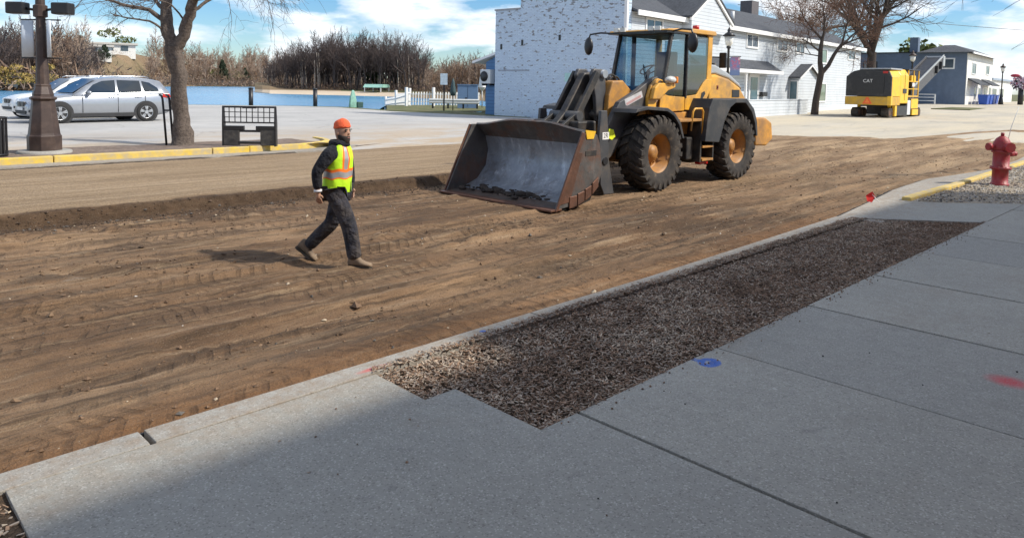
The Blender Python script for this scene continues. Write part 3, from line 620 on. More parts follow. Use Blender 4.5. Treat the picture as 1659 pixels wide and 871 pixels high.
# ------------------------------------------------------------------ building materials
def m_siding(name, col, pitch=0.20):
    t = NT(name); X, Y, Z = t.xyz()
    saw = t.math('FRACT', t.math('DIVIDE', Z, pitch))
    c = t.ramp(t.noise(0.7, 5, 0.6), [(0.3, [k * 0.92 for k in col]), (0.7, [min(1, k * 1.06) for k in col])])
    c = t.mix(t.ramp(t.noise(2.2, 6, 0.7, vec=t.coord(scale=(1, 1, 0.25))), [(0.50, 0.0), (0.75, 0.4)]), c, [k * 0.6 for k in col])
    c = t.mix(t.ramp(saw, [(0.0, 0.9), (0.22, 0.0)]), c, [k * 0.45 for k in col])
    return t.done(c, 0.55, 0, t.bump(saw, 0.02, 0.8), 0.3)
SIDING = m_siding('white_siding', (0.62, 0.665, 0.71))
BLUE_SIDING = m_siding('blue_siding', (0.10, 0.22, 0.42), 0.2)
SLATE_BLUE = mat('slate_blue_render', (0.135, 0.18, 0.255), 0.75, var=0.10, sc=1.2, bump=0.004, bsc=30, dirt=(0.10, 0.13, 0.19), dirt_amt=0.4, dsc=0.7)
TRIM = mat('white_trim', (0.80, 0.80, 0.79), 0.5, var=0.05)
OFFWHITE = mat('off_white_render', (0.78, 0.765, 0.72), 0.75, var=0.06, sc=2, bump=0.003, dirt=(0.55, 0.53, 0.49), dirt_amt=0.3, dsc=1.5)
def m_shingle(name, col):
    t = NT(name); br = t.n('ShaderNodeTexBrick'); t.lk.new(t.tc.outputs['Object'], br.inputs['Vector'])
    br.inputs['Scale'].default_value = 3.0; br.inputs['Color1'].default_value = (*[k * 0.8 for k in col], 1); br.inputs['Color2'].default_value = (*[k * 1.25 for k in col], 1); br.inputs['Mortar'].default_value = (*[k * 0.45 for k in col], 1); br.inputs['Mortar Size'].default_value = 0.012
    c = t.mix(t.ramp(t.noise(0.8, 6, 0.65), [(0.35, 0.0), (0.7, 0.35)]), br.outputs['Color'], [k * 1.7 for k in col])
    return t.done(c, 0.9, 0, t.bump(t.noise(30, 3), 0.01, 0.7), 0.2)
SHINGLE = m_shingle('grey_shingles', (0.075, 0.08, 0.09))
RED_ROOF = m_shingle('red_brown_shingles', (0.25, 0.09, 0.055))
def m_painted_brick():
    t = NT('painted_brick'); X, Y, Z = t.xyz()
    cb = t.n('ShaderNodeCombineXYZ'); t.lk.new(Y, cb.inputs[0]); t.lk.new(Z, cb.inputs[1])
    br = t.n('ShaderNodeTexBrick'); t.lk.new(cb.outputs[0], br.inputs['Vector']); br.inputs['Scale'].default_value = 1.0
    br.inputs['Brick Width'].default_value = 0.24; br.inputs['Row Height'].default_value = 0.082; br.inputs['Mortar Size'].default_value = 0.008
    br.inputs['Color1'].default_value = (0.64, 0.75, 0.86, 1); br.inputs['Color2'].default_value = (0.55, 0.66, 0.79, 1); br.inputs['Mortar'].default_value = (0.44, 0.55, 0.68, 1)  # white paint, with the blue of sky shade tinted into its colours
    v2 = cb.outputs[0]
    def nz(sc, det, ro, sx=1, sy=1, loc=(0, 0, 0)):
        mp = t.n('ShaderNodeMapping'); mp.inputs['Scale'].default_value = (sx, sy, 1); mp.inputs['Location'].default_value = loc; t.lk.new(v2, mp.inputs['Vector'])
        return t.noise(sc, det, ro, vec=mp.outputs[0])
    c = t.mix(t.ramp(nz(1.2, 6, 0.7), [(0.4, 0.0), (0.7, 0.45)]), br.outputs['Color'], (0.50, 0.58, 0.68))
    # flaked paint: small dark spots, denser towards the top
    up = t.n('ShaderNodeMapRange'); t.lk.new(Z, up.inputs['Value']); up.inputs['From Min'].default_value = 1.0; up.inputs['From Max'].default_value = 7.0; up.inputs['To Min'].default_value = -0.05; up.inputs['To Max'].default_value = 0.05
    f = t.math('ADD', nz(3.6, 3, 0.6, 0.7, 1.5), up.outputs[0]); c = t.mix(t.ramp(f, [(0.60, 0.0), (0.635, 0.8)]), c, (0.20, 0.185, 0.18))
    f2 = nz(7.5, 2, 0.5, 0.5, 1.4, (4, 9, 0)); c = t.mix(t.ramp(f2, [(0.655, 0.0), (0.69, 0.85)]), c, (0.13, 0.12, 0.12))
    f3 = t.math('ADD', nz(1.7, 5, 0.7, 0.4, 2.4, (14, 2, 0)), up.outputs[0]); c = t.mix(t.ramp(f3, [(0.63, 0.0), (0.70, 0.5)]), c, (0.33, 0.36, 0.40))
    return t.done(c, 0.75, 0, t.bump(br.outputs['Fac'], -0.012, 0.9, t.bump(nz(12, 4, 0.6), 0.012, 0.7)), 0.25)
PBRICK = m_painted_brick()
def m_glass(name, col=(0.05, 0.07, 0.09), rough=0.05):
    t = NT(name); return t.done(t.ramp(t.noise(1.5, 2), [(0.3, col), (0.7, [k * 1.5 for k in col])]), rough, 0, None, 0.7)
PANE = m_glass('window_glass'); PANE_GREEN = m_glass('greenish_window_glass', (0.13, 0.17, 0.13)); PANE_TEAL = m_glass('door_glass', (0.07, 0.13, 0.16))
DARK_METAL = mat('dark_metal', (0.03, 0.03, 0.032), 0.45, 0.6, var=0.2)
BLACK_PAINT = mat('black_paint', (0.018, 0.018, 0.02), 0.4, var=0.25)
GALV = mat('galvanised_steel', (0.42, 0.44, 0.46), 0.45, 0.7, var=0.15)
AC_GREY = mat('pale_grey_metal', (0.62, 0.64, 0.64), 0.5, var=0.06)
BIN_BLUE = mat('blue_plastic', (0.02, 0.085, 0.42), 0.45, var=0.1)
NEARBRICK = mat('red_brick_wall', (0.28, 0.12, 0.08), 0.85, var=0.25, sc=3)

# storefronts on the camera's side of the street (out of frame): they shade the sidewalk
nbm = MB(); nbm.b2(-40, 7.3, -10, -1.5, -0.1, 5.34); nbm.b2(-40.1, 7.27, -10.1, -1.44, 5.34, 5.44, 1)
o = tag(nbm.build('storefront_building', [NEARBRICK, TRIM]), 'lower brick storefront on the near side of the street, behind the viewer', 'building', 'near side storefronts')
nbm = MB(); nbm.b2(7.32, 19.4, -10, -1.5, -0.1, 5.97); nbm.b2(7.3, 19.5, -10.1, -1.44, 5.97, 6.07, 1)
o = tag(nbm.build('storefront_building', [NEARBRICK, TRIM]), 'taller brick storefront on the near side of the street, to the right of the viewer', 'building', 'near side storefronts')

# window: frame part with its pane
def window(parent, u0, u1, z0, z1, y=0.0, pane=PANE, split=1, axis='x', fw=0.12, name='window'):
    f = MB(); d = 0.05
    def bx(a, b, c, e, p, q, mi=0):
        if axis == 'x': f.b2(a, b, y - q, y - p, c, e, mi)
        else: f.b2(y - q, y - p, a, b, c, e, mi)
    bx(u0 - fw, u0, z0 - fw, z1 + fw, -0.02, d); bx(u1, u1 + fw, z0 - fw, z1 + fw, -0.02, d)
    bx(u0, u1, z1, z1 + fw, -0.02, d); bx(u0, u1, z0 - fw, z0, -0.02, d + 0.03)
    for k in range(1, split + 1 if split else 1):
        m = u0 + (u1 - u0) * k / (split + 1); bx(m - 0.035, m + 0.035, z0, z1, -0.02, d - 0.02)
    w = f.build(name, TRIM, parent)
    p = MB()
    if axis == 'x': p.b2(u0, u1, y - 0.012, y + 0.02, z0, z1)
    else: p.b2(y - 0.012, y + 0.02, u0, u1, z0, z1)
    p.build('pane', pane, w)
    return w
ROT = R(4.6)
def uv(u, v, z=0.15):
    return (29.55 + u * math.cos(ROT) - v * math.sin(ROT), 21.9 + u * math.sin(ROT) + v * math.cos(ROT), z)

# ------------------------------------------------------------------ white house
H = thing('white_house', 'long two storey white sided house with grey shingle roof behind the wheel loader', 'house', uv(0, 0), ROT)
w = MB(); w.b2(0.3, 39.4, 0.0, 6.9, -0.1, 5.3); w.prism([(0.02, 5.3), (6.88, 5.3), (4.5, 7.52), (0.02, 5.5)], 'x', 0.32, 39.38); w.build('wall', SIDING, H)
w = MB(); w.b2(0.3, 39.42, -0.05, -0.002, -0.1, 0.35); w.build('foundation', OFFWHITE, H)
w = MB()
def rslab(y0, z0, y1, z1, x0, x1, t=0.12): w.prism([(y0, z0), (y1, z1), (y1, z1 + t), (y0, z0 + t)], 'x', x0, x1)
rslab(-0.35, 5.42, 4.5, 7.62, 0.3, 39.75); rslab(4.5, 7.62, 7.0, 5.3, 0.3, 39.75)
RF = w.build('roof', SHINGLE, H)
w = MB(); w.b2(0.3, 39.75, -0.40, -0.355, 5.30, 5.56); w.build('fascia', TRIM, H)
w = MB(); w.b2(17.2, 17.6, 3.8, 4.2, 7.2, 8.25); w.b2(17.15, 17.65, 3.75, 4.25, 8.25, 8.33); w.build('chimney', DARK_METAL, RF)
w = MB(); w.cyl((16.0, 1.8, 6.3), (16.0, 1.8, 6.95), 0.13, 12); w.build('roof_vent', AC_GREY, RF)
w = MB(); w.b2(27.2, 28.6, 5.2, 6.2, 7.2, 9.0); w.build('chimney', mat('dark_brick', (0.12, 0.11, 0.115), 0.8), RF)
# front gable
w = MB(); gy = -0.55
w.prism([(5.6, 5.5), (10.5, 5.5), (8.05, 7.0)], 'y', gy, 0.0); w.b2(5.6, 10.5, gy, -0.002, 4.9, 5.5); w.build('gable', SIDING, H)
w = MB(); w.prism([(5.35, 5.42), (8.05, 7.06), (10.75, 5.42), (10.75, 5.60), (8.05, 7.26), (5.35, 5.60)], 'y', gy - 0.12, gy - 0.004); w.build('bargeboard', TRIM, H)
w = MB(); w.prism([(5.30, 5.58), (8.05, 7.27), (10.80, 5.58), (10.80, 5.68), (8.05, 7.37), (5.30, 5.68)], 'y', gy - 0.16, 3.5); w.build('gable_roof', SHINGLE, RF)
for (a, b, c, e) in ((1.75, 3.3, 4.3, 5.2), (14.3, 16.0, 4.5, 5.22), (19.5, 21.3, 4.5, 5.22), (23.1, 24.75, 4.52, 5.22), (35.7, 37.6, 4.5, 5.2)): window(H, a, b, c, e)
window(H, 28.5, 29.95, 3.95, 4.95, pane=PANE_GREEN, split=0); window(H, 28.5, 30.1, 0.9, 2.25, pane=PANE_GREEN, split=0)
w = MB(); w.b2(14.85, 16.35, -0.06, -0.003, 0.2, 2.65); w.b2(14.78, 14.85, -0.09, -0.003, 0.2, 2.73); w.b2(16.35, 16.42, -0.09, -0.003, 0.2, 2.73); w.b2(14.78, 16.42, -0.09, -0.003, 2.65, 2.73)
DR = w.build('door', TRIM, H); w = MB(); w.b2(15.05, 16.15, -0.085, -0.061, 0.45, 2.5); w.build('pane', PANE_TEAL, DR); w = MB(); w.ball((16.25, -0.11, 1.35), 0.05, 8, 6); w.build('handle', GALV, DR)
# porch roof over the first door
w = MB(); w.prism([(-1.05, 2.92), (0.0, 3.62), (0.0, 3.5), (-1.05, 2.82)], 'x', 6.5, 17.95); PR = w.build('porch_roof', SHINGLE, H)
w = MB(); w.b2(6.5, 17.98, -1.10, -1.055, 2.74, 2.95); w.prism([(-1.05, 2.80), (0, 3.49), (0, 2.80)], 'x', 17.90, 17.97); w.b2(6.5, 17.9, -1.05, -0.003, 2.74, 2.80); w.build('fascia', TRIM, PR)
for u in (7.0, 12.2): 
    w = MB(); w.b2(u - 0.06, u + 0.06, -1.0, -0.88, 0.0, 2.74); w.build('post', TRIM, PR)
# gabled entry box
w = MB(); w.b2(22.16, 26.4, -0.62, -0.002, 0, 2.75); w.prism([(22.18, 2.75), (26.38, 2.75), (24.28, 3.55)], 'y', -0.61, -0.002); VE = w.build('entry', SIDING, H)
w = MB(); w.prism([(21.85, 2.58), (24.28, 3.58), (26.7, 2.58), (26.7, 2.68), (24.28, 3.68), (21.85, 2.68)], 'y', -0.85, 0.0); w.build('entry_roof', SHINGLE, VE)
w = MB(); w.prism([(21.85, 2.46), (24.28, 3.50), (26.7, 2.46), (26.7, 2.60), (24.28, 3.62), (21.85, 2.60)], 'y', -0.88, -0.852); w.build('bargeboard', TRIM, VE)
w = MB(); w.b2(22.10, 22.157, -0.55, -0.07, 0.05, 2.35); DR = w.build('door', PANE_TEAL, VE); w = MB(); w.b2(22.08, 22.155, -0.60, -0.55, 0.05, 2.42); w.b2(22.08, 22.155, -0.07, -0.02, 0.05, 2.42); w.b2(22.08, 22.155, -0.55, -0.07, 2.35, 2.42); w.build('frame', TRIM, DR)
o = MB().b2(-0.45, 0.45, -0.14, 0.14, 0, 0.3).build('wall_mailbox', BLACK_PAINT, None, bevel=0.05, loc=uv(16.95, -0.16, 1.42), rotz=ROT); tag(o, 'black mailbox on the white wall right of the porch door', 'mailbox')
o = MB().b2(11, 21.2, -0.08, 0.08, 0, 1.05).b2(10.95, 21.25, -0.11, 0.11, 1.05, 1.11).build('low_wall', [SIDING], None, loc=uv(0, -1.6, 0.15), rotz=ROT); tag(o, 'low white wall standing in front of the house under the porch', 'wall')

# ------------------------------------------------------------------ white painted brick building
B = thing('brick_building', 'white painted brick building with flaking side wall left of the white house', 'building', uv(0, 0), ROT)
w = MB(); w.b2(0, 0.29, 0.003, 7.0, -0.1, 9.2); w.b2(0, 14, 7.003, 8.87, -0.1, 5.95); w.build('wall', PBRICK, B)
w = MB(); w.b2(-0.05, 14, 7.01, 8.92, 5.952, 6.04); w.b2(-0.05, 0.34, 0.0, 7.05, 9.202, 9.3); w.build('coping', mat('coping', (0.33, 0.34, 0.36), 0.7), B)
w = MB(); w.b2(-0.03, -0.002, 6.3, 8.6, 2.53, 2.60); w.build('tie_rail', mat('grey_rail', (0.30, 0.34, 0.40), 0.6), B)
for (v, z) in ((6.84, 4.1), (4.23, 4.3), (8.4, 3.9)):
    w = MB(); w.box((-0.012, v, z), (0.02, 0.14, 0.30)); w.build('vent_hole', BLACK_PAINT, B)
w = MB(); w.b2(-0.14, -0.003, 0.0, 0.16, 0.0, 9.2); w.build('corner_board', TRIM, B)
# blue lean-to shed at its lake end
L2 = thing('lean_to_shed', 'small blue lean-to shed with white eave against the brick building', 'shed', uv(0, 8.9), ROT)
w = MB(); w.b2(0.4, 5, 0.03, 1.05, -0.1, 3.05); w.prism([(0.03, 3.05), (1.05, 3.05), (0.03, 3.5)], 'x', 0.4, 5); w.build('wall', BLUE_SIDING, L2)
w = MB(); w.prism([(0.02, 3.50), (1.9, 2.98), (1.9, 3.12), (0.02, 3.64)], 'x', 0.1, 5.2); w.build('roof', TRIM, L2)
AC = thing('air_conditioner', 'pale wall-hung air conditioner unit on the blue shed', 'air conditioner', uv(0.1, 9.55, 1.95), ROT)
w = MB(); w.b2(-0.15, 0.25, -0.35, 0.45, 0, 0.82); w.build('case', AC_GREY, AC, bevel=0.03)
w = MB(); w.lathe([(0.30, -0.175), (0.30, -0.155)], 24, 0, (0, 0.12, 0.42), 'x'); w.build('fan_grille', BLACK_PAINT, AC)
for v in (-0.3, 0.3): MB().b2(-0.1, 0.3, v, v + 0.05, -0.12, 0).build('bracket', DARK_METAL, AC)

# ------------------------------------------------------------------ slate blue building down the street
QB = (112.23 * 0.865, 27.14 * 0.865)
BB = thing('blue_building', 'slate blue two storey building with white front far down the street', 'building', (QB[0], QB[1], 0.5), ROT)
k = 0.865
w = MB(); w.b2(0.02, 18.9, 0.01, 24, -0.6, 6.1); w.build('wall', SLATE_BLUE, BB)
w = MB(); w.b2(0.0, 18.92, -0.06, 0.0, -0.6, 6.0); FR = w.build('front_wall', OFFWHITE, BB)
w = MB(); w.loft([[(-0.6, -0.6, 6.105), (20.4, -0.6, 6.105), (20.4, 5.2, 6.105), (-0.6, 5.2, 6.105)], [(3.5, 1.9, 7.15), (16.5, 1.9, 7.15), (16.5, 3.0, 7.15), (3.5, 3.0, 7.15)]], sm=False); w.build('roof', SHINGLE, BB); w = MB(); w.b2(-0.06, 19.0, 5.25, 24.05, 6.102, 6.22); w.build('parapet_cap', DARK_METAL, BB)
w = MB(); w.b2(-0.65, 20.6, -0.75, -0.62, 5.92, 6.12); w.build('fascia', TRIM, BB)
w = MB(); w.b2(0.6, 1.6, 5.3, 6.2, 6, 8.0); w.build('chimney', SLATE_BLUE, BB)
for (a, b, c, e) in ((3.6, 6.6, 4.7, 6.1), (15.5, 18.3, 4.9, 6.1)): window(BB, a * k, b * k, (c - .4) * k, (e - .4) * k, y=-0.06)
w_ = window(BB, 2.9, 1.0 + 0.2, 4.2, 5.3, y=0.0, axis='y') if False else None
f = MB(); f.b2(-0.06, 0.015, 1.2, 3.0, 4.15, 5.45); wi = f.build('window', TRIM, BB); f = MB(); f.b2(-0.075, -0.061, 1.35, 2.85, 4.3, 5.3); f.build('pane', PANE, wi)
f = MB(); f.b2(-0.06, 0.015, 9.6, 11.2, 4.2, 5.1); wi = f.build('window', DARK_METAL, BB); f = MB(); f.b2(-0.075, -0.061, 9.7, 11.1, 4.3, 5.0); f.build('pane', PANE, wi)
for (a, b) in ((0.8, 8.2), (10.2, 16.4)):
    f = MB(); f.prism([(-1.3, 2.45), (-0.062, 3.15), (-0.062, 2.95), (-1.3, 2.3)], 'x', a, b); f.build('awning', SHINGLE, BB)
for (a, b) in ((5.4, 6.8), (8.4, 10.0), (12.8, 14.2)):
    f = MB(); f.b2(a, b, -0.09, -0.062, 0.0, 2.2); dd = f.build('door', TRIM, BB); f = MB(); f.b2(a + 0.2, b - 0.2, -0.1, -0.091, 0.6, 2.0); f.build('pane', PANE, dd)
f = MB(); f.b2(16.6, 18.4, -0.09, -0.062, 0.7, 2.3); wi = f.build('window', TRIM, BB); f = MB(); f.b2(16.75, 18.25, -0.1, -0.091, 0.85, 2.15); f.build('pane', PANE, wi)
# annex and brown-roofed house further right
AX = thing('white_annex', 'low white shopfront annex right of the blue building', 'building', (QB[0] + 18.9, QB[1] + 1.6, 0.5), ROT)
w = MB(); w.b2(0.05, 22, 0, 10, -0.5, 3.2); w.build('wall', OFFWHITE, AX); w = MB(); w.b2(-0.1, 22.2, -0.3, 10, 3.2, 3.5); w.build('roof', mat('blue_grey_roof', (0.30, 0.36, 0.44), 0.7), AX)
for a in (1.2, 8.0): 
    f = MB(); f.b2(a, a + 4.2, -0.08, -0.002, 0.7, 2.2); wi = f.build('window', TRIM, AX); f = MB(); f.b2(a + .2, a + 4.0, -0.095, -0.081, 0.85, 2.05); f.build('pane', PANE, wi)
BH = thing('brown_roof_house', 'cream house with red brown roof at the far right end of the street', 'house', (150, 37, 0.7), ROT)
w = MB(); w.b2(0, 24, 0, 9, -0.5, 3.4); w.prism([(0, 3.4), (9, 3.4), (4.5, 6.2)], 'x', 0.05, 23.9); w.build('wall', mat('cream_wall', (0.70, 0.60, 0.45), 0.7, var=0.06), BH)
w = MB(); w.prism([(-0.6, 3.25), (4.5, 6.3), (9.6, 3.25), (9.6, 3.45), (4.5, 6.5), (-0.6, 3.45)], 'x', -0.6, 24.6); w.build('roof', RED_ROOF, BH)
for i, u in enumerate((3.6, 6.0, 8.4, 10.8)):
    BN = thing('wheelie_bin', 'blue wheeled bin in the row before the white front of the blue building', 'bin', (QB[0] + u * math.cos(ROT) + 1.4 * math.sin(ROT), QB[1] + u * math.sin(ROT) - 1.4 * math.cos(ROT), 0.48), ROT, 'blue bins before the white front')
    w = MB(); w.loft([[(-.75, -.4, .1), (.75, -.4, .1), (.75, .4, .1), (-.75, .4, .1)], [(-.95, -.5, 1.15), (.95, -.5, 1.15), (.95, .5, 1.15), (-.95, .5, 1.15)]], sm=False); w.build('body', BIN_BLUE, BN)
    w = MB(); w.b2(-1.0, 1.0, -.55, .5, 1.152, 1.24); w.build('lid', BIN_BLUE, BN)
RL = thing('white_railing', 'white two bar railing beside the blue wall behind the yellow machine', 'railing', (QB[0] - 2.0, QB[1] + 2.5, 0.4), ROT)
for z in (0.45, 0.85, 1.2):
    w = MB(); w.b2(-0.05, 0.05, 0, 7.5, z, z + 0.1); w.build('rail', TRIM, RL)
for v in (0, 2.5, 5.0, 7.4):
    w = MB(); w.b2(-0.06, 0.06, v, v + 0.12, 0, 1.3); w.build('post', TRIM, RL)
setting(MB().b2(0, 40, -3.5, -0.5, -0.2, 0.0).build('grass_verge', GRASS, None, loc=(72, 20.5, 0.46), rotz=ROT))

# ------------------------------------------------------------------ bare trees
def bark(name, col, sc=14): return mat(name, col, 0.92, var=0.35, sc=sc, bump=0.03, bsc=22, spec=0.15)
BARK = bark('grey_brown_bark', (0.13, 0.105, 0.088)); BARK_DARK = bark('dark_bark', (0.075, 0.062, 0.055)); TWIG = bark('red_brown_twigs', (0.16, 0.095, 0.07))
def grow(mb, p, d, L, r, lv, rr, o):
    # one branch, then its children; o: dict of settings
    ns = o['segs'][min(lv, len(o['segs']) - 1)]; pts = [Vector(p)]; rad = [r]; d = Vector(d).normalized(); q = Vector(p)
    wob = o['wob']; end = o['taper']
    for i in range(ns):
        d = (d + Vector((rr.gauss(0, wob), rr.gauss(0, wob), rr.gauss(0, wob) + o['trop'][min(lv, len(o['trop']) - 1)]))).normalized()
        q = q + d * (L / ns); pts.append(q.copy()); rad.append(max(r * (1 - (1 - end) * (i + 1) / ns), o['rmin'] * 0.6))
    mb.tube(pts, rad, o['sides'][min(lv, len(o['sides']) - 1)], o['mi'][min(lv, len(o['mi']) - 1)], cap=False)
    if lv >= o['levels']: return
    n = o['kids'][min(lv, len(o['kids']) - 1)]
    az = rr.uniform(0, 2 * pi)
    for k in range(n):
        t = o['t0'] + (1 - o['t0']) * (k + rr.uniform(0.2, 1.0)) / n if k < n - 1 else 1.0
        f = t * ns; i = min(int(f), ns - 1); b = pts[i].lerp(pts[i + 1], f - i); dd = (pts[i + 1] - pts[i]).normalized()
        x, y, _ = frame_of(dd); az += 2.4 + rr.uniform(-0.5, 0.5); an = R(rr.uniform(*o['ang'])) * (0.55 if k == n - 1 else 1)
        nd = dd * math.cos(an) + (x * math.cos(az) + y * math.sin(az)) * math.sin(an)
        rb = max((rad[i] + (rad[i + 1] - rad[i]) * (f - i)) * rr.uniform(0.5, 0.72), o['rmin'])
        grow(mb, b, nd, L * rr.uniform(*o['shrink']) * (1.15 - 0.35 * t if k < n - 1 else 0.9), rb, lv + 1, rr, o)
def opts(**k):
    o = dict(segs=[5, 4, 3, 3, 2], sides=[9, 6, 5, 3, 3], trop=[0.03, 0.05, 0.05, 0.03], wob=0.11, taper=0.45, levels=4, kids=[5, 5, 4, 4], t0=0.3, ang=(28, 58), shrink=(0.55, 0.78), rmin=0.006, mi=[0])
    o.update(k); return o
# tree on the mulch strip across the street
T = thing('bare_tree', 'leafless tree with forked grey trunk on the strip across the street, beside the parked car', 'tree', (7.4, 20.25, 0.09))
tr = MB(); rr = random.Random(11)
def wobble(pts, rad, n, mi=0):
    P = []; Q = []
    for i in range(len(pts) - 1):
        a, b = Vector(pts[i]), Vector(pts[i + 1])
        for k in range(4):
            t = k / 4; v = a.lerp(b, t); P.append(v + Vector((rr.gauss(0, 0.015), rr.gauss(0, 0.015), 0))); Q.append((rad[i] + (rad[i + 1] - rad[i]) * t) * rr.uniform(0.93, 1.08))
    P.append(Vector(pts[-1])); Q.append(rad[-1]); tr.tube(P, Q, n, mi, cap=False); return P
ru = Vector((0.7, -0.7, 0)); fu = Vector((0.7, 0.7, 0))
def L(r, f, z): return tuple(ru * r + fu * f + Vector((0, 0, z)))
wobble([L(0.05, 0, -0.15), L(0.03, 0, 0.15), L(0.0, 0, 0.9), L(-0.06, 0, 1.9), L(-0.16, 0, 2.65)], [0.36, 0.27, 0.21, 0.20, 0.235], 14)
wobble([L(-0.16, 0, 2.6), L(-0.36, 0.05, 3.1), L(-0.40, 0.1, 3.7), L(-0.30, 0.2, 4.6), L(-0.45, 0.3, 5.8)], [0.19, 0.165, 0.145, 0.12, 0.08], 10)
wobble([L(-0.14, 0, 2.55), L(0.10, 0, 2.95), L(0.30, -0.05, 3.5), L(0.48, -0.1, 4.05), L(0.9, -0.15, 4.9), L(1.2, 0, 6.0)], [0.17, 0.15, 0.14, 0.125, 0.09, 0.06], 10)
tr.build('trunk', BARK, T)
tr = MB()
def limb(pts, rad, twigs=0, seed=1, droop=-0.03, tl=(0.5, 1.1)):
    P = wobble(pts, rad, 7); r2 = random.Random(seed)
    o = opts(segs=[4, 3, 3], sides=[4, 3, 3], trop=[droop, droop * 1.5, droop], levels=2, kids=[4, 3], wob=0.16, rmin=0.0045, ang=(25, 60), t0=0.25, taper=0.35)
    for k in range(twigs):
        i = r2.randrange(len(P) // 4, len(P) - 1); d = (P[i + 1] - P[i]).normalized(); x, y, _ = frame_of(d); a = r2.uniform(0, 2 * pi)
        nd = d * 0.6 + (x * math.cos(a) + y * math.sin(a)) * 0.8
        grow(tr, P[i], nd, r2.uniform(*tl), 0.012, 0, r2, o)
limb([L(0.42, -0.1, 3.9), L(0.9, -0.3, 3.95), L(1.5, -0.5, 4.0), L(2.2, -0.6, 4.08), L(2.9, -0.7, 4.0), L(3.5, -0.8, 3.85)], [0.075, 0.062, 0.05, 0.04, 0.028, 0.016], 16, 3, -0.07, (0.6, 1.4))
limb([L(0.35, 0, 3.6), L(0.75, 0.4, 4.0), L(1.5, 0.6, 4.35), L(2.3, 0.9, 4.5)], [0.05, 0.04, 0.03, 0.014], 9, 4, -0.04)
limb([L(-0.40, 0.1, 3.3), L(-0.8, 0.0, 3.62), L(-1.4, -0.2, 3.72), L(-2.1, -0.3, 3.95), L(-2.9, -0.3, 4.1)], [0.07, 0.055, 0.045, 0.03, 0.014], 13, 5, -0.04, (0.5, 1.1))
limb([L(-0.38, 0.1, 3.55), L(-0.9, 0.5, 3.95), L(-1.6, 0.8, 4.25), L(-2.6, 1.0, 4.3)], [0.06, 0.045, 0.03, 0.014], 9, 6, -0.05)
limb([L(-0.36, 0.1, 3.0), L(-0.65, -0.3, 3.3), L(-1.1, -0.5, 3.35), L(-1.5, -0.6, 3.45)], [0.035, 0.028, 0.02, 0.01], 5, 16, 0.0, (0.3, 0.7))
limb([L(0.2, 0, 3.3), L(-0.1, -0.2, 3.75), L(-0.35, -0.4, 3.85), L(-0.7, -0.6, 3.8)], [0.03, 0.022, 0.016, 0.008], 4, 17, 0.0, (0.3, 0.6))
for s_, (a, b, c) in enumerate(((-0.45, 0.3, 5.6), (1.2, 0, 5.8), (0.8, -0.15, 4.8), (-0.3, 0.2, 4.5), (-0.4, 0.25, 5.1))):
    grow(tr, L(a, b, c), L(0.9 * (1 if a > 0 else -1), rr.uniform(-0.6, 0.6), 1.0), 1.8, 0.06, 1, random.Random(40 + s_), opts(levels=4, kids=[4, 4, 3, 3], trop=[0, 0.02, -0.02, -0.04], rmin=0.0045))
tr.build('crown', BARK, T)

def bare_tree(name, label, loc, h, seed, o, mats, group=None, trunk_r=None, lean=(0, 0), cat='tree', split=True):
    t = thing(name, label, cat, loc, 0, group); r2 = random.Random(seed)
    a = MB(); hh = h * o.get('trunk', 0.35); tr_ = trunk_r or h * 0.022
    top = Vector((lean[0], lean[1], hh))
    a.tube([Vector((0, 0, -0.3)), Vector((0, 0, 0.15)), top * 0.5 + Vector((r2.gauss(0, .05), r2.gauss(0, .05), 0)), top], [tr_ * 1.5, tr_ * 1.1, tr_ * 0.95, tr_ * 0.85], 9, 0, cap=False)
    a.build('trunk', mats[0], t); c = MB(); n = o.get('limbs', 5); a0 = r2.uniform(0, 6)
    for k in range(n):
        az = a0 + 2 * pi * k / n + r2.uniform(-0.4, 0.4); el = R(r2.uniform(*o.get('limb_el', (35, 65))))
        b = top * r2.uniform(0.82, 1.0); grow(c, b, (math.cos(az) * math.cos(el), math.sin(az) * math.cos(el), math.sin(el)), (h - hh) * r2.uniform(0.42, 0.6), tr_ * r2.uniform(0.42, 0.62), 1, r2, o)
    grow(c, top, (lean[0] * 0.3, lean[1] * 0.3, 1), (h - hh) * 0.5, tr_ * 0.6, 1, r2, o)
    c.build('crown', mats, t); return t
OH = opts(levels=5, segs=[5, 4, 3, 3, 2, 2], sides=[8, 6, 5, 4, 3, 3], kids=[5, 6, 5, 4, 4], trop=[0.0, 0.03, 0.04, 0.02], rmin=0.012, trunk=0.0, mi=[0, 0, 0, 1, 1, 1], shrink=(0.5, 0.72))
HT = thing('bare_tree', 'leafless reddish tree with leaning forked trunk in front of the white house', 'tree', (49.6, 20.9, 0.19))
a = MB(); rr = random.Random(3)
def LL(r, f, z): return tuple(ru * r + fu * f + Vector((0, 0, z)))
a.tube([LL(0, 0, -0.3), LL(0.0, 0, 0.1), LL(0.05, 0, 1.0), LL(0.22, 0, 2.2), LL(0.34, 0, 3.0)], [0.32, 0.26, 0.23, 0.21, 0.2], 10, cap=False)
a.tube([LL(0.32, 0, 2.9), LL(0.20, 0, 3.6), LL(0.20, 0, 4.4), LL(0.28, 0, 5.2)], [0.19, 0.16, 0.15, 0.11], 9, cap=False)
a.tube([LL(0.34, 0, 2.85), LL(0.75, -0.1, 3.4), LL(1.05, -0.2, 4.1), LL(1.5, -0.2, 4.8)], [0.16, 0.14, 0.12, 0.09], 9, cap=False)
a.build('trunk', BARK_DARK, HT); c = MB()
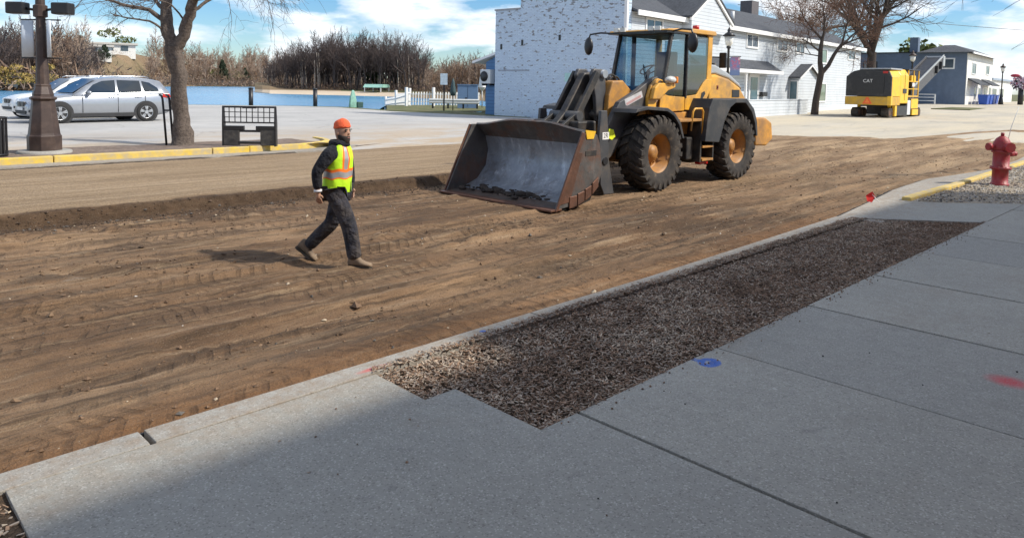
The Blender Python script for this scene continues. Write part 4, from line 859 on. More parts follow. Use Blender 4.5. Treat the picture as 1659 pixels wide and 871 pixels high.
for k, (p, d, Lg, r) in enumerate([((0.28, 0, 5.1), (-0.6, 0.2, 0.7), 2.2, 0.09), ((0.28, 0, 5.1), (0.2, -0.5, 0.9), 2.2, 0.09), ((0.2, 0, 4.3), (-0.8, -0.3, 0.35), 1.9, 0.07), ((0.2, 0, 4.0), (-0.7, 0.6, 0.3), 1.7, 0.05), ((1.5, -0.2, 4.7), (0.7, 0.3, 0.6), 2.2, 0.08), ((1.5, -0.2, 4.7), (0.9, -0.4, 0.3), 2.0, 0.07), ((1.2, -0.2, 4.3), (0.9, 0.2, 0.05), 1.8, 0.05), ((0.25, 0, 4.8), (0.3, 0.7, 0.6), 2.0, 0.07), ((1.5, -0.2, 4.6), (0.1, -0.3, 1), 2.2, 0.08)]):
    grow(c, LL(*p), Vector(LL(*d)), Lg, r, 1, random.Random(70 + k), opts(levels=5, segs=[4, 4, 3, 3, 2, 2], sides=[6, 6, 4, 3, 3, 3], kids=[4, 5, 5, 4, 3], trop=[0, 0.02, 0.03, 0.0], rmin=0.009, mi=[0, 0, 0, 1, 1, 1]))
c.build('crown', [BARK_DARK, TWIG], HT)
bare_tree('bare_tree', 'tall bare grey tree rising behind the yellow machine, left of the blue building', (88.5, 31, 0.4), 20, 21, dict(OH, trunk=0.30, limbs=6, limb_el=(48, 74), rmin=0.022), [BARK_DARK, BARK], trunk_r=0.55)
bare_tree('bare_tree', 'bare brown tree with pale leaf remnants behind the right end of the white house', (74, 33, 0.2), 12.5, 23, dict(OH, trunk=0.25, limbs=6, limb_el=(30, 65), rmin=0.018), [BARK, mat('tan_twigs', (0.23, 0.14, 0.09), 0.9, var=0.3)], trunk_r=0.3)
bare_tree('bare_tree', 'bare round tree standing beyond the flat roof of the white annex', (160, 62, 0.5), 15, 24, dict(OH, levels=4, trunk=0.3, limbs=6, limb_el=(35, 70), rmin=0.04), [BARK, BARK], trunk_r=0.4)
bare_tree('bare_tree', 'brown bare tree above the red brown roof at the right edge', (185, 52, 0.6), 14, 25, dict(OH, levels=4, trunk=0.2, limbs=7, limb_el=(30, 70), rmin=0.05), [BARK, TWIG], trunk_r=0.4)
# evergreen mass on the horizon over the blue building
# ------------------------------------------------------------------ woods across the lake
def polar(az, D): 
    a = R(45.4) - R(az); return (D * math.cos(a), D * math.sin(a))
def az_of(px): return math.degrees(math.atan((px - 600) / 852.0))
def shore(az): return np.interp(az, [-60, -36, -31, -27, -24, -18, 15], [190, 200, 215, 330, 420, 440, 440])
def hill(az, D):
    s = shore(az); d = np.maximum(D - s, 0)
    top = np.interp(az, [-60, -36, -31, -28, -25, -20, -15, -5, 10], [4, 4, 6, 16, 14, 9, 7, 6, 5])
    return -1.5 + 0.8 * sst(0, 4, d) + top * sst(5, 95, d)
V = []; F = []; azs = np.linspace(-60, 12, 90); ds = [0, 4, 12, 30, 50, 75, 100, 160, 400]
hb = MB()
for i in range(len(azs) - 1):
    for j in range(len(ds) - 1):
        q = []
        for (a_, dd) in ((azs[i], ds[j]), (azs[i + 1], ds[j]), (azs[i + 1], ds[j + 1]), (azs[i], ds[j + 1])):
            D = float(shore(a_)) + dd; x, y = polar(a_, D); q.append((x, y, float(hill(a_, D))))
        hb.add(q[::-1], [(0, 1, 2, 3)], 0, True)
setting(hb.build('far_shore_hill', SHORE))
# wooded point with a sandy beach
def p_front(az): return np.interp(az, [-19.5, -18.5, -16, -12, -9, -6, 2, 6], [215, 196, 188, 180, 172, 150, 128, 120])
hb = MB(); azs = np.linspace(-19.5, 6, 50); ds = [0, 3, 20, 30, 45, 120]; zs = [-1.4, -1.05, -0.35, 0.0, 0.6, 1.6]
for i in range(len(azs) - 1):
    for j in range(len(ds) - 1):
        q = [(*polar(a_, float(p_front(a_)) + dd * (0.2 + 0.8 * sst(-19.5, -17, a_))), z) for (a_, dd, z) in ((azs[i], ds[j], zs[j]), (azs[i + 1], ds[j], zs[j]), (azs[i + 1], ds[j + 1], zs[j + 1]), (azs[i], ds[j + 1], zs[j + 1]))]
        m = 1 if (j <= 1 and azs[i] < -8.5) else (2 if j == 2 and azs[i] > -13.5 and azs[i] < -8 else 0)
        hb.add(q[::-1], [(0, 1, 2, 3)], m, True)
setting(hb.build('wooded_point', [SHORE, SAND, GRASS]))
WOODS = {k: [bark('wood_bark_' + k, c), bark('wood_twig_' + k, d)] for k, c, d in (('dark', (0.080, 0.068, 0.065), (0.095, 0.075, 0.07)), ('brown', (0.13, 0.10, 0.085), (0.17, 0.115, 0.085)), ('tan', (0.26, 0.205, 0.165), (0.33, 0.245, 0.185)), ('rust', (0.16, 0.115, 0.085), (0.25, 0.165, 0.11)))}
PALE_BARK = bark('pale_bark', (0.33, 0.29, 0.25))
def wood_mesh(seed, h, levels, rmin, kind, slim=False, pale=False):
    c = MB(); r2 = random.Random(seed); o = opts(levels=levels, segs=[3, 2, 2, 2], sides=[4, 3, 3, 3], kids=[8, 6, 5], trop=[0.02, 0.08, 0.06], rmin=rmin, t0=0.22 if not slim else 0.35, ang=(22, 48), shrink=(0.36, 0.52), mi=[0, 1, 1, 1], wob=0.07)
    grow(c, (0, 0, -0.3), (r2.gauss(0, .05), r2.gauss(0, .05), 1), h * 0.72, h * 0.016 + 0.05, 0, r2, o)
    ob = c.build('bare_tree', [PALE_BARK if pale else WOODS[kind][0], WOODS[kind][1]]); return ob
def as_arrays(ob):
    me = ob.data; n = len(me.vertices); v = np.empty(n * 3); me.vertices.foreach_get('co', v); v = v.reshape(-1, 3)
    f = np.array([tuple(p.vertices) for p in me.polygons], np.int64); m = np.empty(len(me.polygons), np.int32); me.polygons.foreach_get('material_index', m)
    return v, f, m
def forest(name, kinds, spots, label):
    # a far wood that reads as one mass: one object
    Vs = []; Fs = []; Ms = []; off = 0; mats = []; arr = []
    for (kind, seed, h, lv, rm) in kinds:
        ob = wood_mesh(seed, h, lv, rm, kind); v, f, m = as_arrays(ob); arr.append((v, f, m + len(mats))); mats += list(WOODS[kind]); me = ob.data; bpy.data.objects.remove(ob); bpy.data.meshes.remove(me)
    r2 = random.Random(9)
    for (x, y, z, s, ki) in spots:
        v, f, m = arr[ki % len(arr)]; a = r2.uniform(0, 6.28); ca, sa = math.cos(a), math.sin(a)
        w = np.stack([(v[:, 0] * ca - v[:, 1] * sa) * s + x, (v[:, 0] * sa + v[:, 1] * ca) * s + y, v[:, 2] * s + z], 1)
        Vs.append(w); Fs.append(f + off); Ms.append(m); off += len(v)
    return stuff(soup(name, np.concatenate(Vs), np.concatenate(Fs), mats, np.concatenate(Ms)), label, 'woods')
r3 = random.Random(77); sp = []
for k in range(520):        # tan hillside across the lake
    az = r3.uniform(-33, -12); s = float(shore(az)); D = s + 6 + 105 * r3.random() ** 1.2
    if -30.4 < az < -26.5 and (D - s > 12 or r3.random() < 0.6): continue
    x, y = polar(az, D); sp.append((x, y, float(hill(az, D)), r3.choice([0.45, 0.6, 0.75, 0.9, 1.0, 1.2]) * r3.uniform(0.9, 1.1) * (0.5 if -30.4 < az < -26.5 else 1), r3.choice([0, 0, 1, 2, 2, 3])))
forest('far_shore_woods', [('tan', 1, 13, 3, 0.07), ('tan', 2, 12, 3, 0.07), ('rust', 3, 10, 3, 0.08), ('brown', 4, 13, 3, 0.07)], sp, 'tan leafless woods on the hillside across the lake')
sp = []
for k in range(330):        # darker woods nearer, at the left edge
    az = r3.uniform(-46, -29.5); s = float(shore(az)); D = s + 3 + 60 * r3.random()
    if az > -31.5 and r3.random() < 0.4: continue
    x, y = polar(az, D); sp.append((x, y, float(hill(az, D)) * 0.6, r3.uniform(0.65, 1.2) * (1.0 if az < -32 else 0.7), r3.choice([0, 0, 0, 1])))
forest('left_shore_woods', [('dark', 11, 15, 3, 0.06), ('brown', 12, 14, 3, 0.06), ('rust', 13, 9, 3, 0.06)], sp, 'dark leafless woods on the left shore of the lake behind the lamp post')
sp = []
for k in range(260):        # brown woods behind the picket fence
    az = r3.uniform(-8.6, 4); D = float(p_front(az)) + 30 + 70 * r3.random(); x, y = polar(az, D); sp.append((x, y, 0.4, r3.uniform(0.6, 1.0) * float(np.interp(az, [-8.6, -5, 4], [0.75, 0.8, 1.0])), r3.choice([0, 1, 1, 2])))
forest('brown_woods', [('brown', 21, 12, 3, 0.045), ('tan', 22, 11, 3, 0.045), ('rust', 23, 10, 3, 0.05)], sp, 'brown leafless woods beyond the white picket fence')
# the trees of the wooded point, one by one
protos = [wood_mesh(31 + i, 14.5, 3, 0.04, 'dark', slim=True, pale=(i == 3)) for i in range(4)]
GL = 'bare dark tree in the dense stand on the wooded point across the water'
used = set()
for k in range(230):
    az = r3.uniform(-18.6, -7.0); D = float(p_front(az)) + 26 + 45 * r3.random()
    i = r3.choice([0, 1, 2, 0, 1, 2, 3]); x, y = polar(az, D)
    o = protos[i] if i not in used else protos[i].copy()
    if i in used: COL.objects.link(o)
    used.add(i); o.location = (x, y, 0.0); o.rotation_euler = (0, 0, r3.uniform(0, 6.28)); s = r3.uniform(0.85, 1.12) * float(np.interp(az, [-18.6, -17, -14, -9, -7], [0.55, 0.8, 1.0, 0.98, 0.75])); o.scale = (s, s, s)
    tag(o, GL, 'tree', 'bare trees of the wooded point')
for p_ in protos:
    if p_['label'] if 'label' in p_ else False: continue
# low brush along the far shores
def brush(name, n, gen, mats, label):
    P = np.array([gen() for _ in range(n)]); a = rng.normal(0, 1, (n, 3)); b = rng.normal(0, 1, (n, 3)); a[:, 2] = np.abs(a[:, 2]) * 1.3; s_ = P[:, 3:4]
    c = P[:, :3] + np.stack([rng.normal(0, 1, n), rng.normal(0, 1, n), np.abs(rng.normal(0, 0.8, n))], 1) * s_ * 1.2
    V = np.stack([c - b * s_ * .045, c + b * s_ * .045, c + a * s_ * .42], 1).reshape(-1, 3)
    return stuff(soup(name, V, np.arange(n * 3).reshape(-1, 3), mats, rng.integers(0, len(mats), n)), label, 'brush')
def g1():
    az = r3.uniform(-46, -12); D = float(shore(az)) + abs(r3.gauss(3, 8)); x, y = polar(az, D); return (x, y, float(hill(az, D)), r3.uniform(1.2, 2.6) * (1 if az > -29 else 1.2))
brush('shore_brush', 26000, g1, [WOODS['tan'][1], WOODS['rust'][1], WOODS['brown'][0], WOODS['brown'][1]], 'brown brush along the far shoreline under the leafless woods')
def g2():
    az = r3.uniform(-18.8, 4); D = float(p_front(az)) + 24 + 40 * r3.random(); x, y = polar(az, D); return (x, y, 0.0, r3.uniform(0.6, 1.3))
brush('point_brush', 22000, g2, [WOODS['dark'][1], WOODS['brown'][0], WOODS['rust'][1], WOODS['brown'][1]], 'dark brush under the trees of the wooded point')
def g3():
    az = r3.uniform(-33, -12); s0 = float(shore(az)); D = s0 + 10 + 95 * r3.random(); x, y = polar(az, D)
    return (x, y, float(hill(az, D)) + r3.uniform(0, 1), r3.uniform(0.6, 1.2) if -30.4 < az < -26.5 else r3.uniform(1.2, 2.6))
brush('hillside_brush', 16000, g3, [WOODS['tan'][1], WOODS['rust'][1], WOODS['tan'][0], WOODS['brown'][1]], 'tan brush between the trees on the far hillside')
# evergreens
NEEDLE = mat('dark_needles', (0.03, 0.045, 0.022), 0.9, var=0.45, sc=1.2); NEEDLE_Y = mat('yellow_green_needles', (0.12, 0.14, 0.035), 0.9, var=0.4, sc=1.2); WILLOW = mat('yellow_willow_twigs', (0.34, 0.24, 0.07), 0.9, var=0.35, sc=0.8)
def leafy(name, label, loc, h, w, m, seed, trunk=BARK_DARK, n=900, conic=False, group=None, leaf=0.28):
    t = thing(name, label, 'tree' if h > 3.5 else 'shrub', loc, 0, group); g = np.random.default_rng(seed)
    MB().tube([(0, 0, -0.3), (0, 0, h * 0.7)], [h * 0.025, h * 0.01], 6).build('trunk', trunk, t)
    k = 9 if not conic else 14; cz = g.uniform(0.2, 0.95, k) * h; cr = (w * 0.5 * (1.05 - cz / h) if conic else w * 0.30 * np.sqrt(np.clip(1.2 - (cz / h - 0.5) ** 2 * 3, 0.2, 1.2)))
    ca = g.uniform(0, 6.28, k); cx = np.cos(ca) * cr * (0.3 if conic else 0.9); cy = np.sin(ca) * cr * (0.3 if conic else 0.9)
    i = g.integers(0, k, n); d = g.normal(0, 1, (n, 3)); d /= np.linalg.norm(d, axis=1)[:, None]; rr_ = np.cbrt(g.uniform(0.25, 1, n))[:, None]
    c = np.stack([cx[i], cy[i], cz[i]], 1) + d * rr_ * np.stack([np.maximum(cr[i], .25), np.maximum(cr[i], .25), np.full(n, h * 0.13)], 1); c[:, 2] = np.maximum(c[:, 2], 0.1)
    a = g.normal(0, 1, (n, 3)); b = g.normal(0, 1, (n, 3)); L_ = leaf * h / 6
    V = np.stack([c - a * L_ * .5, c + b * L_ * .5, c + a * L_ * .5, c - b * L_ * .5], 1).reshape(-1, 3); F = np.arange(n * 4).reshape(-1, 4)
    o = soup('crown', V, F, m); o.parent = t; return t
for i, (px, D, h, w, m, lb) in enumerate([(248, 452, 8, 13, NEEDLE_Y, 'low yellow green evergreen at the waterline across the lake, left of its dark neighbour'), (261, 450, 13, 11, NEEDLE, 'dark pointed evergreen at the waterline across the lake'), (272, 452, 7, 12, NEEDLE_Y, 'rounded olive evergreen at the waterline right of the dark pointed one'), (287, 455, 9, 9, NEEDLE, 'small dark evergreen at the waterline above the left bollard'), (437, 222, 13, 7, NEEDLE, 'dark evergreen among bare trunks on the wooded point'), (463, 225, 11.5, 6, NEEDLE, 'second dark evergreen on the wooded point, nearer the picket fence'), (96, 310, 8, 10, NEEDLE, 'dark evergreen above the silver car below the hillside house'), (123, 330, 7, 11, NEEDLE, 'low dark evergreen clump left of the tree trunk across the lake'), (95, 400, 15, 12, NEEDLE, 'dark evergreen crowning the hill left of the pale long house'), (137, 430, 14, 16, NEEDLE_Y, 'ochre tree crowning the hill above the pale long house')]):
    az = az_of(px); x, y = polar(az, D); z = float(hill(az, D)) if px < 340 else 0.0
    leafy('evergreen_tree', lb, (x, y, z), h, w, m, 50 + i, n=1300, conic=(m is NEEDLE))
for i, (px, lb) in enumerate(((8, 'yellow willow at the left edge of the far shore'), (20, 'yellow willow on the far shore left of the lamp post, next to another willow'), (52, 'thin yellow willow on the far shore directly behind the lamp post'))):
    x, y = polar(az_of(px), 203); leafy('willow_tree', lb, (x, y, -0.6), 5.5, 5.5, WILLOW, 80 + i, n=900)
x, y = polar(az_of(1085), 118); leafy('pine_tree', 'yellow green pine crown behind the roof of the blue building', (x, y, 0), 9.3, 8, NEEDLE_Y, 95, n=1200)
# houses on the far hill
def hill_house(px, D, z, wd, hg, label, roofc):
    x, y = polar(az_of(px), D); t = thing('hillside_house', label, 'house', (x, y, z), R(45.4) - R(az_of(px)) - pi / 2)
    w = MB(); w.b2(-wd / 2, wd / 2, 0, 8, -3, hg); w.build('wall', OFFWHITE, t); w = MB(); w.b2(-wd / 2 - 1, wd / 2 + 1, -1, 9, hg, hg + 0.8); w.build('roof', roofc, t)
    for k in range(int(wd // 6)):
        w = MB(); w.b2(-wd / 2 + 2 + k * 6, -wd / 2 + 5 + k * 6, -0.1, -0.01, 0.6, hg - 0.5); w.build('window', PANE, t)
PALE_ROOF = mat('pale_roof', (0.55, 0.52, 0.47), 0.8)
hill_house(131, 380, 14.2, 20, 3.4, 'pale long low house on top of the hill across the lake', PALE_ROOF)
hill_house(115, 335, 11.6, 10, 3.0, 'small pale house on the hill slope, left of the long house', PALE_ROOF)
hill_house(238, 500, 11.0, 12, 4.0, 'pale house among bare trees on the ridge right of the tree trunk', PALE_ROOF)
P2 = polar(az_of(441), 195)
PV = thing('picnic_pavilion', 'low open pavilion with pale green roof on the wooded point', 'pavilion', (*P2, -0.35), R(35))
w = MB(); w.prism([(-3.4, 1.15), (3.4, 1.15), (2.2, 2.0), (-2.2, 2.0)], 'y', -2.5, 2.5); w.build('roof', mat('green_metal_roof', (0.28, 0.50, 0.42), 0.5, var=0.1), PV)
for sx in (-3, 3):
    for sy in (-2.2, 2.2):
        w = MB(); w.b2(sx - .1, sx + .1, sy - .1, sy + .1, 0, 1.15); w.build('post', TRIM, PV)

# ------------------------------------------------------------------ wheel loader
YEL = mat('machine_yellow', (0.80, 0.40, 0.035), 0.42, var=0.08, sc=3, dirt=(0.30, 0.18, 0.08), dirt_amt=0.6, dsc=2.2, coat=0.15)
YEL_DIRTY = mat('dusty_machine_yellow', (0.58, 0.27, 0.035), 0.6, var=0.2, sc=4, dirt=(0.22, 0.13, 0.07), dirt_amt=0.7, dsc=3)
RIM = mat('rim_orange_yellow', (0.50, 0.22, 0.03), 0.55, var=0.25, sc=6, dirt=(0.17, 0.095, 0.05), dirt_amt=0.75, dsc=6)
CHAR = mat('charcoal_paint', (0.065, 0.067, 0.072), 0.45, 0.1, var=0.2, sc=3, dirt=(0.16, 0.13, 0.10), dirt_amt=0.4, dsc=2.5)
CHAR_D = mat('dark_grease_steel', (0.035, 0.034, 0.034), 0.5, 0.3, var=0.35, sc=7, dirt=(0.14, 0.11, 0.08), dirt_amt=0.4, dsc=4)
FENDER = mat('black_plastic_fender', (0.032, 0.034, 0.038), 0.5, var=0.2, sc=3, dirt=(0.13, 0.11, 0.09), dirt_amt=0.4, dsc=2)
SILVER_PANEL = mat('silver_grey_panel', (0.42, 0.44, 0.45), 0.4, 0.2, var=0.08, dirt=(0.36, 0.31, 0.24), dirt_amt=0.3)
def m_rubber():
    t = NT('tyre_rubber'); f = t.noise(5, 5, 0.7)
    c = t.ramp(f, [(0.3, (0.022, 0.021, 0.021)), (0.56, (0.055, 0.048, 0.042)), (0.70, (0.15, 0.115, 0.08))])
    return t.done(c, 0.85, 0, t.bump(t.noise(40, 3), 0.006, 0.6), 0.3)
RUBBER = m_rubber()
def m_bucket(name, lo, hi, rust, amt):
    t = NT(name); c = t.ramp(t.noise(2.2, 6, 0.7), [(0.3, lo), (0.7, hi)])
    c = t.mix(t.ramp(t.noise(1.6, 6, 0.75, dist=0.5), [(0.62 - amt * 0.3, 0.0), (0.72, 0.85)]), c, rust)
    c = t.mix(t.ramp(t.noise(8.0, 4, 0.7, vec=t.coord(scale=(1, 1, 0.15))), [(0.56, 0.0), (0.7, 0.4)]), c, [min(1, h * 1.8) for h in hi])
    return t.done(c, t.ramp(t.noise(5, 4), [(0.3, 0.35), (0.7, 0.65)]), 0.45, t.bump(t.noise(14, 5, 0.7), 0.012, 0.5), 0.4)
BUCKET_IN = m_bucket('scoured_bucket_steel', (0.20, 0.22, 0.25), (0.36, 0.39, 0.43), (0.13, 0.10, 0.085), 0.3)
BUCKET_OUT = m_bucket('worn_grey_bucket_paint', (0.085, 0.082, 0.08), (0.15, 0.14, 0.13), (0.20, 0.085, 0.045), 0.55)
RUSTY = m_bucket('rusty_wear_steel', (0.12, 0.058, 0.038), (0.19, 0.095, 0.062), (0.075, 0.055, 0.045), 0.5)
def m_cabglass(name, tint, mixf=0.25):
    t = NT(name); nd = t.nd; lk = t.lk
    tr = nd.new('ShaderNodeBsdfTransparent'); tr.inputs[0].default_value = (*tint, 1)
    gl = nd.new('ShaderNodeBsdfGlossy'); gl.inputs['Roughness'].default_value = 0.03
    lw = nd.new('ShaderNodeLayerWeight'); lw.inputs[0].default_value = 0.28
    mx = nd.new('ShaderNodeMixShader'); ad = t.math('ADD', t.math('MULTIPLY', lw.outputs['Facing'], 0.5), 0.05)
    lk.new(ad, mx.inputs[0]); lk.new(tr.outputs[0], mx.inputs[1]); lk.new(gl.outputs[0], mx.inputs[2])
    lk.new(mx.outputs[0], nd['Material Output'].inputs['Surface']); return t.m
CABGLASS = m_cabglass('tinted_cab_glass', (0.36, 0.50, 0.58))
ORANGE_LENS = mat('amber_lens', (0.75, 0.22, 0.02), 0.25, var=0.05); RED_LENS = mat('red_lens', (0.45, 0.02, 0.015), 0.25, var=0.05)
LAMP_GLASS = mat('lamp_glass', (0.62, 0.62, 0.58), 0.12, 0.1, var=0.1); BLACK_RUB = mat('black_rubber', (0.02, 0.02, 0.021), 0.7)
SEATM = mat('seat_cloth', (0.025, 0.025, 0.028), 0.9)
STICKER = mat('white_sticker', (0.75, 0.75, 0.73), 0.5); NEON = mat('neon_yellow_tag', (0.75, 0.85, 0.03), 0.5); RED_MARK = mat('red_print', (0.45, 0.05, 0.04), 0.5)
WL = thing('wheel_loader', 'yellow wheel loader with charcoal arms and wide steel bucket lowered to the dirt', 'wheel loader', (12.25, 9.6, -0.26))
def prism(poly, a, b, m, name, parent=WL, bevel=0.012, seg=2):
    return MB().prism(poly, 'y', a, b).build(name, m, parent, bevel=bevel, seg=seg)
# wheels
def wheel(ax, side):
    R0, W = 0.785, 0.55; t = MB(); yc = side * 0.985
    prof = [(0.40, -W * .40), (0.46, -W * .47), (0.60, -W * .52), (0.70, -W * .49), (0.735, -W * .40), (0.742, 0), (0.735, W * .40), (0.70, W * .49), (0.60, W * .52), (0.46, W * .47), (0.40, W * .40)]
    t.lathe(prof, 48, 0, (0, 0, 0), 'y', cap=False)
    n = 24
    for k in range(n):
        for sgn in (-1, 1):
            a0 = 2 * pi * (k + (0.5 if sgn > 0 else 0)) / n; da = 2 * pi / n * 0.30
            vs = []
            for (rr, y, sh) in ((0.725, 0.03, 0.0), (R0, 0.03, 0.0), (0.725, W * .36, 0.55), (R0 - 0.004, W * .36, 0.55), (0.60, W * .525, 0.95), (R0 - 0.055, W * .535, 0.95)):
                for s2 in (-1, 1):
                    a = a0 + s2 * da * (1.0 if y < 0.3 * W else 0.85) + sh * 2 * pi / n * 0.8
                    vs.append((rr * math.cos(a), sgn * y, rr * math.sin(a)))
            fs = [(2, 3, 7, 6), (6, 7, 11, 10), (0, 2, 6, 4), (4, 6, 10, 8), (1, 5, 7, 3), (5, 9, 11, 7), (8, 10, 11, 9), (0, 1, 3, 2)]
            t.add(vs, fs, 0)
    ty = t.build('tyre', RUBBER, WL); ty.location = (ax, yc, R0)
    r = MB(); s_ = side
    pr = [(0.41, -0.20), (0.425, 0.21), (0.405, 0.215), (0.385, 0.15), (0.345, 0.13), (0.33, -0.02), (0.26, -0.05), (0.25, 0.0), (0.17, 0.01), (0.155, 0.07), (0.11, 0.085), (0.10, 0.10), (0.03, 0.10)]
    r.lathe([(a, b * s_) for a, b in pr], 36, 0, (0, 0, 0), 'y')
    for k in range(12):
        a = 2 * pi * k / 12; r.cyl((0.22 * math.cos(a), s_ * -0.01, 0.22 * math.sin(a)), (0.22 * math.cos(a), s_ * 0.035, 0.22 * math.sin(a)), 0.016, 6)
    r.build('rim', RIM, ty)
for ax in (0.26, 3.46):
    for sd in (-1, 1): wheel(ax, sd)
prism([(-0.15, 0.62), (-0.1, 0.95), (0.62, 0.95), (0.67, 0.62)], -0.75, 0.75, CHAR_D, 'front_axle'); prism([(3.1, 0.6), (3.15, 0.95), (3.8, 0.95), (3.85, 0.6)], -0.75, 0.75, CHAR_D, 'rear_axle')
prism([(-0.40, 0.75), (-0.45, 1.55), (-0.42, 1.95), (-0.30, 2.24), (0.05, 2.26), (0.35, 2.05), (0.85, 2.02), (1.05, 1.75), (1.2, 1.4), (1.15, 0.6), (0.0, 0.55)], -0.40, 0.40, YEL_DIRTY, 'front_frame', bevel=0.03)
for s_ in (-1, 1): prism([(0.42, 1.55), (0.40, 1.92), (0.50, 2.16), (0.75, 2.32), (0.95, 2.28), (1.02, 2.10), (0.72, 1.85), (0.70, 1.55)], s_ * 0.78, s_ * 0.71, YEL, 'boom_bracket', bevel=0.015)
prism([(1.2, 0.62), (1.25, 1.5), (5.0, 1.45), (5.1, 0.70), (3.9, 0.55), (2.5, 0.5)], -0.42, 0.42, CHAR_D, 'rear_frame', bevel=0.03)
prism([(1.0, 0.75), (1.0, 1.25), (1.5, 1.25), (1.5, 0.75)], -0.28, 0.28, YEL_DIRTY, 'articulation_joint', bevel=0.05)
# boom arms and linkage
for s_ in (-1, 1):
    prism([(0.92, 2.26), (0.82, 1.98), (0.25, 1.62), (-0.22, 1.18), (-0.65, 0.75), (-1.25, 0.45), (-1.55, 0.42), (-1.60, 0.58), (-1.25, 0.75), (-0.98, 1.10), (-0.80, 1.36), (-0.45, 1.82), (0.10, 2.04), (0.62, 2.30), (0.85, 2.36)], s_ * 0.70, s_ * 0.58, CHAR, 'lift_arm', bevel=0.014)
    if s_ < 0:
        MB().prism([(-0.30, 1.87), (0.28, 2.05), (0.33, 1.92), (-0.24, 1.73)], 'y', -0.703, -0.7005).prism([(-0.24, 1.80), (0.25, 1.97), (0.27, 1.92), (-0.22, 1.75)], 'y', -0.7045, -0.7032, 1).build('arm_decal', [mat('pale_grey_decal', (0.50, 0.49, 0.49), 0.5), mat('faded_red_decal', (0.45, 0.27, 0.26), 0.5)], WL)
    MB().cyl((0.82, s_ * 0.80, 2.2), (0.82, s_ * 0.55, 2.2), 0.075, 16).build('pivot_pin', CHAR_D, WL)
    MB().cyl((-0.05, s_ * 0.73, 1.62), (-0.05, s_ * 0.55, 1.62), 0.06, 14).build('hinge_pin', BLACK_PAINT, WL)
    MB().cyl((0.62, s_ * 0.50, 1.25), (-0.25, s_ * 0.50, 1.22), 0.085, 12).cyl((-0.25, s_ * 0.50, 1.22), (-0.85, s_ * 0.50, 0.95), 0.045, 10).build('lift_ram', CHAR_D, WL)
    # bucket bracket plates standing on the ground behind the bucket
    prism([(-1.20, 1.66), (-1.02, 1.66), (-0.96, 1.20), (-0.93, 0.72), (-0.74, 0.01), (-1.05, 0.02), (-1.17, 0.23), (-1.19, 0.75), (-1.25, 1.16)], s_ * 0.80 - 0.035, s_ * 0.80 + 0.035, RUSTY if False else CHAR, 'bucket_bracket')
    MB().cyl((-1.06, s_ * 0.80 - 0.06, 0.68), (-1.06, s_ * 0.80 + 0.06, 0.68), 0.075, 14).build('bracket_pin', BLACK_PAINT, WL)
MB().b2(-1.15, -0.95, -0.838, -0.8355, 1.10, 1.24).build('bracket_sticker', STICKER, WL)
o = MB(); text_mesh('2R', 0.13, o, Matrix.Translation((-1.05, -0.8385, 1.17)) @ Matrix.Rotation(pi / 2, 4, 'X'), 0, 0.001); o.build('bracket_number', BLACK_PAINT, WL)
MB().prism([(-0.92, 1.12), (-0.90, 1.30), (-0.76, 1.28), (-0.70, 1.14), (-0.80, 1.08)], 'y', -0.80, -0.78).build('neon_tag', NEON, WL)
for s_ in (-1, 1):
    prism([(-0.86, 2.36), (-0.78, 2.48), (-0.52, 2.48), (-0.42, 2.38), (-0.38, 1.95), (-0.32, 1.50), (-0.45, 1.36), (-0.66, 1.42), (-0.72, 1.90)], s_ * 0.20 - 0.045 - 0.05, s_ * 0.20 + 0.045 - 0.05, CHAR, 'tilt_lever', bevel=0.02)
MB().prism([(-0.84, 2.40), (-0.50, 2.42), (-0.36, 1.45), (-0.75, 1.10), (-1.75, 1.10), (-1.86, 1.25), (-1.42, 1.62)], 'y', -0.10, 0.06).build('tilt_body', CHAR_D, WL, bevel=0.03)
MB().cyl((-0.50, -0.36, 2.38), (-0.50, 0.26, 2.38), 0.085, 18).build('lever_pin', GALV, WL)
MB().cyl((-0.58, -0.36, 1.55), (-0.58, 0.26, 1.55), 0.10, 18).build('lever_pin', CHAR_D, WL)
MB().cyl((0.10, 0, 2.0), (-0.50, 0, 2.36), 0.085, 14).build('tilt_ram', CHAR_D, WL)
for y in (-0.34, 0.24):
    MB().bar((-0.74, y, 2.40), (-1.36, y, 1.52), 0.07, 0.15).bar((-1.30, y, 1.58), (-1.95, y, 1.22), 0.07, 0.13).build('tilt_link', CHAR_D, WL, bevel=0.01)
MB().cyl((-1.34, -0.42, 1.54), (-1.34, 0.32, 1.54), 0.10, 16).build('link_pin', CHAR, WL)
for i, (y, dz) in enumerate(((-0.14, 0.0), (-0.06, 0.03), (0.06, 0.0), (0.14, 0.02))):
    MB().tube([(-0.5 + 0.03 * k, y + 0.05 * math.sin(k * 1.3 + i), 2.30 - 0.20 * k + dz - 0.05 * math.sin(k)) for k in range(5)] + [(-0.2, y, 1.2)], 0.022, 8).build('hydraulic_hose', BLACK_RUB, WL)
MB().tube([(-0.1 + 0.16 * math.cos(a), -0.20, 2.22 + 0.16 * math.sin(a)) for a in np.linspace(0, pi, 9)], 0.022, 8).build('hydraulic_hose', BLACK_RUB, WL)
MB().tube([(0.2 + 0.20 * math.cos(a), -0.05, 2.18 + 0.17 * math.sin(a)) for a in np.linspace(0, pi, 9)], 0.022, 8).build('hydraulic_hose', BLACK_RUB, WL)
MB().b2(-1.75, -0.95, -0.75, 0.75, 0.75, 1.10).b2(-1.6, -1.05, -0.6, 0.6, 1.10, 1.45).build('attachment_frame', CHAR_D, WL, bevel=0.03)
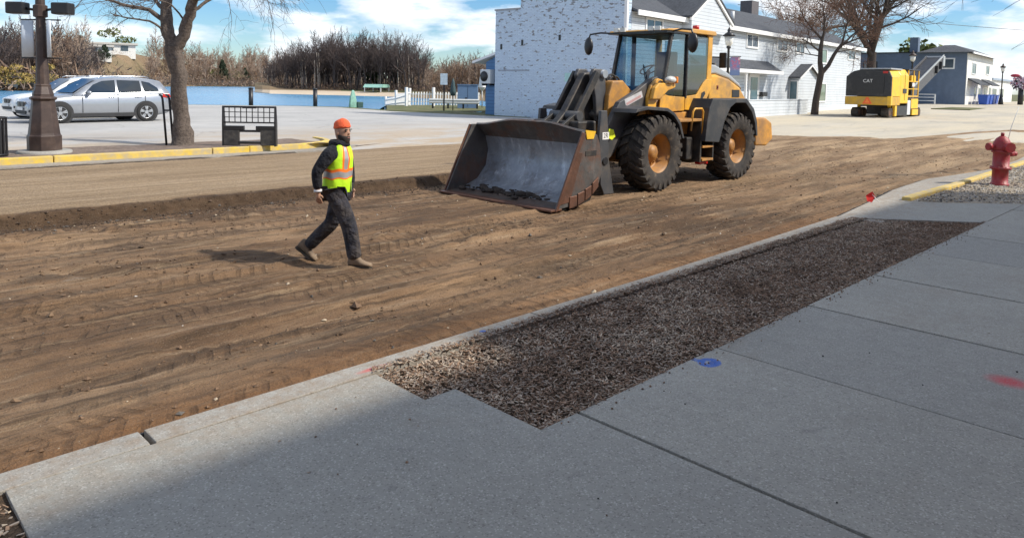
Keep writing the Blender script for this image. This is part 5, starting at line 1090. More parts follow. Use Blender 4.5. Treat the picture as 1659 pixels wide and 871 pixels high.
# bucket
def arch(y):  # spill guard height across the width
    t = abs(y + 0.05) / 1.45; return 1.47 - 0.13 * sst(0.25, 1.0, t)
Wb = 1.45; bk = MB(); ny = 14
inner = [(-3.14, 0.035), (-2.75, 0.07), (-2.35, 0.22), (-2.12, 0.48), (-2.06, 0.80), (-2.14, 1.08)]
outer = [(-3.14, 0.0), (-2.70, 0.0), (-2.25, 0.10), (-2.02, 0.42), (-1.96, 0.82), (-2.06, 1.16)]
rows_i = []; rows_o = []
for j in range(ny + 1):
    y = -Wb + 2 * Wb * j / ny; top = float(arch(y)); xs_ = -2.40
    rows_i.append([(a, y, b) for a, b in inner] + [(xs_ + 0.0, y, top - 0.02)]); rows_o.append([(a, y, b) for a, b in outer] + [(xs_ + 0.04, y, top + 0.01)])
for rows, mi, fl in ((rows_i, 0, 0), (rows_o, 1, 1)):
    vs = [p for r in rows for p in r]; n = len(rows[0])
    fs = [(j * n + i, j * n + i + 1, (j + 1) * n + i + 1, (j + 1) * n + i) if fl else (j * n + i, (j + 1) * n + i, (j + 1) * n + i + 1, j * n + i + 1) for j in range(ny) for i in range(n - 1)]
    b0 = len(bk.f); bk.add(vs, fs, mi, True)
    if not fl:
        for q in range(len(fs)): bk.m[b0 + q] = 1 if q % (n - 1) == n - 2 else (2 if q % (n - 1) == 0 else 0)
for rows in (0,):
    n = 7
    for j in range(ny):
        bk.add([rows_i[j][6], rows_i[j + 1][6], rows_o[j + 1][6], rows_o[j][6]], [(0, 1, 2, 3)], 1)
        bk.add([rows_i[j][0], rows_o[j][0], rows_o[j + 1][0], rows_i[j + 1][0]], [(0, 1, 2, 3)], 1)
BK = bk.build('bucket', [BUCKET_IN, BUCKET_OUT, m_bucket('muddy_bucket_floor', (0.08, 0.062, 0.052), (0.15, 0.12, 0.10), (0.16, 0.08, 0.05), 0.4)], WL)
side = [(-3.16, 0.02), (-2.72, 0.06), (-2.30, 0.20), (-2.02, 0.40), (-1.94, 0.60), (-2.02, 1.10), (-2.10, 1.26), (-2.22, 1.33), (-2.50, 1.33)]
for s_ in (-1, 1): prism(side, s_ * Wb - 0.018, s_ * Wb + 0.018, BUCKET_OUT, 'side_plate', BK, bevel=0.006)
prism([(-3.20, 0.0), (-3.14, 0.0), (-2.44, 1.30), (-2.54, 1.33)], -Wb - 0.05, -Wb - 0.019, RUSTY, 'side_cutter', BK, bevel=0.008); prism([(-3.20, 0.0), (-3.14, 0.0), (-2.44, 1.30), (-2.54, 1.33)], Wb + 0.019, Wb + 0.05, RUSTY, 'side_cutter', BK, bevel=0.008)
prism([(-3.10, 0.10), (-2.82, 0.13), (-2.50, 0.96), (-2.62, 0.98)], -Wb - 0.030, -Wb - 0.0195, RUSTY, 'rust_strip', BK, bevel=0.004)
for k, (a, b) in enumerate(((-2.84, -2.64), (-2.62, -2.44), (-2.42, -2.25), (-2.23, -2.06))):
    f = lambda x: float(np.interp(x, [-3.1, -2.72, -2.30, -2.02, -1.94], [0.02, 0.04, 0.17, 0.38, 0.58]))
    for s_ in (-1, 1): prism([(a, f(a) - 0.02), (b, f(b) - 0.02), (b, f(b) + 0.17), (a, f(a) + 0.19)], s_ * Wb - (0.045 if s_ < 0 else -0.0195), s_ * Wb - (0.0195 if s_ < 0 else -0.045), RUSTY, 'wear_plate', BK, bevel=0.012)
MB().b2(-3.30, -3.02, -Wb - 0.03, Wb + 0.03, 0.0, 0.038).build('cutting_edge', RUSTY, BK, bevel=0.008)
MB().prism([(-2.22, 1.20), (-2.16, 1.33), (-2.44, 1.36), (-2.40, 1.20)], 'y', -Wb - 0.035, -Wb - 0.02).build('yellow_marker', mat('marker_yellow', (0.75, 0.45, 0.02), 0.5), BK)
MB().b2(-2.42, -2.12, -Wb - 0.026, -Wb - 0.0195, 0.90, 0.99).build('serial_plate', CHAR_D, BK)
dm = MB(); rr = random.Random(8)
for k in range(170): dm.ball((-2.62 + rr.gauss(0, 0.14), rr.gauss(0.15, 0.55), 0.085 + max(0, rr.gauss(0.0, 0.02))), rr.gammavariate(2, 0.018) + 0.012, 6, 4, 0, (1, rr.uniform(0.8, 1.8), rr.uniform(0.4, 0.8)))
dm.build('dirt_remnant', mat('dark_wet_soil', (0.04, 0.03, 0.024), 0.95, var=0.4, bump=0.02, bsc=40), BK)
# cab
cx = MB(); yn, yf = -0.74, 0.72
def pil(p, q, w, h, mi=0): cx.bar(p, q, w, h, mi)
pil((1.00, yn + .03, 1.95), (1.34, yn + .05, 3.32), 0.07, 0.08); pil((1.00, yf - .03, 1.95), (1.34, yf - .05, 3.32), 0.07, 0.08)
for y in (yn + .02, yf - .02): pil((1.88, y, 1.9), (1.90, y, 3.32), 0.10, 0.05)
cx.b2(1.30, 2.98, yn + .05, yf - .05, 3.28, 3.33); cx.b2(1.0, 2.95, yn + 0.02, yf - .02, 1.60, 1.66)
CB = cx.build('cab', CHAR_D, WL, bevel=0.01)
for y in (yn + .035, yf - .035): MB().bar((2.86, y, 2.2), (2.90, y, 3.34), 0.07, 0.20).build('rear_pillar', YEL, CB, bevel=0.02)
MB().prism([(1.02, 3.345), (1.06, 3.38), (1.45, 3.41), (2.0, 3.42), (2.05, 3.44), (3.02, 3.44), (3.08, 3.38), (3.04, 3.335)], 'y', yn - 0.05, yf + 0.05).build('cab_roof', YEL_DIRTY if False else mat('dusty_cab_roof', (0.66, 0.34, 0.06), 0.6, var=0.1, sc=3, dirt=(0.42, 0.30, 0.18), dirt_amt=0.5), CB, bevel=0.03)
MB().b2(1.0, 1.9, yn - 0.055, yf + 0.055, 3.30, 3.34).build('roof_visor', BLACK_PAINT, CB)
MB().quad((1.02, yn + .06, 1.97), (1.02, yf - .06, 1.97), (1.36, yf - .08, 3.30), (1.36, yn + .08, 3.30)).build('windscreen', CABGLASS, CB)
for y, nm in ((yn + .012, 'door_glass'), (yf - .012, 'door_glass')):
    MB().quad((1.05, y, 1.98), (1.86, y, 1.95), (1.88, y, 3.29), (1.38, y, 3.29)).build('side_window', CABGLASS, CB)
    MB().add([(1.95, y, 1.97), (2.35, y, 2.0), (2.62, y, 2.26), (2.76, y, 2.34), (2.80, y, 3.28), (1.95, y, 3.28)], [(0, 1, 2, 3, 4, 5)]).build(nm, CABGLASS, CB)
MB().quad((2.96, yn + .15, 2.35), (2.96, yf - .15, 2.35), (2.98, yf - .15, 3.26), (2.98, yn + .15, 3.26)).build('rear_window', CABGLASS, CB)
door = [(1.86, 1.64), (1.88, 1.94), (2.34, 1.98), (2.60, 2.24), (2.74, 2.33), (2.98, 2.33), (2.94, 2.10), (2.72, 1.80), (2.56, 1.60)]
for y in (yn - 0.012, yf - 0.02): MB().prism(door, 'y', y, y + 0.032).build('door_panel', YEL, CB, bevel=0.01)
for y in (yn - 0.015, yf - 0.02): MB().prism([(0.86, 1.60), (0.90, 1.86), (1.04, 1.99), (1.20, 1.95), (1.84, 1.92), (1.84, 1.62)], 'y', y, y + 0.035).build('lower_panel', YEL, CB, bevel=0.01)
MB().prism([(2.50, 1.86), (2.54, 2.02), (2.66, 2.06), (2.70, 2.0), (2.60, 1.90)], 'y', yn - 0.02, yn - 0.013).build('door_handle', BLACK_PAINT, CB)
MB().b2(1.75, 2.25, -0.25, 0.25, 2.10, 2.25).b2(2.15, 2.32, -0.24, 0.24, 2.2, 2.95).b2(1.8, 2.2, -0.30, -0.24, 2.35, 2.42).build('seat', SEATM, CB, bevel=0.05)
MB().b2(1.8, 2.25, -0.2, 0.2, 1.66, 2.10).build('seat_base', CHAR_D, CB)
sw_ = MB(); cM = Matrix.Translation((1.52, 0, 2.52)) @ Matrix.Rotation(R(-32), 4, 'Y')
sw_.tube([cM @ Vector((0.20 * math.cos(a), 0.20 * math.sin(a), 0)) for a in np.linspace(0, 2 * pi, 25)], 0.016, 8, cap=False); sw_.bar(cM @ Vector((-0.2, 0, 0)), cM @ Vector((0.2, 0, 0)), 0.03, 0.02); sw_.bar((1.52, 0, 2.5), (1.30, 0, 1.9), 0.06, 0.06)
sw_.build('steering_wheel', BLACK_PAINT, CB)
MB().b2(1.06, 1.30, -0.5, 0.5, 1.95, 2.15).build('dashboard', BLACK_PAINT, CB, bevel=0.03)
MB().b2(0.80, 1.02, yn + 0.06, yf - 0.06, 1.66, 1.95).build('cab_front_panel', mat('tan_dusty_panel', (0.36, 0.24, 0.16), 0.8), CB, bevel=0.02)
MB().bar((0.98, -0.35, 2.0), (1.16, -0.10, 2.62), 0.02, 0.02).build('wiper', BLACK_PAINT, CB)
for y in (-0.55, -0.38, 0.38, 0.55): MB().b2(0.99, 1.06, y - 0.07, y + 0.07, 3.345, 3.44).build('work_light', LAMP_GLASS, CB, bevel=0.01)
MB().b2(2.5, 2.75, -0.58, -0.42, 3.442, 3.46).cyl((2.62, -0.5, 3.455), (2.62, -0.5, 3.56), 0.075, 14).build('beacon', RED_LENS, CB)
for s_ in (-1, 1):
    y0 = yn if s_ < 0 else yf
    MB().tube([(1.30, y0, 3.34), (1.10, y0 + s_ * 0.35, 3.36), (1.05, y0 + s_ * 0.62, 3.33), (1.05, y0 + s_ * 0.66, 3.22)], 0.02, 8).build('mirror_arm', BLACK_PAINT, CB)
    MB().ball((1.05, y0 + s_ * 0.66, 3.06), 0.2, 12, 8, 0, (0.35, 0.62, 1.05)).build('mirror', BLACK_PAINT, CB)
    MB().box((3.22, y0 + s_ * 0.14, 2.78), (0.06, 0.18, 0.36)).build('mirror', BLACK_PAINT, CB, bevel=0.02); MB().bar((3.0, y0, 2.85), (3.22, y0 + s_ * 0.10, 2.85), 0.03, 0.03).build('mirror_arm', BLACK_PAINT, CB)
    # headlight on its bracket
    h = prism([(0.42, 1.88), (0.50, 2.12), (0.64, 2.22), (1.25, 2.22), (1.26, 2.13), (0.98, 2.06), (0.70, 1.88)], s_ * 0.84 - 0.05, s_ * 0.84 + 0.05, YEL, 'headlight_bracket', bevel=0.02)
    MB().ball((1.04, s_ * 0.90, 2.29), 0.15, 12, 8, 0, (1.15, 0.65, 0.55)).build('headlight', LAMP_GLASS, h); MB().b2(1.17, 1.24, s_ * 0.90 - 0.07, s_ * 0.90 + 0.07, 2.22, 2.36).build('indicator', ORANGE_LENS, h, bevel=0.02)
    # fenders
    f = [(-0.66, 1.62), (-0.60, 1.70), (-0.26, 1.75), (0.45, 1.71), (0.72, 1.60), (0.95, 1.40), (1.10, 1.06), (1.03, 1.06), (0.88, 1.36), (0.68, 1.54), (0.44, 1.64), (-0.26, 1.68), (-0.58, 1.64)]
    prism(f, s_ * 1.25, s_ * 0.66, FENDER, 'front_fender', bevel=0.01)
    f = [(1.92, 0.96), (1.98, 1.40), (2.06, 1.70), (2.20, 1.90), (2.9, 1.88), (3.16, 1.90), (3.72, 1.90), (4.10, 1.66), (4.28, 1.35), (4.34, 1.0), (4.26, 1.0), (4.18, 1.30), (4.0, 1.58), (3.68, 1.80), (3.20, 1.80), (2.98, 1.70), (2.74, 1.40), (2.58, 1.05), (2.52, 0.92)]
    prism(f, s_ * 1.26, s_ * 0.68, FENDER, 'rear_fender', bevel=0.012)
    MB().b2(2.28, 2.95, s_ * 1.20 - 0.03, s_ * 1.20 + 0.03, 1.78, 1.86).build('amber_strip', YEL_DIRTY, WL, bevel=0.015)
# access steps on the near side
MB().b2(1.05, 1.95, -1.15, -0.70, 1.40, 1.46).b2(1.0, 2.0, -0.78, -0.70, 1.10, 1.40).build('platform', YEL_DIRTY, WL, bevel=0.01)
for z in (0.52, 0.81, 1.10): MB().b2(1.96, 2.42, -1.18, -0.86, z, z + 0.05).build('step', YEL_DIRTY, WL, bevel=0.008)
for x in (1.90, 2.425): MB().b2(x, x + 0.055, -1.15, -0.86, 0.50, 1.40).build('ladder_side', CHAR_D, WL)
MB().tube([(1.55, -1.12, 1.20), (1.55, -1.16, 1.62), (1.62, -1.16, 1.68), (1.90, -1.16, 1.68), (1.96, -1.16, 1.62), (1.96, -1.14, 1.10)], 0.022, 8).build('grab_rail', YEL, WL)
MB().b2(1.6, 1.86, -1.0, -0.5, 0.55, 1.05).build('battery_box', CHAR_D, WL, bevel=0.03)
MB().b2(2.0, 2.5, -0.86, -0.45, 0.45, 1.42).build('fuel_tank', CHAR_D, WL, bevel=0.04)
MB().b2(2.15, 2.5, -1.0, -0.88, 0.42, 0.47).build('step_reflector', RED_LENS, WL)
MB().b2(1.1, 2.2, -0.72, 0.72, 1.30, 1.60).build('cab_base', YEL_DIRTY, WL, bevel=0.03)
# engine hood and counterweight
prism([(3.02, 1.55), (3.02, 2.44), (3.35, 2.46), (3.96, 2.36), (4.50, 2.16), (4.80, 1.92), (4.98, 1.60), (5.02, 1.35), (4.4, 1.45)], -0.66, 0.66, YEL, 'engine_hood', bevel=0.06, seg=3)
prism([(3.03, 2.45), (3.03, 2.70), (3.38, 2.68), (4.0, 2.50), (4.55, 2.26), (4.72, 2.10), (4.52, 2.17), (3.98, 2.37), (3.36, 2.47)], -0.62, 0.62, SILVER_PANEL, 'hood_cover', bevel=0.05, seg=3)
MB().b2(4.10, 4.45, -0.672, -0.662, 1.92, 2.10).build('hood_vent', BLACK_PAINT, WL); MB().prism([(3.36, 2.10), (3.44, 2.10), (3.36, 2.20), (3.44, 2.20)], 'y', -0.666, -0.662).build('hood_mark', mat('dark_red_mark', (0.25, 0.05, 0.04), 0.5), WL)
MB().cyl((4.0, -0.2, 2.3), (4.0, -0.2, 2.75), 0.06, 12).build('exhaust_pipe', CHAR_D, WL)
prism([(4.40, 0.75), (4.36, 1.45), (4.90, 1.42), (5.22, 1.30), (5.30, 0.88), (4.98, 0.72)], -1.18, 1.18, YEL_DIRTY, 'counterweight', bevel=0.05, seg=3)
prism([(5.0, 0.90), (4.99, 1.40), (5.26, 1.29), (5.34, 0.90)], -1.0, 1.0, YEL, 'rear_plate', bevel=0.03)

# ------------------------------------------------------------------ walking worker
SKIN = mat('skin', (0.42, 0.24, 0.16), 0.55, var=0.08, sc=20); HAIR = mat('dark_beard', (0.03, 0.022, 0.018), 0.8)
JACKET = mat('black_jacket', (0.010, 0.011, 0.017), 0.95, var=0.5, sc=8, bump=0.05, bsc=13); DENIM = mat('dark_denim', (0.020, 0.021, 0.030), 0.95, var=0.5, sc=7, bump=0.06, bsc=12, dirt=(0.10, 0.08, 0.065), dirt_amt=0.5, dsc=5)
VEST = mat('neon_vest', (0.52, 0.88, 0.02), 0.6, var=0.06, sc=5, bump=0.012, bsc=10); VEST_OR = mat('vest_orange', (0.95, 0.20, 0.02), 0.6, var=0.05); VEST_GR = mat('vest_reflective', (0.42, 0.42, 0.43), 0.35, 0.3)
HAT = mat('orange_beanie', (0.82, 0.13, 0.045), 0.85, var=0.12, sc=20, bump=0.01, bsc=90); BOOT = mat('tan_work_boot', (0.13, 0.092, 0.062), 0.8, var=0.25, sc=12, dirt=(0.28, 0.20, 0.13), dirt_amt=0.5); SOLE = mat('boot_sole', (0.05, 0.04, 0.03), 0.8); EYEW = mat('eye_dark', (0.02, 0.018, 0.016), 0.3); CUFF = mat('pale_cuff', (0.6, 0.6, 0.62), 0.8)
def skin_body(name, V, E, rad, m, parent, root=0, sub=2):
    me = bpy.data.meshes.new(name); me.from_pydata(V, E, []); me.materials.append(m); o = bpy.data.objects.new(name, me); COL.objects.link(o); o.parent = parent
    o.modifiers.new('skin', 'SKIN').use_smooth_shade = True
    sk = me.skin_vertices[0] if me.skin_vertices else None
    if sk is None:
        bpy.context.view_layer.objects.active = o; bpy.ops.mesh.customdata_skin_add(); sk = me.skin_vertices[0]
    for i, r in enumerate(rad): sk.data[i].radius = r if hasattr(r, '__len__') else (r, r)
    sk.data[root].use_root = True
    s_ = o.modifiers.new('sub', 'SUBSURF'); s_.levels = sub; s_.render_levels = sub
    return o
PR_ = thing('person', 'man in orange beanie and neon safety vest walking across the dirt road', 'person', (4.46, 7.43, -0.275), math.atan2(-0.66, 0.75) - R(12))
# local axes: x forward, y to his left, z up
hipL, hipR = Vector((0.0, 0.095, 0.86)), Vector((0.0, -0.095, 0.86))
kF, aF = Vector((0.20, -0.10, 0.47)), Vector((0.27, -0.10, 0.085))        # front (right) leg, straightening
kB, aB = Vector((-0.10, 0.10, 0.46)), Vector((-0.42, 0.10, 0.17))         # trailing left leg, heel lifting
ch = Vector((0.03, 0, 1.27)); nk = Vector((0.045, 0, 1.43)); hd = Vector((0.075, 0, 1.56))
shR, shL = Vector((0.02, -0.185, 1.36)), Vector((0.03, 0.185, 1.36)); elR, elL = Vector((-0.13, -0.265, 1.11)), Vector((0.06, 0.25, 1.09)); haR, haL = Vector((-0.115, -0.25, 0.865)), Vector((0.10, 0.21, 0.87))
def mid(a, b, t): return a + (b - a) * t
V = [Vector((0, 0, 0.92)), Vector((0.015, 0, 1.1)), ch, nk, Vector((0.055, 0, 1.47)), shR, elR, mid(elR, haR, 0.9), shL, elL, mid(elL, haL, 0.9), hipR, kF, aF, hipL, kB, aB]
E = [(0, 1), (1, 2), (2, 3), (3, 4), (2, 5), (5, 6), (6, 7), (2, 8), (8, 9), (9, 10), (0, 11), (11, 12), (12, 13), (0, 14), (14, 15), (15, 16)]
rad = [(0.11, 0.09), (0.11, 0.09), (0.11, 0.085), 0.055, 0.055, 0.040, 0.038, 0.030, 0.040, 0.038, 0.030, 0.08, 0.056, 0.042, 0.08, 0.056, 0.042]
# hands with fingers in the same continuous body
def hand(wi, wrist, d, side, fwd):
    d = Vector(d).normalized(); f = Vector(fwd).normalized(); p = wrist + d * 0.06; i0 = len(V); V.append(p); rad.append((0.030, 0.02)); E.append((wi, i0))
    for k, (o_, ln) in enumerate(((0.028, 0.070), (0.010, 0.078), (-0.009, 0.073), (-0.027, 0.058))):
        b = p + f * o_ + d * 0.025; V.append(b); rad.append(0.010); E.append((i0, len(V) - 1)); m_ = b + d * ln * 0.5 + side * 0.012; V.append(m_); rad.append(0.009); E.append((len(V) - 2, len(V) - 1)); V.append(b + d * ln * 0.8 + side * 0.032); rad.append(0.0075); E.append((len(V) - 2, len(V) - 1))
    t = p - d * 0.015 + f * 0.038; V.append(t); rad.append(0.011); E.append((i0, len(V) - 1)); V.append(t + d * 0.035 + f * 0.012 + side * 0.01); rad.append(0.009); E.append((len(V) - 2, len(V) - 1))
hand(7, V[7], (haR - elR), Vector((0, 1, 0)), (1, 0, 0.1)); hand(10, V[10], (haL - elL), Vector((0, -1, 0)), (0.8, 0, 0.5))
skin_body('body', V, E, rad, SKIN, PR_)
# head: lofted so that it has brow, nose, mouth, jaw; turned towards the viewer's right
hM = Matrix.Translation(hd) @ Matrix.Rotation(R(-22), 4, 'Z')
hb_ = MB(); rings = []
for (z, rx, ry, ox) in ((-0.125, 0.035, 0.035, 0.035), (-0.115, 0.062, 0.050, 0.025), (-0.085, 0.082, 0.064, 0.012), (-0.05, 0.090, 0.071, 0.004), (-0.01, 0.096, 0.075, 0.0), (0.03, 0.100, 0.078, -0.004), (0.07, 0.098, 0.077, -0.008), (0.10, 0.082, 0.066, -0.01), (0.125, 0.045, 0.04, -0.012)):
    rings.append([hM @ Vector((ox + rx * math.cos(2 * pi * k / 20) * (1 if math.cos(2 * pi * k / 20) > 0 else 0.98), ry * math.sin(2 * pi * k / 20), z)) for k in range(20)])
hb_.loft(rings)
hb_.loft([[hM @ Vector(p) for p in r] for r in ([(0.092, -0.010, 0.025), (0.092, 0.010, 0.025), (0.098, 0.0, 0.025)], [(0.088, -0.018, -0.022), (0.088, 0.018, -0.022), (0.122, 0.0, -0.020)], [(0.086, -0.012, -0.032), (0.086, 0.012, -0.032), (0.105, 0.0, -0.030)])])
for s_ in (-1, 1): hb_.ball(hM @ Vector((0.0, s_ * 0.078, -0.01)), 0.03, 8, 6, 0, (0.6, 0.35, 1))
HD = hb_.build('head', SKIN, PR_)
e_ = MB()
for s_ in (-1, 1): e_.ball(hM @ Vector((0.088, s_ * 0.032, 0.012)), 0.011, 8, 6)
e_.build('eyes', EYEW, HD) if False else None
for s_ in (-1, 1): MB().ball(hM @ Vector((0.087, s_ * 0.032, 0.012)), 0.0125, 8, 6, 0, (0.7, 1.2, 0.7)).build('eye', EYEW, HD); MB().box(hM @ Vector((0.093, s_ * 0.034, 0.032)), (0.012, 0.036, 0.009), 0, M=hM.to_3x3()).build('eyebrow', HAIR, HD)
be = MB(); rings = []
for (z, rx, ry, ox) in ((-0.135, 0.035, 0.034, 0.042), (-0.118, 0.066, 0.054, 0.027), (-0.088, 0.087, 0.068, 0.013), (-0.058, 0.093, 0.0745, 0.005), (-0.042, 0.090, 0.0735, 0.003)): rings.append([hM @ Vector((ox + rx * math.cos(a), ry * math.sin(a), z + (0.012 if abs(a) > 1.0 else 0))) for a in np.linspace(-1.75, 1.75, 18)] + [hM @ Vector((0, 0, z))])
be.loft(rings); be.build('beard', HAIR, HD); MB().box(hM @ Vector((0.099, 0, -0.062)), (0.006, 0.042, 0.008), 0, M=hM.to_3x3()).build('mouth', mat('lip', (0.30, 0.13, 0.11), 0.6), HD)
ht = MB(); rings = []
for (z, k, ox) in ((0.042, 1.06, -0.006), (0.050, 1.09, -0.006), (0.066, 1.09, -0.007), (0.072, 1.06, -0.007), (0.10, 1.00, -0.012), (0.124, 0.84, -0.016), (0.142, 0.56, -0.020), (0.150, 0.22, -0.022)): rings.append([hM @ Vector((ox + 0.100 * k * math.cos(2 * pi * j / 24), 0.079 * k * math.sin(2 * pi * j / 24), z + 0.012 * math.cos(2 * pi * j / 24))) for j in range(24)])
ht.loft(rings); ht.build('beanie', HAT, PR_)
# jacket: torso + arms, hood collar
def arr(*p): return [Vector(q) for q in p]
jv = [Vector((0, 0, 0.90)), Vector((0.01, 0, 1.08)), Vector((0.025, 0, 1.25)), Vector((0.04, 0, 1.385)), shR, mid(shR, elR, 0.5), elR, mid(elR, haR, 0.45), mid(elR, haR, 0.84), shL, mid(shL, elL, 0.5), elL, mid(elL, haL, 0.45), mid(elL, haL, 0.84)]
je = [(0, 1), (1, 2), (2, 3), (3, 4), (4, 5), (5, 6), (6, 7), (7, 8), (3, 9), (9, 10), (10, 11), (11, 12), (12, 13)]
skin_body('jacket', jv, je, [(0.155, 0.125), (0.155, 0.13), (0.165, 0.13), (0.12, 0.10), 0.088, 0.078, 0.068, 0.06, 0.052, 0.088, 0.078, 0.068, 0.06, 0.052], JACKET, PR_)
MB().lathe([(0.115, 0.0), (0.125, 0.03), (0.118, 0.075), (0.098, 0.095), (0.088, 0.06), (0.085, 0.0)], 22, 0, (0.035, 0, 1.375)).build('hood', JACKET, PR_)
MB().cyl(tuple(mid(elR, haR, 0.80)), tuple(mid(elR, haR, 0.90)), 0.047, 14).build('cuff', CUFF, PR_)
# trousers
tv = [Vector((0.0, 0, 0.93)), hipR + Vector((0.01, 0, 0)), mid(hipR, kF, 0.5) + Vector((0.02, 0, 0)), kF, mid(kF, aF, 0.5), aF + Vector((-0.005, 0, 0.0)), hipL, mid(hipL, kB, 0.5) + Vector((0.015, 0, 0)), kB, mid(kB, aB, 0.5), aB + Vector((0.01, 0, -0.01))]
skin_body('trousers', tv, [(0, 1), (1, 2), (2, 3), (3, 4), (4, 5), (0, 6), (6, 7), (7, 8), (8, 9), (9, 10)], [(0.155, 0.12), 0.118, 0.110, 0.098, 0.092, 0.090, 0.118, 0.108, 0.094, 0.086, 0.080], DENIM, PR_)
def boot(an, pitch, yaw=0.0):
    M = Matrix.Translation(an) @ Matrix.Rotation(yaw, 4, 'Z') @ Matrix.Rotation(pitch, 4, 'Y'); b = MB(); rings = []
    for (x, w, z0, z1) in ((-0.085, 0.030, -0.075, 0.0), (-0.075, 0.040, -0.082, 0.05), (-0.03, 0.044, -0.082, 0.07), (0.03, 0.044, -0.082, 0.06), (0.075, 0.046, -0.082, 0.0), (0.13, 0.050, -0.082, -0.022), (0.18, 0.045, -0.080, -0.034), (0.205, 0.028, -0.075, -0.050)):
        rings.append([M @ Vector((x, w * math.cos(a), (z0 + z1) / 2 + (z1 - z0) / 2 * math.sin(a))) for a in np.linspace(0, 2 * pi, 17)[:-1]])
    b.loft(rings); bo = b.build('boot', BOOT, PR_)
    MB().prism([(-0.09, -0.035), (-0.06, -0.046), (0.0, -0.040), (0.12, -0.052), (0.19, -0.040), (0.212, 0.0), (0.19, 0.040), (0.12, 0.052), (0.0, 0.040), (-0.06, 0.046), (-0.09, 0.035)], 'z', -0.10, -0.074).build('sole', SOLE, bo).matrix_local = M
boot(aF + Vector((0.0, 0, 0.012)), R(-2), R(-6)); boot(aB + Vector((0.0, 0, 0.01)), R(36))
# vest: lofted over the jacket, bands as their own colours
vm = MB(); NR, NK = 34, 44; rings = []
def tors(z):
    rx = float(np.interp(z, [0.88, 0.98, 1.12, 1.26, 1.36, 1.42], [0.158, 0.160, 0.162, 0.165, 0.135, 0.10])); ry = float(np.interp(z, [0.88, 0.98, 1.12, 1.26, 1.36, 1.42], [0.190, 0.190, 0.190, 0.193, 0.165, 0.115])); return rx, ry
for i in range(NR + 1):
    z = 0.86 + (1.425 - 0.86) * i / NR; rx, ry = tors(z); ox = float(np.interp(z, [0.86, 1.42], [0.005, 0.04]))
    rings.append([Vector((ox + rx * math.cos(2 * pi * k / NK) * (1 + 0.02 * math.sin(7 * k + i * 0.4)), ry * math.sin(2 * pi * k / NK) * (1 + 0.015 * math.sin(5 * k - i * 0.5)), z + 0.008 * math.sin(k * 0.9))) for k in range(NK)])
def vmat(i, k):
    z = 0.86 + (1.425 - 0.86) * (i + 0.5) / NR; a = 2 * pi * (k + 0.5) / NK; y = 0.19 * math.sin(a); fb = abs(math.cos(a)) > 0.25
    if 1.02 <= z <= 1.14: return 2 if 1.05 <= z <= 1.11 else 1
    if z > 1.14 and fb and 0.055 < abs(y) < 0.145: return 2 if 0.082 < abs(y) < 0.118 else 1
    return 0
vm.loft(rings, cap=False, mfn=vmat); vm.build('vest', [VEST, VEST_OR, VEST_GR], PR_)
MB().bar((0.170, 0, 0.87), (0.150, 0, 1.36), 0.012, 0.016).build('zip', BLACK_PAINT, PR_)
MB().box((0.02, -0.175, 0.86), (0.05, 0.03, 0.06)).build('belt_tag', NEON, PR_, bevel=0.01)

# ------------------------------------------------------------------ cold milling machine
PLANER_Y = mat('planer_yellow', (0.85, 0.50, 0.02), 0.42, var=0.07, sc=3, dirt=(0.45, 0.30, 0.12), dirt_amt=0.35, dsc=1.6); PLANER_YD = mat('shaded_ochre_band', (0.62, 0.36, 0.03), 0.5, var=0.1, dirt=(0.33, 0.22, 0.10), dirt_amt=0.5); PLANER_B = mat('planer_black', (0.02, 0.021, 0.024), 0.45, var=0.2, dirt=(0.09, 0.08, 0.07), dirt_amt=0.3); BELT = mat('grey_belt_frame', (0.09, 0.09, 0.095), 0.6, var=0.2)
PM = thing('milling_machine', 'yellow and black road milling machine with raised conveyor parked far down the street', 'milling machine', (48.5, 17.12, 0.22))
def pbx(n, x0, x1, y0, y1, z0, z1, m, bevel=0.02, parent=PM): return MB().b2(x0, x1, y0, y1, z0, z1).build(n, m, parent, bevel=bevel)
sec = lambda x, d: [(x, y, z) for y, z in ((1.37, 1.34), (-1.37, 1.34), (-1.37, 2.55 + d), (-1.2, 2.93 + d), (0.45, 3.04), (0.95, 2.92), (1.37, 2.6))]
hood_ = MB(); hood_.loft([sec(0.0, 0), sec(0.16, 0)], sm=False); MB().loft([sec(0.163, 0), sec(1.7, 0.05)], sm=False).build('rear_housing', PLANER_Y, PM, bevel=0.03)
HO = hood_.build('rear_hood', PLANER_B, PM, bevel=0.03)
pbx('rear_grille', -0.03, -0.002, -0.95, 0.95, 1.55, 2.60, BLACK_PAINT, 0.005, HO)
o = MB(); text_mesh('CAT', 0.30, o, Matrix.Translation((-0.032, 0.02, 2.30)) @ Matrix(((0, 0, -1, 0), (-1, 0, 0, 0), (0, 1, 0, 0), (0, 0, 0, 1))), 0, 0.004); o.build('lettering', STICKER, HO)
pbx('rear_band', -0.02, 1.7, -1.39, 1.39, 0.79, 1.32, PLANER_YD, 0.03)
pbx('corner_post', -0.035, 0.25, -1.41, -1.18, 0.79, 1.36, PLANER_Y, 0.02)
tri = MB().prism([(-0.30, 0.86), (0.30, 0.86), (0.05, 1.28), (-0.05, 1.28)], 'x', -0.035, -0.022); SMV = tri.build('warning_triangle', mat('orange_red_panel', (0.85, 0.13, 0.03), 0.5), PM); MB().prism([(-0.15, 0.93), (0.15, 0.93), (0.0, 1.18)], 'x', -0.045, -0.036).build('triangle_centre', mat('orange_panel', (0.95, 0.25, 0.04), 0.5), SMV)
pbx('tail_light', -0.04, 0.06, -1.15, -0.85, 2.78, 2.92, RED_LENS)
pbx('rear_canopy', 0.2, 2.3, -1.25, 0.6, 3.03, 3.12, SILVER_PANEL)
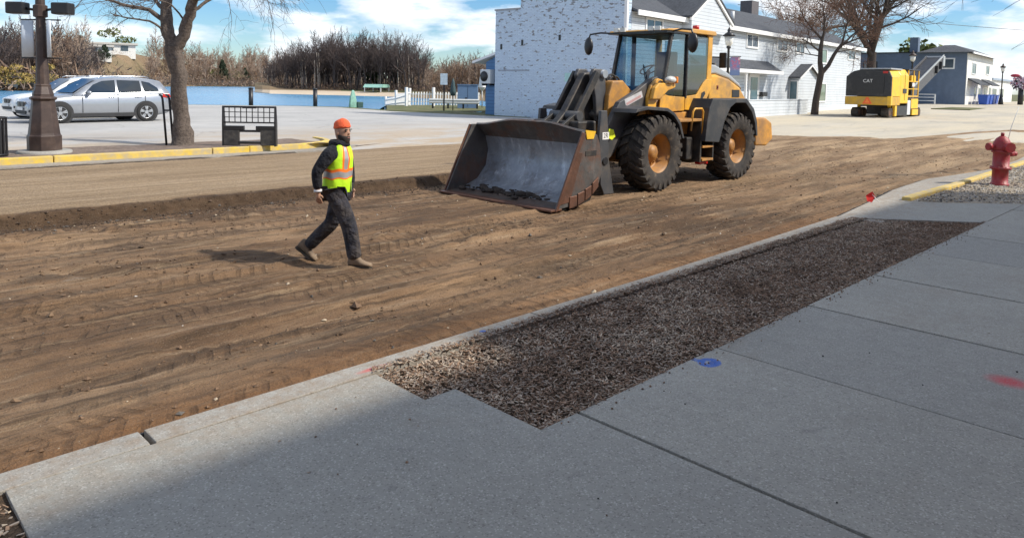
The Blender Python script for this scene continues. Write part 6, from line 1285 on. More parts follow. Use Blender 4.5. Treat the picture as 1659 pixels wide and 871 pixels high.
bd = MB().loft([[(x, y, z) for y, z in ((1.30, 0.9), (-1.36, 0.9), (-1.36, 2.7), (-1.1, 3.10), (0.9, 3.10), (1.30, 2.7))] for x in (1.72, 3.3)], sm=False); SB = bd.build('engine_housing', PLANER_Y, PM, bevel=0.06)
pbx('side_vent', 2.2, 2.9, -1.385, -1.362, 1.55, 1.85, BLACK_PAINT, 0.005, SB); MB().b2(2.55, 2.58, -1.375, -1.362, 1.1, 2.9).build('panel_gap', BLACK_PAINT, SB)
pbx('middle_frame', 3.3, 6.0, -0.8, 1.1, 0.9, 2.4, PLANER_B); pbx('drum_housing', 3.4, 5.6, -1.25, 1.25, 0.12, 1.25, PLANER_B, 0.04); pbx('yellow_skirt', 4.2, 5.6, -1.30, -1.255, 0.55, 1.2, PLANER_Y, 0.02); pbx('drum_door', 3.5, 4.1, -1.29, -1.255, 0.15, 1.1, AC_GREY); pbx('operator_deck', 3.4, 5.6, -1.3, 1.2, 1.30, 1.42, PLANER_YD); pbx('console', 3.6, 4.1, -1.1, 1.0, 1.45, 2.45, PLANER_Y, 0.04); pbx('console_panel', 4.4, 5.0, -1.2, -0.7, 1.45, 2.3, PLANER_B, 0.04); pbx('rear_box', 4.5, 5.4, -1.15, -0.5, 2.3, 2.75, PLANER_Y, 0.04); pbx('white_panel', 4.2, 4.6, -1.32, -1.28, 2.0, 2.25, STICKER)
for x in (3.4, 4.5, 5.5):
    MB().bar((x, -1.28, 1.3), (x, -1.28, 3.05), 0.06, 0.06).build('canopy_post', PLANER_Y, PM)
for z in (1.85, 2.35): MB().bar((3.4, -1.28, z), (5.5, -1.28, z), 0.045, 0.045).build('hand_rail', PLANER_Y, PM)
pbx('canopy', 3.3, 5.7, -1.32, 0.9, 3.05, 3.14, PLANER_B, 0.03)
for s_, y0 in ((-1, -1.22), (1, 0.62)):
    for x0 in (0.25, 5.0):
        tr_ = MB(); tr_.prism([(x0 + 0.1, 0.02), (x0 + 1.35, 0.02), (x0 + 1.5, 0.2), (x0 + 1.5, 0.42), (x0 + 1.3, 0.62), (x0 + 0.15, 0.62), (x0 - 0.05, 0.42), (x0 - 0.05, 0.2)], 'y', y0, y0 + 0.45)
        tk = tr_.build('crawler_track', RUBBER, PM, bevel=0.03)
        for xx in (0.2, 0.72, 1.24): MB().cyl((x0 + xx, y0 - 0.012, 0.30), (x0 + xx, y0 + 0.02, 0.30), 0.17, 14).build('roller', RUSTY, tk)
        MB().cyl((x0 + 0.72, y0 + 0.22, 0.62), (x0 + 0.72, y0 + 0.22, 1.0), 0.11, 12).build('leg_column', PLANER_Y, PM)
pbx('side_plate', 1.3, 3.4, -1.30, -1.2, 0.12, 0.75, PLANER_B); pbx('yellow_toe', 1.0, 1.35, -1.34, -1.15, 0.1, 0.8, PLANER_Y); pbx('side_step', 4.3, 5.5, -1.36, -1.26, 0.12, 0.5, PLANER_Y, 0.02)
cvx = MB(); p0, p1 = Vector((5.8, -0.25, 1.5)), Vector((12.6, -0.25, 4.05)); 
for y in (-0.78, 0.28): cvx.bar((5.8, y, 1.55), (12.6, y, 4.0), 0.07, 0.85)
CVY = cvx.build('conveyor', BELT, PM); MB().bar((5.8, -0.25, 1.75), (12.5, -0.25, 4.25), 1.0, 0.10).build('conveyor_belt', PLANER_B, CVY); MB().bar((5.9, -0.83, 1.98), (12.6, -0.83, 4.42), 0.05, 0.12).build('upper_rail', SILVER_PANEL, CVY); MB().b2(12.3, 12.75, -0.9, 0.4, 3.6, 4.35).build('conveyor_head', SILVER_PANEL, CVY, bevel=0.05)
for t in (0.72, 0.86):
    MB().bar((5.8 + 6.8 * t, -0.84, 1.30 + 2.4 * t), (5.8 + 6.8 * t, -0.84, 1.85 + 2.4 * t), 0.30, 0.05).build('conveyor_strut', PLANER_B, CVY)

# ------------------------------------------------------------------ parked cars
SILVER = mat('silver_car_paint', (0.36, 0.38, 0.41), 0.28, 0.55, var=0.03, coat=0.6); WHITE_CAR = mat('white_car_paint', (0.74, 0.76, 0.77), 0.3, 0.0, var=0.02, coat=0.6)
CARGLASS = m_glass('car_glass', (0.018, 0.024, 0.03), 0.03); CLAD = mat('dark_cladding', (0.025, 0.025, 0.027), 0.65); TYRE = mat('car_tyre', (0.02, 0.02, 0.02), 0.85); ALLOY = mat('alloy_wheel', (0.55, 0.56, 0.58), 0.3, 0.8, var=0.05); CHROME = mat('chrome', (0.7, 0.7, 0.7), 0.15, 1.0, var=0.02); HEADL = mat('headlight_glass', (0.6, 0.64, 0.68), 0.1, 0.2, var=0.1); PLATE = mat('number_plate', (0.7, 0.7, 0.7), 0.5)
def car(label, loc, rz, paint):
    # x: nose at 0, tail at 4.88
    t = thing('parked_car', label, 'car', loc, rz); xs = [0.0, 0.06, 0.18, 0.45, 0.9, 1.25, 1.45, 1.75, 2.1, 2.5, 3.0, 3.5, 3.95, 4.3, 4.55, 4.72, 4.82, 4.88]
    belt = [0.62, 0.74, 0.84, 0.92, 0.985, 1.02, 1.04, 1.06, 1.07, 1.085, 1.10, 1.115, 1.13, 1.14, 1.13, 1.05, 0.95, 0.75]; hw = [0.62, 0.74, 0.83, 0.90, 0.94, 0.95, 0.955, 0.96, 0.965, 0.965, 0.965, 0.965, 0.96, 0.94, 0.91, 0.87, 0.82, 0.74]; zb = [0.35, 0.28, 0.24, 0.23, 0.22, 0.22, 0.22, 0.22, 0.22, 0.22, 0.22, 0.22, 0.22, 0.24, 0.28, 0.33, 0.40, 0.50]
    rings = []
    for x, b, w, z in zip(xs, belt, hw, zb): rings.append([(x, -w * 0.90, z), (x, -w * 0.985, z + 0.16), (x, -w, (z + b) * 0.52), (x, -w * 0.985, b - 0.10), (x, -w * 0.93, b - 0.015), (x, -w * 0.6, b + 0.02), (x, 0, b + 0.035), (x, w * 0.6, b + 0.02), (x, w * 0.93, b - 0.015), (x, w * 0.985, b - 0.10), (x, w, (z + b) * 0.52), (x, w * 0.985, z + 0.16), (x, w * 0.90, z)])
    b_ = MB(); b_.loft(rings); BODY = b_.build('body', paint, t)
    # greenhouse
    gx = [1.32, 1.80, 2.25, 2.75, 3.4, 4.0, 4.45, 4.72]; top = [1.05, 1.40, 1.63, 1.70, 1.715, 1.69, 1.60, 1.15]; bt = [1.03, 1.05, 1.06, 1.08, 1.10, 1.12, 1.12, 1.09]
    rings = []
    for x, zt, z0 in zip(gx, top, bt):
        f = (zt - z0) / 0.62; wr = 0.90 - 0.20 * f; rings.append([(x, -0.90, z0 - 0.03), (x, -0.885, z0), (x, -(wr + 0.03), zt - 0.06 * f), (x, -wr * 0.85, zt - 0.01), (x, 0, zt + 0.02 * f), (x, wr * 0.85, zt - 0.01), (x, wr + 0.03, zt - 0.06 * f), (x, 0.885, z0), (x, 0.90, z0 - 0.03)])
    g_ = MB(); g_.loft(rings); g_.build('roof', paint, t)
    def side_y(x, z):
        zt = float(np.interp(x, gx, top)); z0 = float(np.interp(x, gx, bt)); f = (zt - z0) / 0.62; wr = 0.90 - 0.20 * f; u = min(max((z - z0) / max(zt - 0.06 * f - z0, 0.05), 0), 1); return 0.885 + (wr + 0.03 - 0.885) * u
    for s_ in (-1, 1):
        for poly in ([(1.72, 1.10), (2.78, 1.12), (2.78, 1.60), (2.34, 1.56), (2.02, 1.42)], [(2.86, 1.12), (3.72, 1.145), (3.66, 1.59), (2.86, 1.605)], [(3.80, 1.15), (4.36, 1.18), (4.30, 1.32), (4.02, 1.52), (3.74, 1.58)]):
            MB().add([(x, s_ * (side_y(x, z) + 0.010), z) for x, z in poly], [tuple(range(len(poly)))]).build('side_window', CARGLASS, t)
        MB().tube([(2.3, s_ * 0.62, 1.70), (2.45, s_ * 0.63, 1.755), (3.9, s_ * 0.62, 1.76), (4.1, s_ * 0.60, 1.70)], 0.018, 6).build('roof_rail', CHROME, t)
        MB().ball((1.82, s_ * 1.02, 1.12), 0.12, 10, 6, 0, (0.7, 0.9, 0.62)).build('wing_mirror', paint, t)
        MB().b2(1.15, 3.6, s_ * 0.955 - 0.02, s_ * 0.955 + 0.02, 0.22, 0.36).build('sill', CLAD, t, bevel=0.01)
        for x in (2.62, 3.55): MB().b2(x - 0.12, x + 0.12, s_ * 0.972 - 0.012, s_ * 0.972 + 0.012, 0.945, 0.975).build('door_handle', paint, t, bevel=0.005)
        for x in (1.62, 2.82, 3.80): MB().b2(x - 0.006, x + 0.006, s_ * 0.964 - 0.006, s_ * 0.964 + 0.006, 0.38, 1.06).build('door_gap', BLACK_PAINT, t)
        MB().prism([(4.42, 0.92), (4.80, 0.94), (4.74, 1.10), (4.50, 1.10)], 'y', s_ * 0.86 - 0.05, s_ * 0.86 + 0.055).build('tail_light', RED_LENS, t, bevel=0.02)
        MB().prism([(0.08, 0.70), (0.52, 0.80), (0.60, 0.90), (0.30, 0.86), (0.12, 0.80)], 'y', s_ * 0.80 - 0.09, s_ * 0.80 + 0.10).build('headlight', HEADL, t, bevel=0.02)
        MB().b2(0.02, 0.12, s_ * 0.62 - 0.13, s_ * 0.62 + 0.13, 0.40, 0.50).build('fog_light', CLAD, t, bevel=0.02)
        for x in (0.88, 3.82):
            MB().cyl((x, s_ * 0.955, 0.37), (x, s_ * 0.972, 0.37), 0.44, 28).build('wheel_arch', CLAD, t)
            w = MB(); w.lathe([(0.24, -0.11), (0.33, -0.12), (0.365, -0.08), (0.37, 0.08), (0.33, 0.12), (0.24, 0.11)], 28, 0, (x, s_ * 0.89, 0.37), 'y', cap=False); w.cyl((x, s_ * 0.85, 0.37), (x, s_ * 0.965, 0.37), 0.25, 24); ty = w.build('tyre', TYRE, t)
            r = MB()
            for k in range(5):
                a = 2 * pi * k / 5 + 0.3
                for da in (-0.16, 0.16): r.bar((x + 0.06 * math.cos(a), s_ * 0.985, 0.37 + 0.06 * math.sin(a)), (x + 0.235 * math.cos(a + da), s_ * 0.985, 0.37 + 0.235 * math.sin(a + da)), 0.035, 0.05)
            r.lathe([(0.225, s_ * 0.965), (0.225, s_ * 0.995), (0.25, s_ * 0.995), (0.25, s_ * 0.965)], 28, 0, (x, 0, 0.37), 'y', cap=False); r.cyl((x, s_ * 0.965, 0.37), (x, s_ * 1.0, 0.37), 0.07, 14); r.build('rim', ALLOY, ty)
    MB().add([(1.36, -0.80, 1.09), (1.36, 0.80, 1.09), (2.20, 0.62, 1.625), (2.20, -0.62, 1.625)], [(0, 1, 2, 3)]).build('windscreen', CARGLASS, t).location = (-0.02, 0, 0.025)
    for s_ in (-1, 1): MB().b2(-0.03, 0.06, s_ * 0.17 - 0.14, s_ * 0.17 + 0.14, 0.60, 0.78).build('grille', BLACK_PAINT, t, bevel=0.02)
    MB().b2(-0.03, 0.03, -0.5, 0.5, 0.34, 0.46).build('air_intake', CLAD, t, bevel=0.02); MB().b2(4.80, 4.93, -0.75, 0.75, 0.42, 0.58).build('rear_bumper', CLAD, t, bevel=0.03); MB().b2(-0.045, -0.02, -0.24, 0.24, 0.47, 0.57).build('number_plate', PLATE, t)
    return t
car('silver sport utility car with alloy wheels parked side-on in the lot behind the lamp post', (6.02, 32.35, 0.15), R(6), SILVER).scale = (1.08, 1.08, 1.04)
car('white car mostly hidden behind the silver car in the lot', (6.2, 35.9, 0.20), R(7), WHITE_CAR)

# ------------------------------------------------------------------ fire hydrant with its marker whip, red flag on the kerb
HYD = mat('red_hydrant_paint', (0.36, 0.018, 0.028), 0.5, var=0.22, sc=9, bump=0.005, dirt=(0.20, 0.05, 0.045), dirt_amt=0.6, dsc=9)
FH = thing('fire_hydrant', 'red fire hydrant standing in the gravel bed at the right edge', 'fire hydrant', (17.58, 3.53, -0.03))
Mh = Matrix.Rotation(R(3), 4, 'Y')
h = MB(); h.lathe([(0.17, 0.0), (0.17, 0.05), (0.145, 0.055), (0.145, 0.34), (0.19, 0.345), (0.19, 0.385), (0.15, 0.39), (0.15, 0.66), (0.155, 0.68), (0.185, 0.685), (0.185, 0.725), (0.165, 0.73)], 28); h.build('barrel', HYD, FH)
h = MB(); h.lathe([(0.175, 0.725), (0.172, 0.80), (0.15, 0.90), (0.11, 0.97), (0.06, 1.01), (0.05, 1.02)], 28); BO = h.build('bonnet', HYD, FH); MB().cyl((0, 0, 1.015), (0, 0, 1.09), 0.035, 5).build('operating_nut', HYD, BO)
du = Vector((0.72, -0.69, 0)); dn = Vector((-0.69, -0.72, 0))
for s_, nm in ((1, 'side_outlet'), (-1, 'side_outlet')):
    MB().cyl(tuple(du * s_ * 0.12 + Vector((0, 0, 0.80 if s_ < 0 else 0.66))), tuple(du * s_ * 0.24 + Vector((0, 0, 0.80 if s_ < 0 else 0.66))), 0.06, 16).cyl(tuple(du * s_ * 0.23 + Vector((0, 0, 0.80 if s_ < 0 else 0.66))), tuple(du * s_ * 0.30 + Vector((0, 0, 0.80 if s_ < 0 else 0.66))), 0.078 if s_ < 0 else 0.05, 8).build(nm, HYD, FH)
MB().cyl(tuple(dn * 0.10 + Vector((0, 0, 0.80))), tuple(dn * 0.22 + Vector((0, 0, 0.80))), 0.085, 18).cyl(tuple(dn * 0.215 + Vector((0, 0, 0.80))), tuple(dn * 0.27 + Vector((0, 0, 0.80))), 0.105, 8).build('front_outlet', HYD, FH)
for k in range(8): 
    a = k * pi / 4; MB().cyl((0.172 * math.cos(a), 0.172 * math.sin(a), 0.335), (0.172 * math.cos(a), 0.172 * math.sin(a), 0.40), 0.016, 6).build('flange_bolt', HYD, FH)
MB().tube([(0.10, -0.08, 0.95), (0.14, -0.11, 1.2), (0.24, -0.20, 1.62)], 0.006, 6).build('marker_whip', AC_GREY, FH)
fl = thing('marker_flag', 'small crumpled red marker flag lying on the near kerb', 'flag', (12.78, 4.36, 0.0))
MB().add([(-0.05, 0.05, 0.02), (0.03, 0.0, 0.0), (0.06, -0.04, 0.10), (0.0, 0.03, 0.14), (-0.07, 0.07, 0.12), (-0.01, -0.01, 0.19)], [(0, 1, 2, 3), (0, 3, 5, 4), (3, 2, 5)]).build('cloth', mat('red_flag', (0.75, 0.03, 0.03), 0.6), fl); MB().tube([(0.02, 0, 0.14), (0.10, -0.08, 0.01)], 0.006, 5).build('wire', TRIM, fl)

# ------------------------------------------------------------------ lamp posts
LAMP_BR = mat('dark_brown_post_paint', (0.055, 0.036, 0.03), 0.5, 0.1, var=0.25, sc=5, dirt=(0.13, 0.09, 0.07), dirt_amt=0.4, dsc=3); BANNER = mat('pale_blue_banner', (0.62, 0.68, 0.74), 0.7, var=0.08, sc=3); LAMPW = mat('frosted_lamp_globe', (0.75, 0.74, 0.68), 0.3)
LP = thing('lamp_post', 'dark brown fluted lamp post with two banners and black speakers across the street', 'lamp post', (4.12, 19.78, 0.09))
MB().lathe([(0.56, -0.1), (0.56, 0.06), (0.52, 0.08)], 28).build('concrete_base', CONC_OLD, LP)
MB().lathe([(0.36, 0.08), (0.36, 0.42), (0.34, 0.44), (0.33, 0.48), (0.24, 1.22), (0.245, 1.25), (0.285, 1.27), (0.285, 1.31), (0.22, 1.34), (0.225, 1.38), (0.17, 1.56), (0.175, 1.60), (0.15, 1.62)], 8, sm=False, a0=pi / 8).build('base', LAMP_BR, LP, bevel=0.012)
MB().lathe([(0.145, 1.60), (0.125, 2.2), (0.105, 3.0), (0.10, 3.15), (0.15, 3.17), (0.15, 3.42), (0.10, 3.45), (0.10, 5.2)], 12, sm=False).build('pole', LAMP_BR, LP)
for s_ in (-1, 1):
    for z in (2.22, 3.10): MB().tube([tuple(du * s_ * 0.08 + Vector((0, 0, z))), tuple(du * s_ * 0.46 + Vector((0, 0, z)))], 0.018, 6).build('banner_arm', BLACK_PAINT, LP)
bm_ = MB()
for s_ in (-1, 1):
    w0, w1 = 0.17, 0.45; nseg = 8; rows = []
    tw = 0.25 if s_ < 0 else 0.9
    o = MB()
    for side_ in (0,):
        vs = []
        for i in range(nseg + 1):
            u = w0 + (w1 - w0) * i / nseg; off = 0.05 * math.sin(i / nseg * pi) * (1 if s_ > 0 else 0.4)
            p = du * s_ * u * (0.75 if s_ > 0 else 1) + dn * (off + (0.20 * (i / nseg) if s_ > 0 else 0)); vs += [(p.x, p.y, 2.24), (p.x, p.y, 3.08)]
        o.add(vs, [(2 * i, 2 * i + 2, 2 * i + 3, 2 * i + 1) for i in range(nseg)], 0, True)
    b_ = o.build('banner', BANNER, LP); sl = b_.modifiers.new('thick', 'SOLIDIFY'); sl.thickness = 0.012
    pp = du * s_ * 0.52
    MB().box(tuple(pp + Vector((0, 0, 3.36))), (0.40, 0.30, 0.27), 0, rz=R(-43.8)).build('speaker', BLACK_PAINT, LP, bevel=0.03); MB().tube([tuple(du * s_ * 0.1 + Vector((0, 0, 3.32))), tuple(du * s_ * 0.36 + Vector((0, 0, 3.36)))], 0.03, 8).build('speaker_arm', BLACK_PAINT, LP)
MB().lathe([(0.10, 5.2), (0.14, 5.25), (0.2, 5.3), (0.26, 5.8), (0.12, 6.0)], 16).build('lantern', LAMPW, LP)
def acorn_lamp(name, label, loc, hgt, banner=None, basket=None):
    t = thing(name, label, 'lamp post', loc); f = hgt / 5.6
    MB().lathe([(0.30 * f, 0), (0.30 * f, 0.35 * f), (0.20 * f, 0.9 * f), (0.12 * f, 1.3 * f), (0.085 * f, 1.7 * f), (0.07 * f, 4.3 * f), (0.14 * f, 4.38 * f), (0.14 * f, 4.46 * f)], 14).build('post', BLACK_PAINT, t)
    MB().lathe([(0.10 * f, 4.46 * f), (0.22 * f, 4.62 * f), (0.27 * f, 5.05 * f)], 14).build('lantern', LAMPW, t)
    MB().lathe([(0.30 * f, 5.05 * f), (0.40 * f, 5.08 * f), (0.22 * f, 5.25 * f), (0.10 * f, 5.32 * f), (0.12 * f, 5.42 * f), (0.03 * f, 5.6 * f)], 14).build('lantern_cap', BLACK_PAINT if banner else LAMP_BR, t)
    if banner:
        o = MB(); e = (du.x, du.y); o.add([(e[0] * .12, e[1] * .12, 2.45), (e[0] * .66, e[1] * .66, 2.45), (e[0] * .66, e[1] * .66, 3.45), (e[0] * .12, e[1] * .12, 3.45)], [(0, 1, 2, 3)]); b_ = o.build('banner', banner, t); sl = b_.modifiers.new('thick', 'SOLIDIFY'); sl.thickness = 0.02; MB().bar((0, 0, 3.48), (e[0] * .7, e[1] * .7, 3.48), 0.04, 0.04).build('banner_arm', BLACK_PAINT, t)
    return t
def m_banner(name):
    t = NT(name); X, Y, Z = t.xyz(); c = t.ramp(t.noise(2.2, 4, 0.7), [(0.40, (0.16, 0.22, 0.40)), (0.50, (0.50, 0.10, 0.16)), (0.58, (0.65, 0.62, 0.66))])
    mr = t.n('ShaderNodeMapRange'); t.lk.new(Z, mr.inputs['Value']); mr.inputs['From Min'].default_value = 2.7; mr.inputs['From Max'].default_value = 3.0
    return t.done(t.mix(mr.outputs[0], (0.14, 0.20, 0.36), c), 0.7)
acorn_lamp('lamp_post', 'black lamp post with glass lantern and patterned banner in front of the white house porch', (36.4, 20.2, 0.16), 5.05, m_banner('patterned_banner'))
acorn_lamp('lamp_post', 'lamp post whose pale lantern shows above the yellow milling machine', (82.6, 26.7 - 1.8, 0.42), 5.75)
acorn_lamp('lamp_post', 'black lamp post beside the red flower basket at the right end of the street', (105.4, 21.6, 0.55), 5.0)
FBm = thing('flower_basket_stand', 'dark stand hung with red and white flower baskets right of the far black lamp post', 'flower stand', (107.5, 20.0, 0.55))
MB().lathe([(0.30, 0), (0.28, 2.0), (0.05, 2.1), (0.05, 3.2)], 12).build('planter', BLACK_PAINT, FBm)
g = np.random.default_rng(3); n = 500; d = g.normal(0, 1, (n, 3)); d /= np.linalg.norm(d, axis=1)[:, None]; c = np.array([(-0.6, 0.6, 3.2)]) * 0 + d * np.cbrt(g.uniform(0, 1, n))[:, None] * np.array([[1.1, 1.1, 0.9]]) + np.array([[0, 0, 2.6]]); a = g.normal(0, .09, (n, 3)); b = g.normal(0, .09, (n, 3))
o = soup('flowers', np.stack([c - a, c + b, c + a, c - b], 1).reshape(-1, 3), np.arange(n * 4).reshape(-1, 4), [mat('mauve_blossom', (0.55, 0.48, 0.58), 0.8), mat('dark_stems', (0.08, 0.08, 0.09), 0.9), mat('crimson_blossom', (0.5, 0.04, 0.10), 0.8)], g.choice(3, n, p=[0.6, 0.25, 0.15])); o.parent = FBm
MB().ball((-0.75, 0.55, 3.55), 0.42, 12, 8, 0, (1.2, 1.2, 0.5)).build('hanging_basket', mat('red_flowers', (0.32, 0.03, 0.06), 0.8, var=0.3, sc=8), FBm)

# ------------------------------------------------------------------ street furniture across the street
TB = thing('litter_bin', 'black slatted litter bin at the left edge behind the yellow kerb', 'litter bin', (3.05, 18.98 + 0.45, 0.10))
MB().lathe([(0.23, 0.03), (0.24, 0.80)], 20).build('liner', BLACK_PAINT, TB)
for k in range(22):
    a = 2 * pi * k / 22; MB().box((0.285 * math.cos(a), 0.285 * math.sin(a), 0.44), (0.012, 0.045, 0.86), 0, rz=a).build('slat', BLACK_PAINT, TB)
for z in (0.05, 0.86): MB().lathe([(0.275, z - 0.02), (0.30, z - 0.02), (0.30, z + 0.02), (0.275, z + 0.02)], 24, cap=False).build('hoop', BLACK_PAINT, TB)
RK = thing('bike_rack', 'black two bar hoop rack beside the trunk of the forked tree', 'rack', (7.12, 20.42, 0.09))
for o_ in (-0.09, 0.09):
    q = du * o_; MB().tube([tuple(q + Vector((0.03, -0.03, 0))), tuple(q + Vector((0, 0, 0.65))), tuple(q + Vector((-0.03, 0.03, 1.25))), tuple(q + Vector((-0.03, 0.1, 1.33))), tuple(q + Vector((-0.03, 0.25, 1.36)))], 0.03, 8).build('hoop', DARK_METAL, RK)
MB().bar(tuple(du * -0.09 + Vector((-0.02, 0.02, 0.95))), tuple(du * 0.09 + Vector((-0.02, 0.02, 0.95))), 0.04, 0.04).build('cross_bar', DARK_METAL, RK)
# pallet fork carriage with mesh guard standing on the strip
FC = thing('fork_carriage', 'black steel fork carriage with mesh guard standing on the strip behind the yellow kerb', 'loader attachment', (8.74, 19.0, 0.10), R(-43.5))
for x in (-0.70, 0.70):
    MB().prism([(-0.06, 0.0), (0.10, 0.0), (0.10, 0.62), (0.03, 1.08), (-0.03, 1.08), (-0.06, 0.62)], 'x', x - 0.025, x + 0.025).build('side_post', BLACK_PAINT, FC, bevel=0.008)
MB().bar((-0.72, 0, 1.06), (0.72, 0, 1.06), 0.05, 0.05).build('top_rail', BLACK_PAINT, FC); MB().bar((-0.70, 0, 0.64), (0.70, 0, 0.64), 0.04, 0.04).build('mid_rail', BLACK_PAINT, FC); MB().b2(-0.18, 0.18, -0.03, 0.03, 1.02, 1.05).build('name_plate', BLACK_PAINT, FC)
for k in range(1, 9): MB().bar((-0.70 + 1.4 * k / 9, 0, 0.64), (-0.70 + 1.4 * k / 9, 0, 1.05), 0.02, 0.02).build('guard_bar', BLACK_PAINT, FC)
for z in (0.78, 0.92): MB().bar((-0.70, 0, z), (0.70, 0, z), 0.02, 0.02).build('guard_rail', BLACK_PAINT, FC)
for x0, x1 in ((-0.68, -0.26), (0.30, 0.68)): MB().b2(x0, x1, -0.05, 0.01, 0.02, 0.44).build('mount_plate', mat('scuffed_dark_plate', (0.06, 0.058, 0.055), 0.6, 0.2, var=0.4, sc=9, dirt=(0.16, 0.14, 0.12), dirt_amt=0.4, dsc=8), FC, bevel=0.01)
MB().b2(-0.70, -0.14, -0.055, 0.05, 0.44, 0.55).b2(0.18, 0.70, -0.055, 0.05, 0.44, 0.55).build('upper_beam', BLACK_PAINT, FC, bevel=0.01) if False else None
for x0, x1 in ((-0.70, -0.14), (0.18, 0.70)): MB().b2(x0, x1, -0.055, 0.05, 0.441, 0.55).build('upper_beam', BLACK_PAINT, FC, bevel=0.01)
MB().b2(-0.27, 0.30, -0.04, 0.04, 0.38, 0.44).build('cross_beam', BLACK_PAINT, FC); MB().b2(-0.30, 0.32, -0.05, 0.05, 0.06, 0.13).build('lower_beam', BLACK_PAINT, FC)
for (x, y, lb) in ((23.75, 51.35, 'black bollard at the water edge directly behind the mesh guard'), (28.2, 50.0, 'right one of the two black bollards at the water edge, standing alone')):
    t = thing('bollard', lb, 'bollard', (x, y, 0.1), 0, 'bollards by the lake'); MB().lathe([(0.16, -0.6), (0.16, 1.22)], 14).build('post', BLACK_PAINT, t); MB().lathe([(0.18, 1.2), (0.18, 1.28), (0.05, 1.32)], 14).build('cap', BLACK_PAINT, t)
# picket fence down to the water
PF = thing('picket_fence', 'white picket fence with taller posts beside the lake, left of the brick building', 'fence', (0, 0, 0))
fpts = [(43.0, 62.1, -0.55), (40.3, 56.5, -0.25), (37.8, 51.0, 0.0), (35.8, 48.75, 0.08), (37.4, 47.2, 0.10), (40.2, 44.6, 0.12)]
pk = []; rails = [MB(), MB()]
for i in range(len(fpts) - 1):
    a, b = Vector(fpts[i]), Vector(fpts[i + 1]); n_ = int((b - a).length / 0.22)
    for z in (0.35, 0.95): MB().bar(tuple(a + Vector((0, 0, z * (0.75 if i < 2 else 1)))), tuple(b + Vector((0, 0, z * (0.75 if i < 1 else 1)))), 0.05, 0.09).build('rail', TRIM, PF)
    for k in range(n_):
        if len(pk) < 95: pk.append((a.lerp(b, (k + .5) / n_), 1.15 if i > 0 else 0.9))
    MB().b2(a.x - .1, a.x + .1, a.y - .1, a.y + .1, a.z - .3, a.z + (1.5 if i > 0 else 1.1)).build('post', TRIM, PF, bevel=0.02)
for p, hh in pk: MB().prism([(p.x - .05, p.z + 0.05), (p.x + .05, p.z + 0.05), (p.x + .05, p.z + hh - .06), (p.x, p.z + hh), (p.x - .05, p.z + hh - .06)], 'y', p.y - 0.03, p.y - 0.005).build('picket', TRIM, PF)
# cabinet, sign, rail trailer, cone roof by the lake
PB_ = mat('blue_grey_cabinet', (0.16, 0.26, 0.42), 0.5, var=0.06)
EC = thing('utility_cabinet', 'large blue grey utility cabinet behind the white guardrail near the brick building', 'cabinet', (36.0, 41.2, 0.12), R(-43))
MB().b2(-0.82, 0.68, -0.45, 0.45, 0, 1.72).build('case', PB_, EC, bevel=0.02); MB().b2(-0.86, 0.72, -0.49, 0.49, 1.722, 1.78).build('lid', PB_, EC); MB().b2(-0.08, -0.06, -0.458, -0.452, 0.1, 1.65).build('door_gap', BLACK_PAINT, EC); MB().b2(-0.25, -0.12, -0.48, -0.455, 0.6, 0.8).build('handle', BLACK_PAINT, EC)
GR = thing('guardrail', 'white steel guardrail on short posts in front of the blue grey cabinet', 'guardrail', (33.93, 40.34, 0.12), R(-43))
for z in (0.38, 0.56): MB().prism([(0.0, z), (-0.06, z + 0.04), (-0.06, z + 0.10), (0.0, z + 0.14)], 'x', -1.85, 1.75).build('beam', AC_GREY, GR)
MB().b2(-1.85, 1.75, 0.002, 0.03, 0.36, 0.72).build('back_plate', AC_GREY, GR)
for x in (-1.6, -0.5, 0.6, 1.6): MB().b2(x - .06, x + .06, 0.03, 0.15, -0.1, 0.7).build('post', DARK_METAL, GR)
SG = thing('notice_sign', 'pale blue notice sign on a dark post before the picket fence', 'sign', (30.1, 36.9, 0.12), R(-43)); MB().b2(-0.05, 0.05, -0.02, 0.06, 0, 2.0).build('post', DARK_METAL, SG); MB().b2(-0.24, 0.22, -0.05, -0.022, 1.72, 2.45).build('panel', mat('pale_blue_sign', (0.55, 0.66, 0.74), 0.5, var=0.25, sc=5), SG)
UT = thing('covered_parasol', 'dark green covered parasol standing right of the pale notice sign', 'parasol', (31.2, 37.3, 0.12)); MB().lathe([(0.03, 0), (0.03, 1.1)], 8).build('pole', DARK_METAL, UT); MB().lathe([(0.16, 1.0), (0.20, 1.3), (0.10, 1.9), (0.02, 2.15)], 12).build('cover', mat('dark_teal_cover', (0.05, 0.09, 0.10), 0.8), UT)
SC = thing('folded_sail', 'white pointed folded canopy rising behind the blue grey cabinet', 'canopy', (37.9, 41.8, 0.1)); MB().lathe([(0.02, 0), (0.05, 1.3), (0.30, 1.6), (0.20, 2.4), (0.02, 3.0)], 10, a0=0.3, sm=False).build('cloth', TRIM, SC); MB().cyl((0, 0, -0.2), (0, 0, 1.4), 0.04, 8).build('pole', GALV, SC)
GS = thing('garden_sculpture', 'green weathered sculpture on a small base at the water edge left of the fence', 'sculpture', (28.3, 44.9, 0.1))
MB().loft([[(x * w, y * w, z) for x, y in ((-.3, -.12), (.3, -.12), (.3, .12), (-.3, .12))] for z, w in ((0, 1.0), (0.3, 0.9), (0.7, 0.75), (1.0, 0.5), (1.25, 0.28))]).build('figure', mat('verdigris', (0.22, 0.42, 0.34), 0.7, var=0.25, sc=4), GS, bevel=0.03); MB().b2(0.25, 0.75, -0.2, 0.2, 0, 0.42).build('base', mat('dark_green_base', (0.03, 0.08, 0.07), 0.7), GS, bevel=0.05)
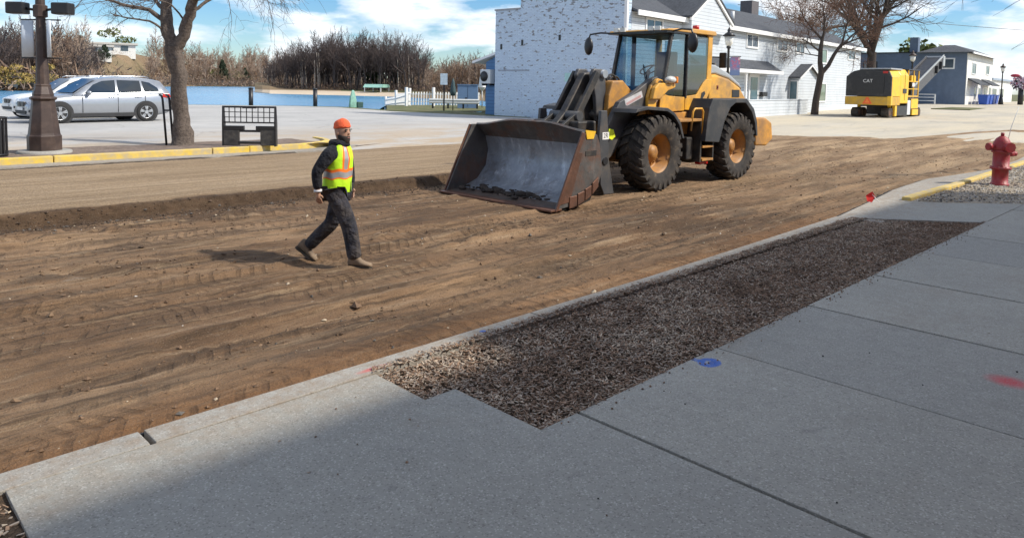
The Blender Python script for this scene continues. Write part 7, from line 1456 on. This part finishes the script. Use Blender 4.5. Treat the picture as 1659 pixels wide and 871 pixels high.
PS = thing('parking_sign', 'small pale green parking sign on a thin post before the white brick wall', 'sign', (28.2, 24.6, 0.15), R(-43)); MB().b2(-0.03, 0.03, -0.02, 0.04, 0, 2.0).build('post', mat('green_post', (0.06, 0.12, 0.13), 0.6), PS); MB().b2(-0.17, 0.17, -0.05, -0.022, 1.95, 2.40).build('panel', mat('pale_green_sign', (0.35, 0.58, 0.58), 0.5, var=0.2, sc=9), PS)
PT = thing('patio_table', 'round dark patio table in front of the white brick wall', 'table', (28.0, 25.4, 0.15)); MB().lathe([(0.45, 0.68), (0.47, 0.70), (0.45, 0.72)], 18).build('top', DARK_METAL, PT); MB().cyl((0, 0, 0), (0, 0, 0.68), 0.04, 8).build('leg', DARK_METAL, PT)
# overhead wires
for nm, lb, a, b, sag, r_ in (('overhead_wire', 'thin overhead wire crossing the sky above the blue building', (70, 38, 10.6), (118, 12, 9.2), 0.25, 0.03), ('stay_cable', 'thick dark stay cable slanting down to the left from the brown lamp post', (-2.3, 19.78, 0.05), (4.12, 19.78, 4.25), 0.0, 0.022)):
    o = MB().tube([tuple(Vector(a).lerp(Vector(b), t) - Vector((0, 0, sag * 4 * t * (1 - t)))) for t in np.linspace(0, 1, 12)], r_, 6).build(nm, BLACK_PAINT); tag(o, lb, 'cable')
# bare twigs of the sidewalk tree reaching in at the top right
ST = thing('street_tree', 'leafless sidewalk tree whose thin twigs reach in at the top right corner', 'tree', (23.5, 1.2, 0.0)); rr = random.Random(5)
MB().tube([(0, 0, -0.2), (0, 0, 1.5), (0.05, 0.05, 2.6), (0, 0.1, 4.2), (0, 0.1, 6)], [0.2, 0.15, 0.13, 0.1, 0.05], 9).build('trunk', BARK, ST)
tr = MB()
for (p, d, Lg) in (((0, 0.1, 4.6), (-0.5, 0.8, 0.12), 3.2), ((0, 0.1, 4.9), (-0.3, 0.95, 0.10), 3.0), ((0, 0.1, 4.5), (0.1, 0.9, 0.25), 2.6), ((0, 0.1, 5), (-0.7, -0.3, 0.5), 2.5), ((0, 0.1, 5.2), (0.5, -0.3, 0.6), 2.4)):
    grow(tr, p, d, Lg, 0.035, 1, rr, opts(levels=4, segs=[4, 5, 4, 3, 2], sides=[5, 4, 3, 3], kids=[4, 4, 3, 3], trop=[0, 0.0, -0.01, -0.02], rmin=0.006))
tr.build('crown', BARK, ST)
